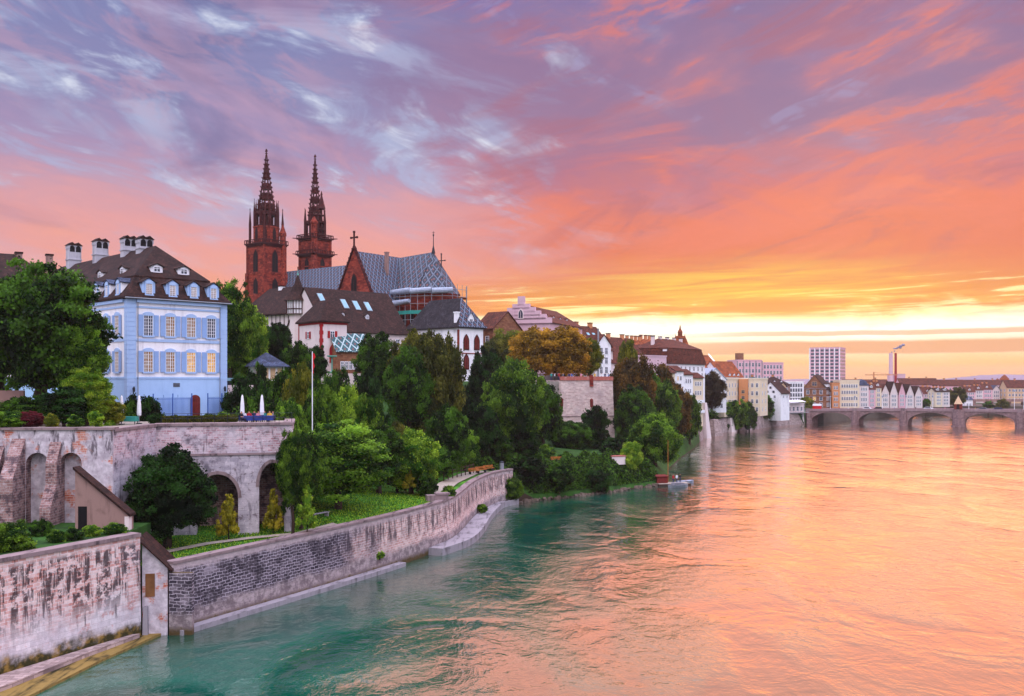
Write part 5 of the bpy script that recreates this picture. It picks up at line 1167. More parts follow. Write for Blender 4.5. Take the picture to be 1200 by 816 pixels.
# ================================================================ trees and shrubs
SHR = [  # terrace and slope shrubs: px, ytop, ybot, half width, Y, leaf, proto, label
 (8, 480, 502, 20, 79.5, 'mid', 'mid0', 'bluish green bush at the left end of the upper wall'), (36, 480, 500, 17, 80.5, 'red', 'tier0', 'dark red japanese maple on top of the buttressed wall'),
 (60, 484, 499, 9, 80.2, 'ygreen', 'sml0', 'small yellowish bush right of the red maple'), (88, 486, 499, 11, 80.2, 'mid', 'sml1', 'small green bush on the wall above the second niche'), (112, 480, 499, 10, 81.5, 'bright', 'sml2', 'light green bush near the end of the upper wall'),
 (130, 466, 502, 17, 89.8, 'ygreen', 'mid1', 'yellowish shrub behind the leftmost parasol'), (128, 492, 507, 8, 88.9, 'lime', 'sml0', 'lime green plant drooping over the wall corner'), (75, 452, 492, 34, 86, 'deep', 'mid2', 'dark rounded shrub under the big left tree'), (25, 462, 492, 26, 88, 'dark', 'mid3', 'dark shrub in the corner by the ochre wall'),
 (102, 425, 480, 32, 88.5, 'lime', 'tier1', 'yellow green shrub with layered leaves under the big tree'), (168, 458, 492, 26, 100, 'deep', 'mid0', 'dark ivy covered mound left of the blue railing'), (152, 462, 488, 16, 99, 'dark', 'mid1', 'dark shrub at the foot of the garden stairs'),
 (10, 608, 655, 26, 66, 'mid', 'mid0', 'broad green bush at the left edge above the quay wall'), (48, 606, 640, 15, 72.5, 'dark', 'mid1', 'feathery dark bush between the brick buttresses'), (66, 620, 642, 12, 69.5, 'mid', 'sml0', 'small green bush under the second buttress'), (86, 618, 638, 13, 70.5, 'dark', 'sml1', 'dark bush in front of the white niche'),
 (108, 614, 634, 12, 72.3, 'bright', 'sml2', 'bright green bush beside the shed door'), (134, 612, 630, 15, 73.2, 'mid', 'sml0', 'green bush at the foot of the shed wall'), (28, 632, 650, 14, 66.5, 'bright', 'sml2', 'bright low bush on the quay wall near the left edge'),
 (282, 444, 486, 24, 112, 'deep', 'mid2', 'very dark shrub right of the blue house railing'), (300, 452, 488, 26, 104, 'dark', 'mid3', 'dark shrub directly behind the diners'), (336, 456, 496, 28, 102, 'mid', 'big0', 'broad rounded green bush left of the flagpole'),
 (290, 430, 466, 26, 124, 'deep', 'mid1', 'dark bush below the garden pavilion'), (330, 428, 466, 22, 120, 'dark', 'mid0', 'dark bush right of the garden pavilion'), (306, 425, 447, 14, 134, 'dark', 'sml1', 'climbing bush against the pavilion wall'), (352, 422, 458, 22, 118, 'ygreen', 'mid2', 'yellow green bush behind the flagpole'), (378, 440, 485, 26, 112, 'mid', 'big1', 'green shrub just right of the flagpole'),
 (408, 445, 492, 28, 116, 'bright', 'big2', 'bright green shrub in the middle of the slope'), (432, 456, 505, 24, 118, 'mid', 'mid3', 'mid green shrub below the dark double tree'), (362, 458, 500, 20, 106, 'dark', 'mid1', 'dark shrub behind the foot of the flagpole'), (395, 425, 460, 20, 140, 'dark', 'mid0', 'dark shrub below the pale retaining wall'), (430, 432, 470, 22, 138, 'deep', 'mid2', 'very dark shrub under the lattice roofed annex'),
 (524, 468, 540, 26, 140, 'dark', 'mid1', 'tall dark shrub right of the bright hillside tree'), (545, 500, 550, 20, 150, 'mid', 'mid2', 'green shrub above the path benches'), (512, 520, 560, 20, 134, 'dark', 'mid0', 'dark shrub at the end of the lawn'), (500, 556, 586, 13, 117, 'dark', 'sml1', 'dark bush behind the lawn step at the wall bend'), (526, 568, 582, 9, 117, 'mid', 'sml2', 'low green bush at the bend of the park wall'),
 (612, 500, 548, 26, 168, 'deep', 'mid3', 'deep green bush under the tall round tree'), (584, 512, 552, 22, 160, 'dark', 'mid2', 'dark bush over the path above the wall end'), (636, 520, 550, 18, 172, 'mid', 'sml0', 'mid green bush beside the lone path bench'), (600, 556, 592, 14, 152.6, 'mid', 'mid1', 'green bush growing out of the river end of the park wall'), (740, 515, 545, 15, 178, 'lime', 'mid0', 'small lime green tree beside the pink pillar'), (620, 535, 556, 22, 158, 'deep', 'sml1', 'mound of creeper at the top of the ivy bank'),
 (700, 548, 566, 16, 166.5, 'deep', 'sml2', 'mound of creeper half way along the ivy bank'), (655, 541, 560, 20, 161, 'dark', 'sml0', 'dark mound of creeper beneath the lone path bench'), (250, 418, 455, 18, 128, 'mid', 'mid3', 'shrub peeping out behind the right corner of the blue house'),
 (565, 470, 540, 24, 158, 'deep', 'mid0', 'deep dark shrub mass between the two tall hillside trees'), (455, 480, 520, 20, 124, 'deep', 'mid1', 'dark shrub behind the reddish bush'), (466, 492, 530, 18, 119, 'olive', 'mid2', 'brownish olive shrub left of the bright hillside tree'), (690, 535, 556, 16, 183, 'mid', 'sml1', 'green bush at the foot of the bastion wall'), (718, 512, 545, 16, 190, 'deep', 'sml0', 'dark bush beside the bastion wall foot'),
 (148, 622, 634, 6, 74, 'ygreen', 'sml1', 'small tuft on the white pier by the shed'), (232, 704, 714, 6, 77.5, 'bright', 'sml0', 'small weed at the foot of the dark block wall', ), (445, 646, 656, 6, 98.5, 'bright', 'sml1', 'weed near the middle of the rosy wall'), (565, 590, 602, 7, 136.5, 'mid', 'sml2', 'weeds on the curved river walkway'),
 (850, 492, 506, 9, 372, 'dark', 'sml0', 'ivy bush on the far river wall below the dark tree'), (866, 468, 484, 12, 373, 'mid', 'sml1', 'row of shrubs below the turquoise roofed building'), (945, 464, 480, 9, 470, 'ygreen', 'sml2', 'yellow green bush in front of the brown gabled house'), (878, 470, 484, 10, 376, 'dark', 'sml0', 'dark shrub on the river wall left of the round tree')]
for a in SHR: tree(*a[:7], a[7], (15.8 if a[4] < 90 and a[1] < 505 and a[1] > 400 else None), 'shrub', 'shrub')
TREES = [
 (520, 386, 520, 26, 154, 'olive', 'mid0', 'olive green tree right in front of the white choir house wall'), (343, 494, 596, 21, 89.6, 'mid', 'tier1', 'green tree in front of the right arch of the terrace wall'),
 (353, 500, 602, 25, 92.8, 'dark', 'mid3', 'dark leafy tree hiding the right end of the terrace wall'), (336, 488, 530, 16, 94.6, 'mid', 'mid1', 'green treetop leaning over the right corner of the terrace wall'),
 (48, 292, 478, 80, 92, 'dark', 'tier0', 'huge dark green tree in front of the blue house on the left'), (0, 330, 470, 55, 98, 'dark', 'big1', 'dark tree cut by the left edge of the view'), (95, 370, 450, 36, 91, 'mid', 'big0', 'lower green bough mass beside the blue house wall'),
 (270, 318, 430, 30, 138, 'mid', 'tier1', 'mid green tree right behind the blue house'), (292, 352, 448, 26, 150, 'bright', 'big2', 'light green tree below the left church tower'), (256, 330, 400, 20, 152, 'ygreen', 'mid1', 'yellow green tree top at the right eave of the blue house'),
 (325, 372, 442, 20, 156, 'deep', 'big0', 'dark blue green tree under the timber turret'), (348, 398, 445, 18, 150, 'dark', 'mid2', 'dark tree below the red shuttered windows'), (368, 402, 446, 16, 160, 'deep', 'mid3', 'very dark tree before the pointed red door'), (275, 395, 445, 22, 140, 'mid', 'tier0', 'green tree left of the garden pavilion'),
 (196, 520, 640, 60, 83, 'deep', 'big1', 'large dark round tree in front of the terrace wall'), (396, 486, 592, 66, 103, 'mid', 'tier0', 'spreading green tree on the lawn under the flagpole'), (352, 490, 602, 33, 95.2, 'mid', 'tier1', 'bright leafy tree at the right end of the terrace wall'), (482, 498, 588, 38, 119, 'bright', 'big2', 'bright green rounded tree above the park wall'),
 (444, 492, 575, 36, 116, 'dark', 'big0', 'dark green tree between the two bright lawn trees'), (442, 388, 462, 32, 158, 'dark', 'big1', 'dark tree in front of the lattice roofed annex'), (497, 373, 545, 46, 150, 'olive', 'big0', 'tall olive green tree before the choir house'), (478, 400, 500, 34, 146, 'dark', 'big2', 'dark tree leaning against the tall olive tree'),
 (530, 440, 540, 30, 160, 'deep', 'mid0', 'deep green tree below the white choir house'), (603, 414, 555, 40, 168, 'mid', 'big2', 'tall round green tree left of the bastion wall'), (572, 405, 540, 26, 182, 'deep', 'big1', 'dark tree behind the tall round green tree'), (636, 437, 540, 24, 186, 'dark', 'mid1', 'dark tree covering the left edge of the bastion wall'),
 (600, 382, 446, 28, 236, 'ygreen', 'mid0', 'yellow green clipped tree at the left of the bastion garden'), (628, 378, 447, 32, 228, 'orange', 'mid1', 'orange brown clipped tree left of centre on the bastion'), (662, 381, 447, 34, 226, 'orange', 'mid2', 'golden orange clipped tree above the bastion parapet'), (691, 394, 446, 17, 228, 'ygreen', 'mid3', 'olive yellow tree at the right of the bastion garden'), (580, 392, 448, 20, 232, 'olive', 'mid1', 'olive tree between choir house and bastion garden'),
 (668, 490, 545, 30, 196, 'dark', 'big0', 'dark bushy tree in front of the bastion wall'), (697, 474, 540, 19, 202, 'deep', 'mid2', 'narrow dark tree in front of the bastion wall'), (742, 412, 500, 30, 236, 'rust', 'mid0', 'rust brown tree right of the bastion'), (734, 393, 450, 14, 240, 'ygreen', 'col0', 'slim pointed yellow tree top above the rust tree'), (726, 430, 490, 18, 228, 'rust', 'col1', 'dark rust tree touching the bastion corner'),
 (744, 450, 545, 28, 214, 'dark', 'big1', 'large dark green tree on the shore below the rust tree'), (768, 480, 556, 34, 194, 'mid', 'big2', 'broad green tree at the tip of the ivy bank'), (778, 440, 520, 22, 246, 'mid', 'mid1', 'green tree behind the broad shore tree'), (795, 448, 516, 18, 262, 'rust', 'mid2', 'reddish brown tree on the shore'), (808, 456, 522, 14, 272, 'mid', 'mid3', 'green tree on the shore right of the reddish one'), (778, 425, 462, 16, 275, 'rust', 'sml0', 'small rust coloured tree under the lilac wall'), (764, 430, 480, 14, 250, 'dark', 'col0', 'narrow dark tree beside the rust brown tree'),
 (834, 432, 482, 18, 356, 'brown', 'mid0', 'very dark round tree before the turquoise roofed building'), (846, 464, 502, 17, 372, 'mid', 'mid1', 'green tree on the river wall under the dark round one'), (832, 480, 505, 10, 350, 'dark', 'sml1', 'dark narrow tree beside the white river pillar'), (895, 461, 494, 13, 404, 'dark', 'mid2', 'round dark tree in front of the small white gable'), (1121, 452, 476, 12, 560, 'olive', 'mid3', 'rounded tree behind the bridge chapel'), (1085, 466, 477, 6, 540, 'dark', 'sml2', 'small dark tree between the far gabled houses'), (1175, 467, 478, 8, 560, 'olive', 'sml0', 'small olive tree near the right end of the bridge'), (1158, 470, 479, 7, 555, 'dark', 'sml1', 'small dark tree under the low dark viaduct')]
for a in TREES: tree(*a[:7], a[7], (15.8 if a[4] < 99 and a[1] < 400 else (20.5 if 225 < a[4] < 242 and a[2] < 449 and a[0] < 705 else None)))
for px_, y0, y1, hw, Y, lf, lab in ((268, 574, 634, 18, 87.0, 'yellow', 'thin yellow green young tree nearest the dark round tree'), (320, 568, 626, 15, 90.5, 'yellow', 'young tree with the yellowest leaves, before the dark arch'), (360, 563, 626, 16, 89.0, 'lime', 'lime green young tree right of the dark arch'), (480, 547, 580, 11, 117, 'yellow', 'small yellow tree alone near the bend of the park wall')):
    tree(px_, y0, y1 - 8, hw, Y, lf, 'cone%d' % (int(px_) % 2), lab, ground_z(X(px_, Y), Y), 'young_tree', 'tree', None, True)
# ivy covered bank
rs = np.random.RandomState(8); P_, U_, V_, T_ = [], [], [], []
n = 42000; yy = rs.uniform(154.5, 185, n); dd = rs.uniform(.8, 9.5, n) ; xx = np.array([bank_x(y) for y in yy]) - dd
zz = np.array([ground_z(x, y) for x, y in zip(xx, yy)]); bump = .9 + .9 * np.sin(xx * 1.1 + yy * .7) * np.sin(yy * .9 - xx * .5) + .25 * np.sin(xx * 2.7) * np.sin(yy * 2.3)
zz += bump * rs.random(n) ** .3 * np.clip((dd - .5) / 2, 0, 1); nr = np.array([.55, -.45, .7]) + rs.normal(size=(n, 3)) * .5; nr /= np.linalg.norm(nr, axis=1, keepdims=True)
a = np.cross(nr, rs.normal(size=(n, 3))); a /= np.linalg.norm(a, axis=1, keepdims=True); b = np.cross(nr, a); s = rs.uniform(.10, .24, n)[:, None]
me = quads_mesh('ivy', np.stack([xx, yy, zz], 1), a * s, b * s * .8, rs.random(n)); me.materials.append(MATS['leaf_dark']); link('ivy', me, None, label='dense ivy covering the sloping river bank', cat='ivy', kind='stuff')
# rocks at the foot of the bank
rs = random.Random(4); mb = MB()
for k in range(260):
    y = rs.uniform(153, 186); x = bank_x(y) + rs.uniform(-.9, .5); r = rs.uniform(.15, .5); mb.M = Matrix.Translation((x, y, rs.uniform(-.05, .35))) @ Matrix.Rotation(rs.random() * 6, 4, 'Z') @ Matrix.Rotation(rs.uniform(-.4, .4), 4, 'X')
    mb.box(-r, r, -r * .7, r * .7, -r * .6, r * .5, taper=r * .35)
mb.build('shore_rocks', ['rock'], label='rough stones along the waterline of the ivy bank', cat='rocks', kind='stuff')
# grass tufts on the visible lawn and weeds on wall tops
rs = np.random.RandomState(2); n = 26000; yy = rs.uniform(75, 118, n); dd = rs.uniform(.9, 16, n); xx = np.array([bank_x(y) for y in yy]) - dd; zz = np.array([ground_z(x, y) for x, y in zip(xx, yy)]) + .05
a = rs.normal(size=(n, 3)) * [1, 1, .1]; a /= np.linalg.norm(a, axis=1, keepdims=True); b = np.array([0, 0, 1.0]) + rs.normal(size=(n, 3)) * .3
me = quads_mesh('lawn_grass', np.stack([xx, yy, zz], 1), a * .035, b * .05, rs.random(n)); me.materials.append(MATS['leaf_bright']); link('lawn_grass', me, None, label='short grass blades of the riverside lawn', cat='grass', kind='stuff')
mb = MB(); pth = [(-29.5, 79.5), (-27, 84), (-24, 87), (-20, 89.8), (-17.5, 95)]
for a, b in zip(pth, pth[1:]):
    q = [(a[0], a[1]), (b[0], b[1]), (b[0] - .8, b[1] + .8), (a[0] - .8, a[1] + .8)]; mb.face([(x, y, ground_z(x, y) + .12) for x, y in q])
mb.build('lawn_path', ['gravel'], kind='structure')
mb = MB(); pp = [(y, ground_z(bank_x(y) - 2.2, y)) for y in range(120, 186, 3)]
for (ya, za), (yb, zb) in zip(pp, pp[1:]):
    if ya < 150: mb.face([(bank_x(ya) - 1.2, ya, za + .1), (bank_x(yb) - 1.2, yb, zb + .1), (bank_x(yb) - 3.8, yb, zb + .16), (bank_x(ya) - 3.8, ya, za + .16)])
mb.build('river_path', ['gravel'], kind='structure')
# ================================================================ small park things
def bench(x, y, z, rz, m, label, L=1.8, back=True):
    t = empty('park_bench', label, 'bench', (x, y, z), rz, 'park benches')
    mb = MB(); mb.box(-L / 2, L / 2, -.2, .25, .42, .48); mb.build('seat', [m], t)
    if back:
        mb = MB()
        for k in range(2): mb.box(-L / 2, L / 2, .27, .31, .6 + k * .18, .72 + k * .18)
        mb.build('backrest', [m], t)
    for s in (-1, 1): mb = MB(); mb.box(s * L * .4 - .05, s * L * .4 + .05, -.18, .3, 0, .42); mb.build('leg', ['concrete' if not back else 'metal_dark'], t)
bench(X(376, 98), 98, ground_z(X(376, 98), 98) + .1, R(60), 'concrete', 'grey stone bench under the spreading tree on the lawn', 2.4, False)
for i, (px_, Y, l) in enumerate(((556, 144.5, 'orange wooden bench on the path, nearest the lawn'), (564, 146.8, 'orange wooden bench, middle of three on the path'), (573, 149.3, 'orange wooden bench nearest the metal bin'), (652, 166, 'lone orange wooden bench above the ivy bank'))):
    bench(X(px_, Y), Y, max(5.6, ground_z(X(px_, Y), Y)) + .15, R(40 if i < 3 else 10), 'wood', l, 2.0)
t = empty('litter_bin', 'pale metal bin at the end of the park wall', 'bin', (X(588, 152.5), 152.5, 5.6)); mb = MB(); mb.lathe([(.35, 0), (.35, 1.2)], (0, 0), 10); mb.build('body', ['metal_grey'], t); mb = MB(); mb.lathe([(.4, 1.2), (.4, 1.3), (.2, 1.45)], (0, 0), 10); mb.build('lid', ['metal_dark'], t)
t = empty('path_fence', 'low brown wooden fence behind the path benches', 'fence', (X(520, 134), 134, ground_z(X(520, 134), 134) + .4), math.atan2(14, 4.2)); mb = MB()
for z in (.4, .85): mb.box(0, 13, -.04, .04, z, z + .12)
mb.build('rail', ['wood_dark'], t)
for k in range(8): mb = MB(); mb.box(k * 1.85 - .06, k * 1.85 + .06, -.06, .06, -1.2, 1.1); mb.build('post', ['wood_dark'], t)
t = empty('lawn_step', 'low pinkish stone block at the bend of the park wall', 'block', (X(512, 113.5), 113.5, 5.5), R(20)); mb = MB(); mb.box(-1.3, 1.3, -.5, .5, 0, .8); mb.box(-.2, 1.5, -.6, .6, .8, 1.0); mb.build('body', ['coping'], t)
t = empty('stone_pillar', 'short pink stone pillar wall on the ivy bank', 'pillar', (X(724, 176), 176, 4.4), R(20)); mb = MB(); mb.box(-1.4, 1.4, -.4, .4, 0, 1.5); mb.build('body', ['white_pink'], t); mb = MB(); mb.box(-1.5, 1.5, -.5, .5, 1.503, 1.7); mb.build('cap', ['coping_red'], t)
mb = MB(); mb.box(0, .5, 0, .5, -1, 3.2, taper=.05); mb.lathe([(.3, 3.2), (.02, 3.9)], (.25, .25), 4, R(45)); o = mb.build('wall_buttress', ['park_wall'], None, label='small pointed stone buttress on the dark block wall', cat='buttress'); o.location = (X(295, 82.6) , 82.4, 0)
mb = MB(); mb.box(0, .45, 0, .45, -1, 1.6, taper=.05); mb.lathe([(.3, 1.6), (.02, 2.4)], (.22, .22), 4, R(45)); o = mb.build('mooring_stone', ['metal_dark'], None, label='dark pointed mooring stone at the near end of the ledge', cat='mooring stone'); o.location = (X(190, 74.0), 73.9, 0)
# ================================================================ bastion
pf = empty('bastion_wall', 'pale stone bastion wall with red coping under the orange trees', 'wall', (X(657, 214), 214, 4), math.atan2(2.5, 12))
L = math.hypot(X(718, 216.5) - X(657, 214), 2.5); top = Z(446, 214) - 4
mb = MB(); 
def lv(z): return .06 * (top - z)
mb.M = Matrix.Identity(4)
mb.face([(-.3, -1, 0), (L + .3, -1, 0), (L, 0, top), (0, 0, top)]); mb.face([(L + .3, -1, 0), (L + .3, 20, 0), (L, 20, top), (L, 0, top)]); mb.face([(-.3, -1, 0), (0, 0, top), (-9, 22, top), (-9.6, 22, 0)]); mb.face([(0, 0, top), (L, 0, top), (L, 20, top), (-9, 22, top)])
mb.build('wall', ['pfalz_wall'], pf)
mb = MB(); 
for x0, x1 in ((-.1, L * .55), (L * .62, L + .1)): mb.box(x0, x1, -.15, .5, top + .003, top + .9)
mb.box(L - .4, L + .1, .5, 20, top + .003, top + .9); mb.build('parapet', ['coping_red'], pf)
mb = MB(); mb.box(L * .55, L * .62, -.35, .6, top - 1.4, top + 1.3, taper=.1); mb.build('lookout_bay', ['sandstone'], pf)
mb = MB(); mb.face([(.0, -.4, top - 8.2), (L + .12, -.4, top - 8.2), (L + .12, -.4, top - 8.0), (0, -.4, top - 8.0)]); mb.box(0, L + .1, -.62, -.3, top - 8.3, top - 8.1); mb.build('string_course', ['coping'], pf)
for x, z in ((L * .585, top - 5.2), (.15, top - 5.0)): mb = MB(); mb.lathe([(.02, z - 1.1), (.4, z - .8), (.4, z + .8), (.02, z + 1.1)], (x, -.28), 8); mb.build('oval_opening', ['red_door'], pf)
mb = MB(); mb.prism([(-45, 214), (X(657, 214), 214.5), (X(716, 217), 217.5), (X(716, 217) - 3, 240), (-45, 245)], 12, 20.0); mb.build('bastion_ground', ['plaza'], kind='structure')
G = 'visitors along the bastion parapet'; zpf = top + 4
for k, (px_, tp, lab) in enumerate(((646, 'teal', 'visitor in teal near the left end of the bastion'), (650, 'white', 'visitor in white beside the one in teal'), (655, 'red', 'visitor in red by the parapet corner'), (660, 'grey', 'visitor in grey by the parapet corner'), (667, 'navy', 'visitor in navy under the golden tree'), (670, 'blue', 'visitor in blue under the golden tree'), (676, 'black', 'visitor in black under the golden tree'),
    (681, 'pink', 'visitor in pink left of the lookout bay'), (688, 'brown', 'visitor in brown left of the lookout bay'), (697, 'yellow', 'visitor in yellow right of the lookout bay'), (705, 'white', 'visitor in white right of the lookout bay'), (709, 'navy', 'visitor in navy near the right end of the bastion'), (713, 'blue', 'visitor in blue at the right end of the bastion'))):
    Y = 215.6 + (px_ - 655) * .035; person(X(px_, Y), Y, zpf, k * 1.7, tp, 'black' if k % 2 else 'navy', lab, 'stand', G, 1.03)
# ================================================================ landing stage with boat
t = empty('landing_stage', 'floating landing stage with small cabin and yellow mast at the bank tip', 'landing stage', (X(786, 181), 181, 0), R(15))
mb = MB(); mb.box(-3.2, 3.6, -1.6, 1.6, -.2, .35, taper=.1); mb.build('pontoon', ['wood_dark'], t); mb = MB(); mb.box(-3.0, 3.4, -1.45, 1.45, .353, .42); mb.build('deck', ['gravel'], t)
mb = MB(); mb.tube((-.2, .8, .4), (-.2, .8, 8.6), .07, .05, 8); mb.build('mast', ['wood'], t)
mb = MB(); mb.box(-2.9, -.7, -.2, 1.2, .42, 1.6); mb.slab([(-3.1, -.4, 1.75), (-.5, -.4, 1.75), (-.5, 1.4, 1.95), (-3.1, 1.4, 1.95)], .1); mb.build('cabin', ['red_door'], t)
mb = MB(); mb.tube((-2.5, 0, .8), (-8.5, 1.5, 3.2), .12, n=5); mb.tube((-2.5, 1, .8), (-8.5, 2.5, 3.2), .12, n=5); mb.slab([(-2.5, 0, .8), (-2.5, 1, .8), (-8.5, 2.5, 3.2), (-8.5, 1.5, 3.2)], .08); mb.build('gangway', ['wood_dark'], t)
def boat(x, y, rz, L, w, m, label, cover=None):
    t = empty('rowing_boat', label, 'boat', (x, y, 0), rz); st = [(-L / 2, .35), (-L / 3, .85), (0, 1), (L / 4, .9), (L * .4, .55), (L / 2, .04)]; mb = MB()
    for (xa, wa), (xb, wb) in zip(st, st[1:]):
        for s in (-1, 1):
            f = [(xa, s * wa * w * .6, -.15), (xb, s * wb * w * .6, -.15), (xb, s * wb * w, .5 + .1 * abs(xb) / L), (xa, s * wa * w, .5 + .1 * abs(xa) / L)]; mb.face(f if s < 0 else f[::-1])
            g = [(xa, s * wa * w * .85, .52), (xb, s * wb * w * .85, .52), (xb, s * wb * w * .5, .05), (xa, s * wa * w * .5, .05)]; mb.face(g if s < 0 else g[::-1])
            k = [(xa, s * wa * w, .5 + .1 * abs(xa) / L), (xb, s * wb * w, .5 + .1 * abs(xb) / L), (xb, s * wb * w * .85, .52), (xa, s * wa * w * .85, .52)]; mb.face(k if s < 0 else k[::-1])
        mb.face([(xa, -wa * w * .5, .05), (xb, -wb * w * .5, .05), (xb, wb * w * .5, .05), (xa, wa * w * .5, .05)])
    mb.face([(-L / 2, -.35 * w, .55), (-L / 2, .35 * w, .55), (-L / 2, .2 * w, -.15), (-L / 2, -.2 * w, -.15)]); mb.build('hull', [m], t)
    for q in (-.2, .15): mb = MB(); mb.box(L * q - .12, L * q + .12, -w * .7, w * .7, .36, .42); mb.build('thwart', ['wood'], t)
    if cover: mb = MB(); mb.extr([(-L * .3, .5), (L * .25, .5), (L * .2, .85), (-L * .25, .95)], -w * .75, w * .75); mb.build('cover', [cover], t)
boat(X(795, 177), 177, R(30), 4.6, .8, 'metal_grey', 'pale grey rowing boat moored on the near side of the landing stage', 'cloth_grey_wear'); boat(X(803, 184), 184, R(35), 4.6, .8, 'tarp', 'pale blue rowing boat at the outer end of the landing stage')
boat(X(792, 262), 262, R(20), 7, 1.2, 'metal_grey', 'grey boat tied up beyond the landing stage', 'metal_grey'); boat(X(803, 285), 285, R(10), 6.5, 1.2, 'cloth_white_wear', 'white boat farthest up the shore', 'cloth_grey_wear')
G = 'people on the landing stage'
for px_, Y, tp, l in ((789, 180.5, 'red', 'person in red standing on the landing stage'), (793, 180.8, 'white', 'person in white standing on the landing stage'), (797, 181.5, 'black', 'person in black standing on the landing stage')): person(X(px_, Y), Y, .42, .5, tp, 'navy', l, 'stand', G)
# ================================================================ houses along the river, beyond the bastion
t, W_, H_ = house('stepped_gable_house', 'lilac pink house with stepped gable and long red roof', 'house', (579, 262), (644, 256), 22, Z(377, 258), 30, 'gable_y', 4.9, 'lilac', 'roof_red', 2, 2, 1.1, 2.0, z1=6)
mb = MB(); n = 5
for k in range(n + 1):
    hw_ = (W_ / 2 + .6) * (1 - k / (n + .6)); mb.box(W_ / 2 - hw_, W_ / 2 + hw_, -.5, .5, H_ - .5 + k * 4.9 / n, H_ + (k + 1) * 4.9 / n)
    mb.box(W_ / 2 - hw_ - .1, W_ / 2 + hw_ + .1, -.35, .6, H_ + (k + 1) * 4.9 / n, H_ + (k + 1) * 4.9 / n + .15) if k == n else None
mb.box(W_ / 2 - .9, W_ / 2 + .9, -.55, .6, H_ + 5.7, H_ + 7.0); mb.build('stepped_gable', ['lilac'], t); lancet(t, W_ / 2, -.5, H_ + 1.0, 1.2, 2.3, 0, 'glass', 'white_pink')
for y in (5, 11, 17, 23): dormer(t, W_ * .84, y, H_ + 1.0, 1.1, .9, 2, 'white_wall', 'roof_red', R(90), rise=.5)
t, W_, H_ = house('red_house', 'dark red brown house wall between choir house and stepped gable', 'house', (556, 250), (578, 246), 20, Z(384, 248), 12, 'gable_x', 4.5, 'brown_stone', 'roof_red', 2, 3)
t, W_, H_ = house('skylight_roof_house', 'house with red brown roof and skylights behind the orange trees', 'house', (664, 285), (718, 302), 20, Z(408, 290), 14, 'gable_x', 7.5, 'white_pink', 'roof_red', 5, 3, 1.1, 1.7, side=3)
for x in (2, 9, 14): chimney(t, W_ * x / 16, 7, H_ + 6.5, 1.2, 2, 'orange_wall')
for x in (4, 6.5, 11, 13): mb = MB(); k = 7.5 / 7; y = 4; mb.M = Matrix.Translation((W_ * x / 16, y, H_ + y * k + .2)) @ Matrix.Rotation(math.atan(k), 4, 'X'); mb.box(-.6, .6, -1, 1, 0, .12); mb.build('skylight', ['sky_blue_roof'], t)
t, W_, H_ = house('slim_white_house', 'slim white house with downpipe right of the orange trees', 'house', (699, 262), (716, 265), 18, Z(404, 262), 10, 'gable_y', 3.0, 'white_wall', 'roof_red', 2, 4, .9, 1.7, side=2)
mb = MB(); mb.tube((.4, -.3, 3), (.4, -.3, H_ + 4.5), .22, n=8); mb.build('downpipe', ['metal_grey'], t)
t, W_, H_ = house('red_slope_house', 'red roofed house descending behind the rust tree', 'house', (716, 300), (762, 322), 18, Z(424, 305), 16, 'gable_x', 8.5, 'white_pink', 'roof_red', 4, 3, side=2)
for x in (.2, .45, .8): chimney(t, W_ * x, 8, H_ + 7.5, 1.1, 2, 'orange_wall')
t, W_, H_ = house('lilac_block', 'plain lilac block with flat top among orange roofs', 'house', (756, 300), (781, 308), 12, Z(418, 304), 9, 'flat', .4, 'lilac', 'roof_dark', 1, 1, .6, .8, z1=11, side=1)
for k, (a, b, Y, zt, lab) in enumerate(((748, 766, 338, 412, 'orange roofed house left of the spire roof'), (764, 782, 344, 411, 'orange roofed house with many chimneys below the spire'))):
    t, W_, H_ = house('orange_roof_house', lab, 'house', (a, Y), (b, Y + 6), 12, Z(zt, Y), 12, 'gable_x', 4.5, 'white_pink', 'roof_orange', 3, 4, side=2)
    for q in (.1, .4, .65, .9): chimney(t, W_ * q, 6, H_ + 4, .9, 1.8, 'orange_wall')
    for q in (.25, .7): dormer(t, W_ * q, 1.2, H_ + .8, 1.2, 1.2, 2, 'white_wall', 'roof_red')
t, W_, H_ = house('dormer_house', 'big white house with rows of dormers in its steep roof', 'house', (784, 322), (826, 346), 10, Z(427, 330), 16, 'mansard', 9.0, 'white_wall', 'roof_red', 8, 6, 1.0, 1.6, side=3, z1=2)
for r in range(3):
    for c in range(8): dormer(t, 1.2 + (W_ - 2.4) * c / 7, r * .55, H_ + .3 + r * 1.9, 1.1, 1.2, 1.6, 'white_wall', 'roof_red', rise=.3, pane=(r < 2))
for r in range(2):
    for c in range(3): dormer(t, W_ - r * .55, 2.5 + 5 * c, H_ + .3 + r * 2, 1.2, 1.2, 1.6, 'white_wall', 'roof_red', R(90), rise=.3)
for c in range(5): chimney(t, W_ * (.12 + c * .19), 8, H_ + 7.5, 1, 2.2, 'white_pink')
for k, (pa, pb, Y, py, cols, lab) in enumerate(((780, 791, 312, 436, 2, 'narrow cream house with balconies under the dormer house'), (791, 801, 316, 434, 2, 'narrow white house with lit balcony'), (801, 812, 320, 438, 3, 'white terrace house second from the dark round tree'), (812, 824, 326, 442, 3, 'white terrace house beside the dark round tree'))):
    t, W_, H_ = house('riverside_house', lab, 'house', (pa, Y), (pb, Y + 3), 4, Z(py, Y), 6, 'gable_x', 1.6, ('cream', 'white_wall', 'white_wall', 'cream')[k], 'roof_red', cols, 5, .8, 1.3, side=2, lits=[(3, 1), (4, 0)] if k < 2 else ())
    for z in (5, 8.5): mb = MB(); mb.box(.2, W_ - .2, -1.0, 0, z, z + .15); mb.box(.2, W_ - .2, -1.0, -.95, z + .15, z + 1.0); mb.build('balcony', ['white_paint'], t)
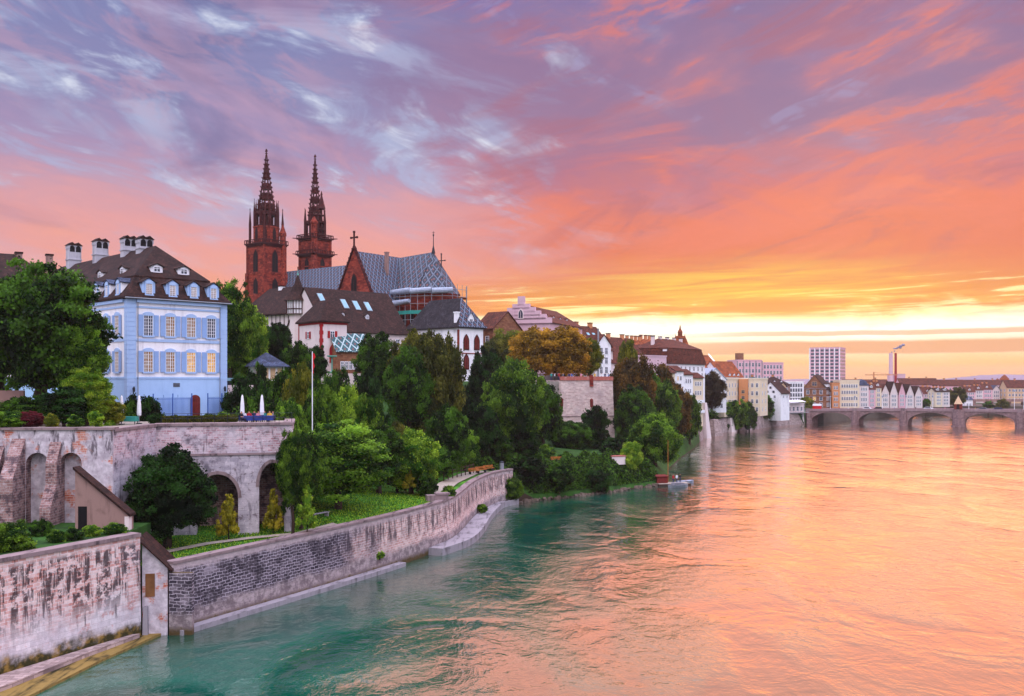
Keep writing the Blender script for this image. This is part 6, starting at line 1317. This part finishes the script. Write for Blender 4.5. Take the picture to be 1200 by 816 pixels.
t = empty('spire_roof', 'steep orange tower roof with slender spirelet above the dormer house', 'tower', (X(797, 372), 372, 12)); a_, b_ = Z(406, 372) - 12, Z(394, 372) - 12
mb = MB(); mb.box(-4, 4, -3, 3, 0, a_); mb.build('wall', ['white_pink'], t); mb = MB(); mb.lathe([(4.2, a_), (3.4, a_ + 2), (2.3, b_)], (0, 0), 4, R(45)); mb.build('roof', ['roof_orange'], t)
mb = MB(); c_ = Z(381, 372) - 12; mb.lathe([(.9, b_), (.9, b_ + 1.4), (1.1, b_ + 1.5), (.5, b_ + 2.6), (.35, b_ + 3), (.1, c_)], (0, 0), 8)
for s in (-1, 1): mb.lathe([(.15, b_ - .2), (.03, b_ + 1)], (s * 1.9, 0), 5)
mb.build('spirelet', ['roof_orange'], t)
t, W_, H_ = house('orange_hall', 'large hall with plain orange brown roof right of the dormer house', 'house', (817, 372), (850, 384), 12, Z(441, 375), 18, 'gable_x', 8.8, 'white_pink', 'roof_orange', 4, 2, ov=.2)
mb = MB(); mb.face([(W_ + .35, 0, H_), (W_ + .35, 9, H_ + 9.2), (W_ + .9, 9, H_ + 9.6), (W_ + .9, 0, H_ + .2)]); mb.build('gable_edge', ['white_wall'], t)
t, W_, H_ = house('second_hall', 'smaller hall with dark orange roof beside the large one', 'house', (847, 376), (872, 384), 12, Z(443, 378), 13, 'gable_x', 6.8, 'white_wall', 'roof_orange', 3, 2, ov=.2, side=1)
for q in (.4, .6, .8): dormer(t, W_ * q, .8, H_ + .4, 1.2, 1.0, 2, 'white_wall', 'roof_orange')
t, W_, H_ = house('white_gable_house', 'white wall with sloping white roof edge above the turquoise roof', 'house', (826, 358), (851, 362), 8, Z(444, 360), 7, 'gable_y', 4.2, 'white_wall', 'tarp', 3, 3)
t, W_, H_ = house('turquoise_roof_building', 'cream riverside building with orange bay and flat turquoise roof', 'house', (849, 366), (867, 382), 6, Z(445, 370), 12, 'flat', .7, 'cream', 'sky_blue_roof', 5, 4, .9, 1.5, z1=1.5)
t2_, W2, H2 = house('cream_wing', 'pale cream wing with orange stair bay beside the turquoise roofed building', 'house', (867, 380), (891, 376), 6, Z(445, 378), 12, 'flat', .6, 'cream', 'sky_blue_roof', 4, 4, .8, 1.5, z1=1.5, margin=.4, side=2)
mb = MB(); mb.box(-.1, W2 * .42, -1.2, .0, 0, H2 + .2); by = mb.build('bay', ['orange_wall'], t2_)
for r in range(4): put_window(by, W2 * .2, -1.2, 2.0 + r * 2.4, 1.2, 1.2, 'b')
t, W_, H_ = house('small_gable_house', 'small white gabled house just left of the bridge', 'house', (891, 410), (915, 404), 3, Z(460, 406), 9, 'gable_y', 4.6, 'white_wall', 'roof_brown', 2, 1, .8, 1.0, z1=9.5, side=2)
for x, z in ((W_ * .5, H_ + 1.7), (W_ * .35, H_ - .1), (W_ * .65, H_ - .1)): put_window(t, x, 0, z, .7, .7, 'd')
t, W_, H_ = house('beige_slim_house', 'slim beige house beside the small white gable', 'house', (914, 412), (921, 414), 3, Z(452, 412), 10, 'gable_y', 1.5, 'beige', 'roof_brown', 1, 5, .8, 1.2, side=3)
for k, (pa, pb, Y, py, rr_, lab) in enumerate(((858, 880, 440, 450, 'hip', 'dark brown roof left behind the small white gable'), (878, 902, 448, 452, 'hip', 'dark brown double roof behind the small white gable'), (903, 926, 450, 452, 'hip', 'rounded brown roof right behind the beige house'))):
    t, W_, H_ = house('back_house', lab, 'house', (pa, Y), (pb, Y + 4), 8, Z(py, Y), 12, rr_, 4.2, 'brown_wall', 'roof_brown', 4, 3); dormer(t, W_ * .3, 1.5, H_ + 1, 1.1, 1, 2, 'white_wall', 'roof_brown'); dormer(t, W_ * .65, 1.5, H_ + 1, 1.1, 1, 2, 'white_wall', 'roof_brown'); chimney(t, W_ * .5, 6, H_ + 3.5, .9, 1.6, 'orange_wall')
# river terrace restaurant
t, W_, H_ = house('river_restaurant', 'riverside restaurant with glazed terrace beside the bridge', 'house', (913, 428), (942, 440), 1.0, Z(474, 432), 8, 'flat', .3, 'white_pink', 'concrete', 6, 2, 1.3, 1.8, z1=1.5, margin=.3)
mb = MB(); mb.box(-.5, W_ + .5, -2.5, -.1, 4.3, 4.55); mb.build('balcony_slab', ['concrete'], t); mb = MB()
for k in range(16): mb.box(-.4 + k * (W_ + .8) / 15, -.34 + k * (W_ + .8) / 15, -2.45, -2.4, 4.55, 5.6)
mb.box(-.4, W_ + .45, -2.46, -2.38, 5.6, 5.7); mb.build('balustrade', ['metal_grey'], t)
mb = MB(); mb.slab([(2, -2.6, H_ + 1.1), (W_ - 2, -2.6, H_ + 1.1), (W_ - 2.6, .5, H_ + 2.0), (2.6, .5, H_ + 2.0)], .12); 
for x in (2.6, W_ - 2.6): mb.tube((x, -2.2, 4.5), (x, -2.2, H_ + 1.1), .07)
mb.build('awning', ['white_paint'], t)
t, W_, H_ = house('blue_office', 'blue and white office block between restaurant and brown gabled house', 'house', (921, 470), (942, 474), 6, Z(448, 472), 10, 'flat', .5, 'white_wall', 'orange_wall', 6, 5, 1.1, 1.5, 'g')
t, W_, H_ = house('flat_block', 'wide pale flat roofed block on the skyline with small roof box', 'building', (864, 600), (893, 604), 12, Z(423, 602), 14, 'flat', .6, 'pinkish', 'concrete', 7, 5, 1.5, 2.2); mb = MB(); mb.box(2.5, 6.5, 4, 8, H_ + .7, H_ + 5); mb.build('roof_box', ['brown_stone'], t)
for c in range(5): mb = MB(); mb.box(W_ * c / 4 - .3, W_ * c / 4 + .3, -.3, 0, 0, H_); mb.build('pilaster', ['concrete'], t)
t, W_, H_ = house('flat_block', 'lower right wing of the pale flat roofed skyline block', 'building', (893, 606), (918, 610), 12, Z(426, 608), 14, 'flat', .6, 'pinkish', 'concrete', 6, 5, 1.5, 2.2)
# river walls towards the bridge
rw = [(31.5, 190), (36, 215), (44, 245), (55, 282), (62, 310), (69.7, 340), (77, 355), (84.6, 370), (99, 389), (119, 420), (137, 441)]
mb = MB(); ribbon(mb, rw[4:], -2, [3.6, 4.4, 4.6, 5.4, 5.2, 5.0, 5.2], .9, cap=True, batter=.7); mb.build('river_wall', ['quay_stone', 'coping'], label='old weathered river wall running up to the bridge', cat='wall')
for k, (px_, Y, h, w_, lab) in enumerate(((826, 331, 12.5, 2.2, 'tall white sloping river pillar among the dark trees'), (838, 346, 6, 4.5, 'pinkish rock buttress on the river wall'), (856, 372, 5.6, 3, 'pale buttress of the river wall below the cream building'), (874, 386, 5.8, 3, 'pale buttress of the river wall under the round tree'))):
    mb = MB(); a = [(-w_ / 2 * 1.5, -1.6), (w_ / 2 * 1.5, -1.6), (w_ / 2 * 1.2, 1.5), (-w_ / 2 * 1.2, 1.5)]; b = [(-w_ * .35, -.2), (w_ * .35, -.2), (w_ * .35, 1.5), (-w_ * .35, 1.5)]
    for i in range(4): j = (i + 1) % 4; mb.face([(*a[i], -1), (*a[j], -1), (*b[j], h), (*b[i], h)])
    mb.face([(*q, h) for q in b]); o = mb.build('river_buttress', ['white_pink' if k != 1 else 'quay_stone'], None, label=lab, cat='buttress'); o.location = (X(px_, Y), Y - 1, 0); o.rotation_euler = (0, 0, R(50))
# ================================================================ bridge
p0 = Vector((140, 443.6)); p1 = Vector((195, 410)); dv = (p1 - p0).normalized(); ang = math.atan2(dv.y, dv.x)
br = empty('stone_bridge', 'low reddish stone bridge with shallow arches across the river', 'bridge', (p0.x, p0.y, 0), ang)
piers = [0, 21, 42, 64.5, 88, 112, 136, 160, 184]; Lb = 190; zt = lambda x: 6.75 + 1.3 * (1 - ((x - 100) / 110) ** 2)
arches = [((a + b) / 2, (b - a) / 2 - (1.6 if i != 3 and i != 2 else 1.8), 1.5, zt((a + b) / 2) - 3.2) for i, (a, b) in enumerate(zip(piers, piers[1:]))]
mb = MB(); arch_face(mb, Lb, -2, lambda x: zt(x) - 1.0, arches, 12, seg=18); mb.build('arches', ['bridge_stone'], br)
mb = MB()
for k in range(38):
    a, b = k * 5, (k + 1) * 5
    for y0 in (-.3, 11.9):
        lo = [(a, y0, zt(a) - 1.15), (b, y0, zt(b) - 1.15), (b, y0, zt(b)), (a, y0, zt(a))]; mb.face(lo, 0, [(a, 0), (b, 0), (b, 1), (a, 1)]); mb.face([(x, y + .4, z) for x, y, z in lo][::-1]); mb.face([lo[3], lo[2], (b, y0 + .4, zt(b)), (a, y0 + .4, zt(a))]); mb.face([(a, y0 + .4, zt(a) - 1.15), (b, y0 + .4, zt(b) - 1.15), lo[1], lo[0]])
mb.build('parapet', ['bridge_cap'], br)
mb = MB()
for k in range(38): a, b = k * 5, (k + 1) * 5; mb.face([(a, .15, zt(a) - .95), (b, .15, zt(b) - .95), (b, 11.8, zt(b) - .95), (a, 11.8, zt(a) - .95)])
mb.build('roadway', ['plaza'], br)
for i, x in enumerate(piers):
    w_ = 2.6 if x == 64.5 else 1.35; mb = MB(); mb.prism([(x - w_, 0), (x - w_ * .8, -1.2), (x, -2.2 if w_ < 2 else -2.8), (x + w_ * .8, -1.2), (x + w_, 0)], -2, zt(x) - 1.2 if w_ < 2 else zt(x) - .1); mb.prism([(x - w_ - .5, 0), (x - w_, -1.8), (x, -3), (x + w_, -1.8), (x + w_ + .5, 0)], -2, .5)
    mb.build('pier', ['bridge_stone'], br); mb = MB(); mb.box(x - w_ * .7, x + w_ * .7, -.7, -.31, zt(x) - 1.3, zt(x) + .3); mb.build('pier_cap', ['coping'], br)
def on_bridge(x, y): return p0.x + dv.x * x - dv.y * y, p0.y + dv.y * x + dv.x * y
x, y = on_bridge(64.5, -1.0); t = empty('bridge_chapel', 'tiny brick chapel with pointed pinkish roof on the wide bridge pier', 'chapel', (x, y, zt(64.5) - .1), ang)
mb = MB(); mb.box(-1.5, 1.5, -1.2, 1.6, 0, 2.4); mb.build('wall', ['sandstone'], t); mb = MB(); mb.lathe([(2.3, 2.3), (2.0, 2.7), (.15, 5.6), (.02, 6.2)], (0, .2), 4, R(45)); mb.build('roof', ['beige'], t); lancet(t, 0, -1.2, .2, .8, 1.9, 0, 'black')
for i, (bx, lab) in enumerate(((10, 'bridge lamp post nearest the left end of the bridge'), (21, 'lamp post above the second bridge pier'), (33, 'lamp post over the second bridge arch'), (43, 'lamp post above the third bridge pier'), (54, 'lamp post left of the bridge chapel'), (68.5, 'lamp post right beside the bridge chapel'), (86, 'tall lamp post left of the last visible pier'), (89.5, 'tall lamp post right of the last visible pier'))):
    x, y = on_bridge(bx, .6); t = empty('street_lamp', lab, 'street lamp', (x, y, zt(bx) - 1), ang, 'lamp posts along the bridge'); h_ = 8.5 if i > 5 else 6
    mb = MB(); mb.tube((0, 0, 0), (0, 0, h_), .12, .07, 6); mb.build('pole', ['white_paint'], t); mb = MB(); mb.lathe([(.12, h_), (.35, h_ + .3), (.35, h_ + .8), (.1, h_ + 1)], (0, 0), 6); mb.build('lamp_head', ['tarp'], t)
x, y = on_bridge(3.5, 2.5); t = empty('red_kiosk', 'red booth with white top at the left end of the bridge', 'kiosk', (x, y, zt(3) - .9), ang); mb = MB(); mb.box(-1.8, 1.8, -1, 1, 0, 2.3); mb.build('body', ['flag_red'], t); mb = MB(); mb.box(-1.9, 1.9, -1.1, 1.1, 2.3, 3.2, taper=.15); mb.build('roof', ['white_paint'], t)
for i, (bx, col, lab) in enumerate(((26, 'white', 'white car crossing the bridge above its second arch'), (31, 'black', 'dark car on the bridge near the gabled houses'), (52, 'white', 'white van like car on the bridge left of the chapel'), (74, 'grey', 'grey car on the bridge right of the chapel'), (80, 'navy', 'dark blue car on the bridge near its right end'))):
    x, y = on_bridge(bx, 4); t = empty('bridge_car', lab, 'car', (x, y, zt(bx) - .92), ang, 'cars on the bridge')
    mb = MB(); mb.extr([(-2.1, .3), (2.1, .3), (2.1, .85), (1.3, 1.0), (.7, 1.6), (-1.3, 1.62), (-2, 1.0)], -.85, .85); mb.build('body', ['cloth_%s_wear' % col], t); mb = MB(); mb.face([(-1.7, -.86, 1.05), (1.15, -.86, 1.02), (.65, -.86, 1.52), (-1.25, -.86, 1.54)]); mb.build('side_window', ['glass'], t)
    for wx in (-1.3, 1.3): mb = MB(); mb.tube((wx, -.88, .33), (wx, .88, .33), .33, n=10); mb.build('wheels', ['black'], t)
for i, (bx, tp) in enumerate(((14, 'red'), (18, 'white'), (38, 'blue'), (47, 'black'), (59, 'pink'), (71, 'yellow'), (78, 'grey'))):
    x, y = on_bridge(bx, .9); person(x, y, zt(bx) - .9, ang + i, tp, 'navy', 'person in %s walking along the bridge parapet' % tp, 'stand', 'pedestrians on the bridge')
# ================================================================ far bank and skyline
t, W_, H_ = house('brown_gabled_house', 'brown sandstone house with big ornate gable behind the bridge end', 'house', (941, 500), (968, 494), 5, Z(455, 497), 14, 'gable_y', 7.0, 'brown_stone', 'roof_brown', 3, 3, 1.4, 2.2, 'w', z1=1, side=4, lits=[(1, 1)])
mb = MB(); mb.box(-.3, W_ + .3, -.35, .0, H_ - .4, H_); mb.box(-.3, W_ + .3, -.35, 0, H_ * .6, H_ * .6 + .3); mb.build('cornice', ['coping'], t); put_window(t, W_ / 2, 0, H_ + 1.2, 2.4, 2.0, 'b'); dormer(t, W_ + .1, 4, H_ + .6, 1.6, 1.6, 3, 'white_wall', 'roof_brown', R(90)); dormer(t, W_ + .1, 9, H_ + .6, 1.6, 1.6, 3, 'white_wall', 'roof_brown', R(90))
FAR = [  # pxL, pxR, eave py, Y, zb, roof, rh, wall, roof mat, cols, rows, label
 (975, 984, 450, 498, 5, 'flat', .6, 'orange_wall', 'roof_brown', 2, 4, 'narrow orange house right of the brown gabled one'), (984, 1007, 447.5, 500, 5, 'flat', .9, 'cream', 'roof_slate', 7, 4, 'wide cream hotel front with a row of windows'), (1007, 1018, 452, 502, 5, 'mansard', 3.2, 'white_pink', 'roof_slate', 4, 4, 'white house with slate mansard beside the hotel'),
 (1018, 1026, 456, 506, 5, 'gable_x', 2.6, 'pinkish', 'roof_red', 3, 4, 'pink house first right of the slate mansard'), (1026, 1033, 454, 512, 5, 'gable_x', 3.2, 'cream', 'roof_red', 2, 4, 'cream house between the pink one and the gabled row'), (1033, 1042, 460, 516, 5, 'gable_y', 4.5, 'white_pink', 'roof_red', 3, 3, 'leftmost white house of the gabled row'),
 (1043, 1052, 461, 518, 5, 'gable_y', 6.5, 'white_pink', 'roof_brown', 3, 3, 'second white house of the gabled row, tallest gable'), (1053, 1061, 461, 521, 5, 'gable_y', 5.8, 'pinkish', 'roof_red', 3, 3, 'pinkish house in the middle of the gabled row'), (1062, 1071, 462, 524, 5, 'gable_y', 5.6, 'white_pink', 'roof_brown', 3, 3, 'fourth house of the gabled row, white with brown roof'), (1072, 1081, 463, 527, 5, 'gable_y', 5.0, 'white_pink', 'roof_brown', 3, 3, 'last white house of the gabled row'),
 (1082, 1094, 461, 560, 5, 'gable_x', 4.0, 'lilac', 'roof_red', 4, 3, 'lilac house behind small trees right of the gabled row'), (1096, 1104, 459, 545, 5, 'gable_x', 2.2, 'cream', 'roof_brown', 3, 4, 'cream block left of the rounded tree'), (1104, 1113, 459, 548, 5, 'gable_x', 2.0, 'white_pink', 'roof_brown', 3, 4, 'bluish white block left of the rounded tree'),
 (1131, 1143, 459, 640, 5, 'gable_x', 3.6, 'pinkish', 'roof_red', 4, 3, 'pink house right of the rounded tree'), (1143, 1152, 457, 642, 5, 'gable_x', 3.0, 'white_pink', 'roof_red', 3, 3, 'white house third right of the rounded tree'), (1152, 1163, 456, 645, 5, 'gable_x', 4.0, 'pinkish', 'roof_red', 4, 3, 'broad pink house above the dark viaduct'), (1163, 1172, 457, 648, 5, 'gable_y', 3.2, 'white_pink', 'roof_slate', 3, 3, 'pale blue white house above the dark viaduct'),
 (1172, 1180, 455, 652, 5, 'flat', .5, 'brown_wall', 'roof_dark', 2, 4, 'dark narrow block beside the large beige building'), (1180, 1225, 454, 640, 5, 'gable_x', 5.0, 'beige', 'roof_red', 11, 3, 'large beige building cut by the right edge'),
 (1055, 1100, 451, 720, 8, 'gable_x', 5.0, 'pinkish', 'roof_red', 8, 2, 'long red roof behind the gabled row'), (1100, 1132, 452, 730, 8, 'gable_x', 4.6, 'pinkish', 'roof_red', 6, 2, 'long red roof behind the rounded tree'), (1132, 1178, 451, 760, 8, 'gable_x', 4.0, 'lilac', 'roof_red', 8, 2, 'farthest long red roof towards the right edge'), (920, 945, 452, 560, 8, 'flat', .6, 'beige', 'roof_orange', 6, 3, 'low orange topped block left of the tower block'), (990, 1042, 451, 640, 8, 'gable_x', 3.6, 'pinkish', 'roof_red', 8, 2, 'red roof row behind the hotel')]
for pa, pb, py, Y, zb, rf, rh, wl, rm, cc, rr_, lab in FAR:
    t, W_, H_ = house('town_house' if pb - pa < 20 else 'long_house', lab, 'house', (pa, Y), (pb, Y), zb, Z(py, Y), 10, rf, rh, wl, rm, cc, rr_, 1.1, 1.6, side=2, sidewall='L', ov=.3)
    if rf == 'gable_x': chimney(t, W_ * .3, 5, H_ + rh * .9, .9, 1.3, 'orange_wall'); chimney(t, W_ * .75, 5, H_ + rh * .9, .9, 1.3, 'orange_wall')
    if rf == 'gable_x' and W_ < 12: dormer(t, W_ * .5, 1, H_ + .6, 1.3, 1.1, 2, 'white_wall', rm)
t, W_, H_ = house('tower_block', 'tall pale office tower block rising over the skyline', 'tower block', (949, 760), (984, 748), 8, Z(408, 754), 22, 'flat', .5, 'pinkish', 'concrete', 6, 12, 2.9, 1.5, 'g', z1=5, side=5, margin=.3)
mb = MB()
for c in range(7): x = W_ * c / 6; mb.box(x - .35, x + .35, -.5, 0, 0, H_)
mb.build('fins', ['white_wall'], t)
t = empty('chimney_stack', 'tall slim power station chimney on the skyline with smoke', 'chimney', (X(1044, 900), 900, 8)); zt_ = Z(414, 900) - 8
mb = MB(); mb.tube((0, 0, 0), (0, 0, zt_), 2.0, 1.7, 14); mb.build('flue', ['lilac'], t); mb = MB(); mb.tube((4.6, 0, 0), (4.6, 0, zt_), 1.2, 1.1, 12); mb.build('flue', ['red_trim'], t)
t, W_, H_ = house('plant_hall', 'pale windowless hall beside the skyline chimney', 'building', (1047, 905), (1061, 905), 8, Z(439, 905), 15, 'flat', .5, 'lilac', 'concrete', 3, 1, 2, 1)
rs = np.random.RandomState(6); mb = MB()
for k in range(12):
    q = k / 11; r = .5 + 1.2 * q ** .7; x, z = 1.0 + q * 10 + rs.normal() * .9, zt_ + .8 + 7 * q ** .8 + rs.normal() * .4; prf = [(r * math.sin(a), z + r * .7 * (1 - math.cos(a)) - r * .7) for a in [math.pi * i / 7 for i in range(1, 7)]]; mb.lathe(prf[::1], (x, rs.normal() * .6), 9)
o = mb.build('smoke', ['smoke'], None, label='short plume of grey smoke drifting right from the skyline chimney', cat='smoke', kind='stuff'); o.location = (X(1044, 900), 900, 8)
t = empty('tower_crane', 'thin construction crane on the far skyline', 'crane', (X(1024, 860), 860, 8)); mb = MB(); h_ = Z(440, 860) - 8; mb.box(-.5, .5, -.5, .5, 0, h_ + 3); mb.build('mast', ['orange_wall'], t); mb = MB(); mb.box(-8, 22, -.4, .4, h_, h_ + .8); mb.tube((0, 0, h_ + 3), (15, 0, h_ + .8), .12); mb.build('jib', ['orange_wall'], t)
for px_, py_, lab in ((1169, 442, 'small orange turret roof on the far right skyline'), (1177, 441, 'orange domed roof on the far right skyline')):
    t = empty('domed_turret', lab, 'tower', (X(px_, 800), 800, 8)); zt_ = Z(py_ + 6, 800) - 8; r = 2.2 if px_ < 1172 else 3.8; mb = MB(); mb.lathe([(r, 0), (r, zt_)], (0, 0), 10); mb.build('wall', ['beige'], t); mb = MB(); mb.lathe([(r * 1.1, zt_), (r * .95, zt_ + r * .6), (r * .5, zt_ + r * 1.1), (.2, zt_ + r * 1.5)], (0, 0), 10); mb.build('roof', ['roof_orange'], t)
t = empty('viaduct', 'low dark viaduct behind the right part of the bridge', 'viaduct', (X(1143, 585), 585, 0)); z_ = Z(468, 585); mb = MB(); mb.box(0, 60, 0, 8, z_ - 1.6, z_); mb.build('deck', ['brown_wall'], t)
for k in range(6): mb = MB(); mb.box(k * 11 - .8, k * 11 + .8, 1, 7, -2, z_ - 1.6); mb.build('pier', ['brown_wall'], t)
t, W_, H_ = house('quay_house', 'small white boat house below the dark viaduct', 'house', (1131, 575), (1140, 575), 3, Z(468, 575), 6, 'gable_x', 1.5, 'white_wall', 'roof_slate', 3, 1)
mb = MB(); mb.prism([(140, 455), (150, 452), (235, 560), (900, 600), (1400, 700), (100, 700), (100, 470)], -2, 5.0); mb.build('far_quay_ground', ['town_ground'], kind='structure')

# ================================================================ evening haze over the river and town
mb = MB(); mb.box(-2500, 4200, -120, 6300, -4.2, 110); hz = mb.build('haze', [], kind='stuff')
hm = bpy.data.materials.new('haze'); hm.use_nodes = True; hm.node_tree.nodes.clear(); N = NT(hm.node_tree); o_ = N.n('ShaderNodeOutputMaterial'); v_ = N.n('ShaderNodeVolumePrincipled')
v_.inputs['Color'].default_value = (.95, .86, .84, 1); v_.inputs['Density'].default_value = .00009; v_.inputs['Anisotropy'].default_value = .3; N.L.new(v_.outputs[0], o_.inputs['Volume']); hz.data.materials.append(hm)
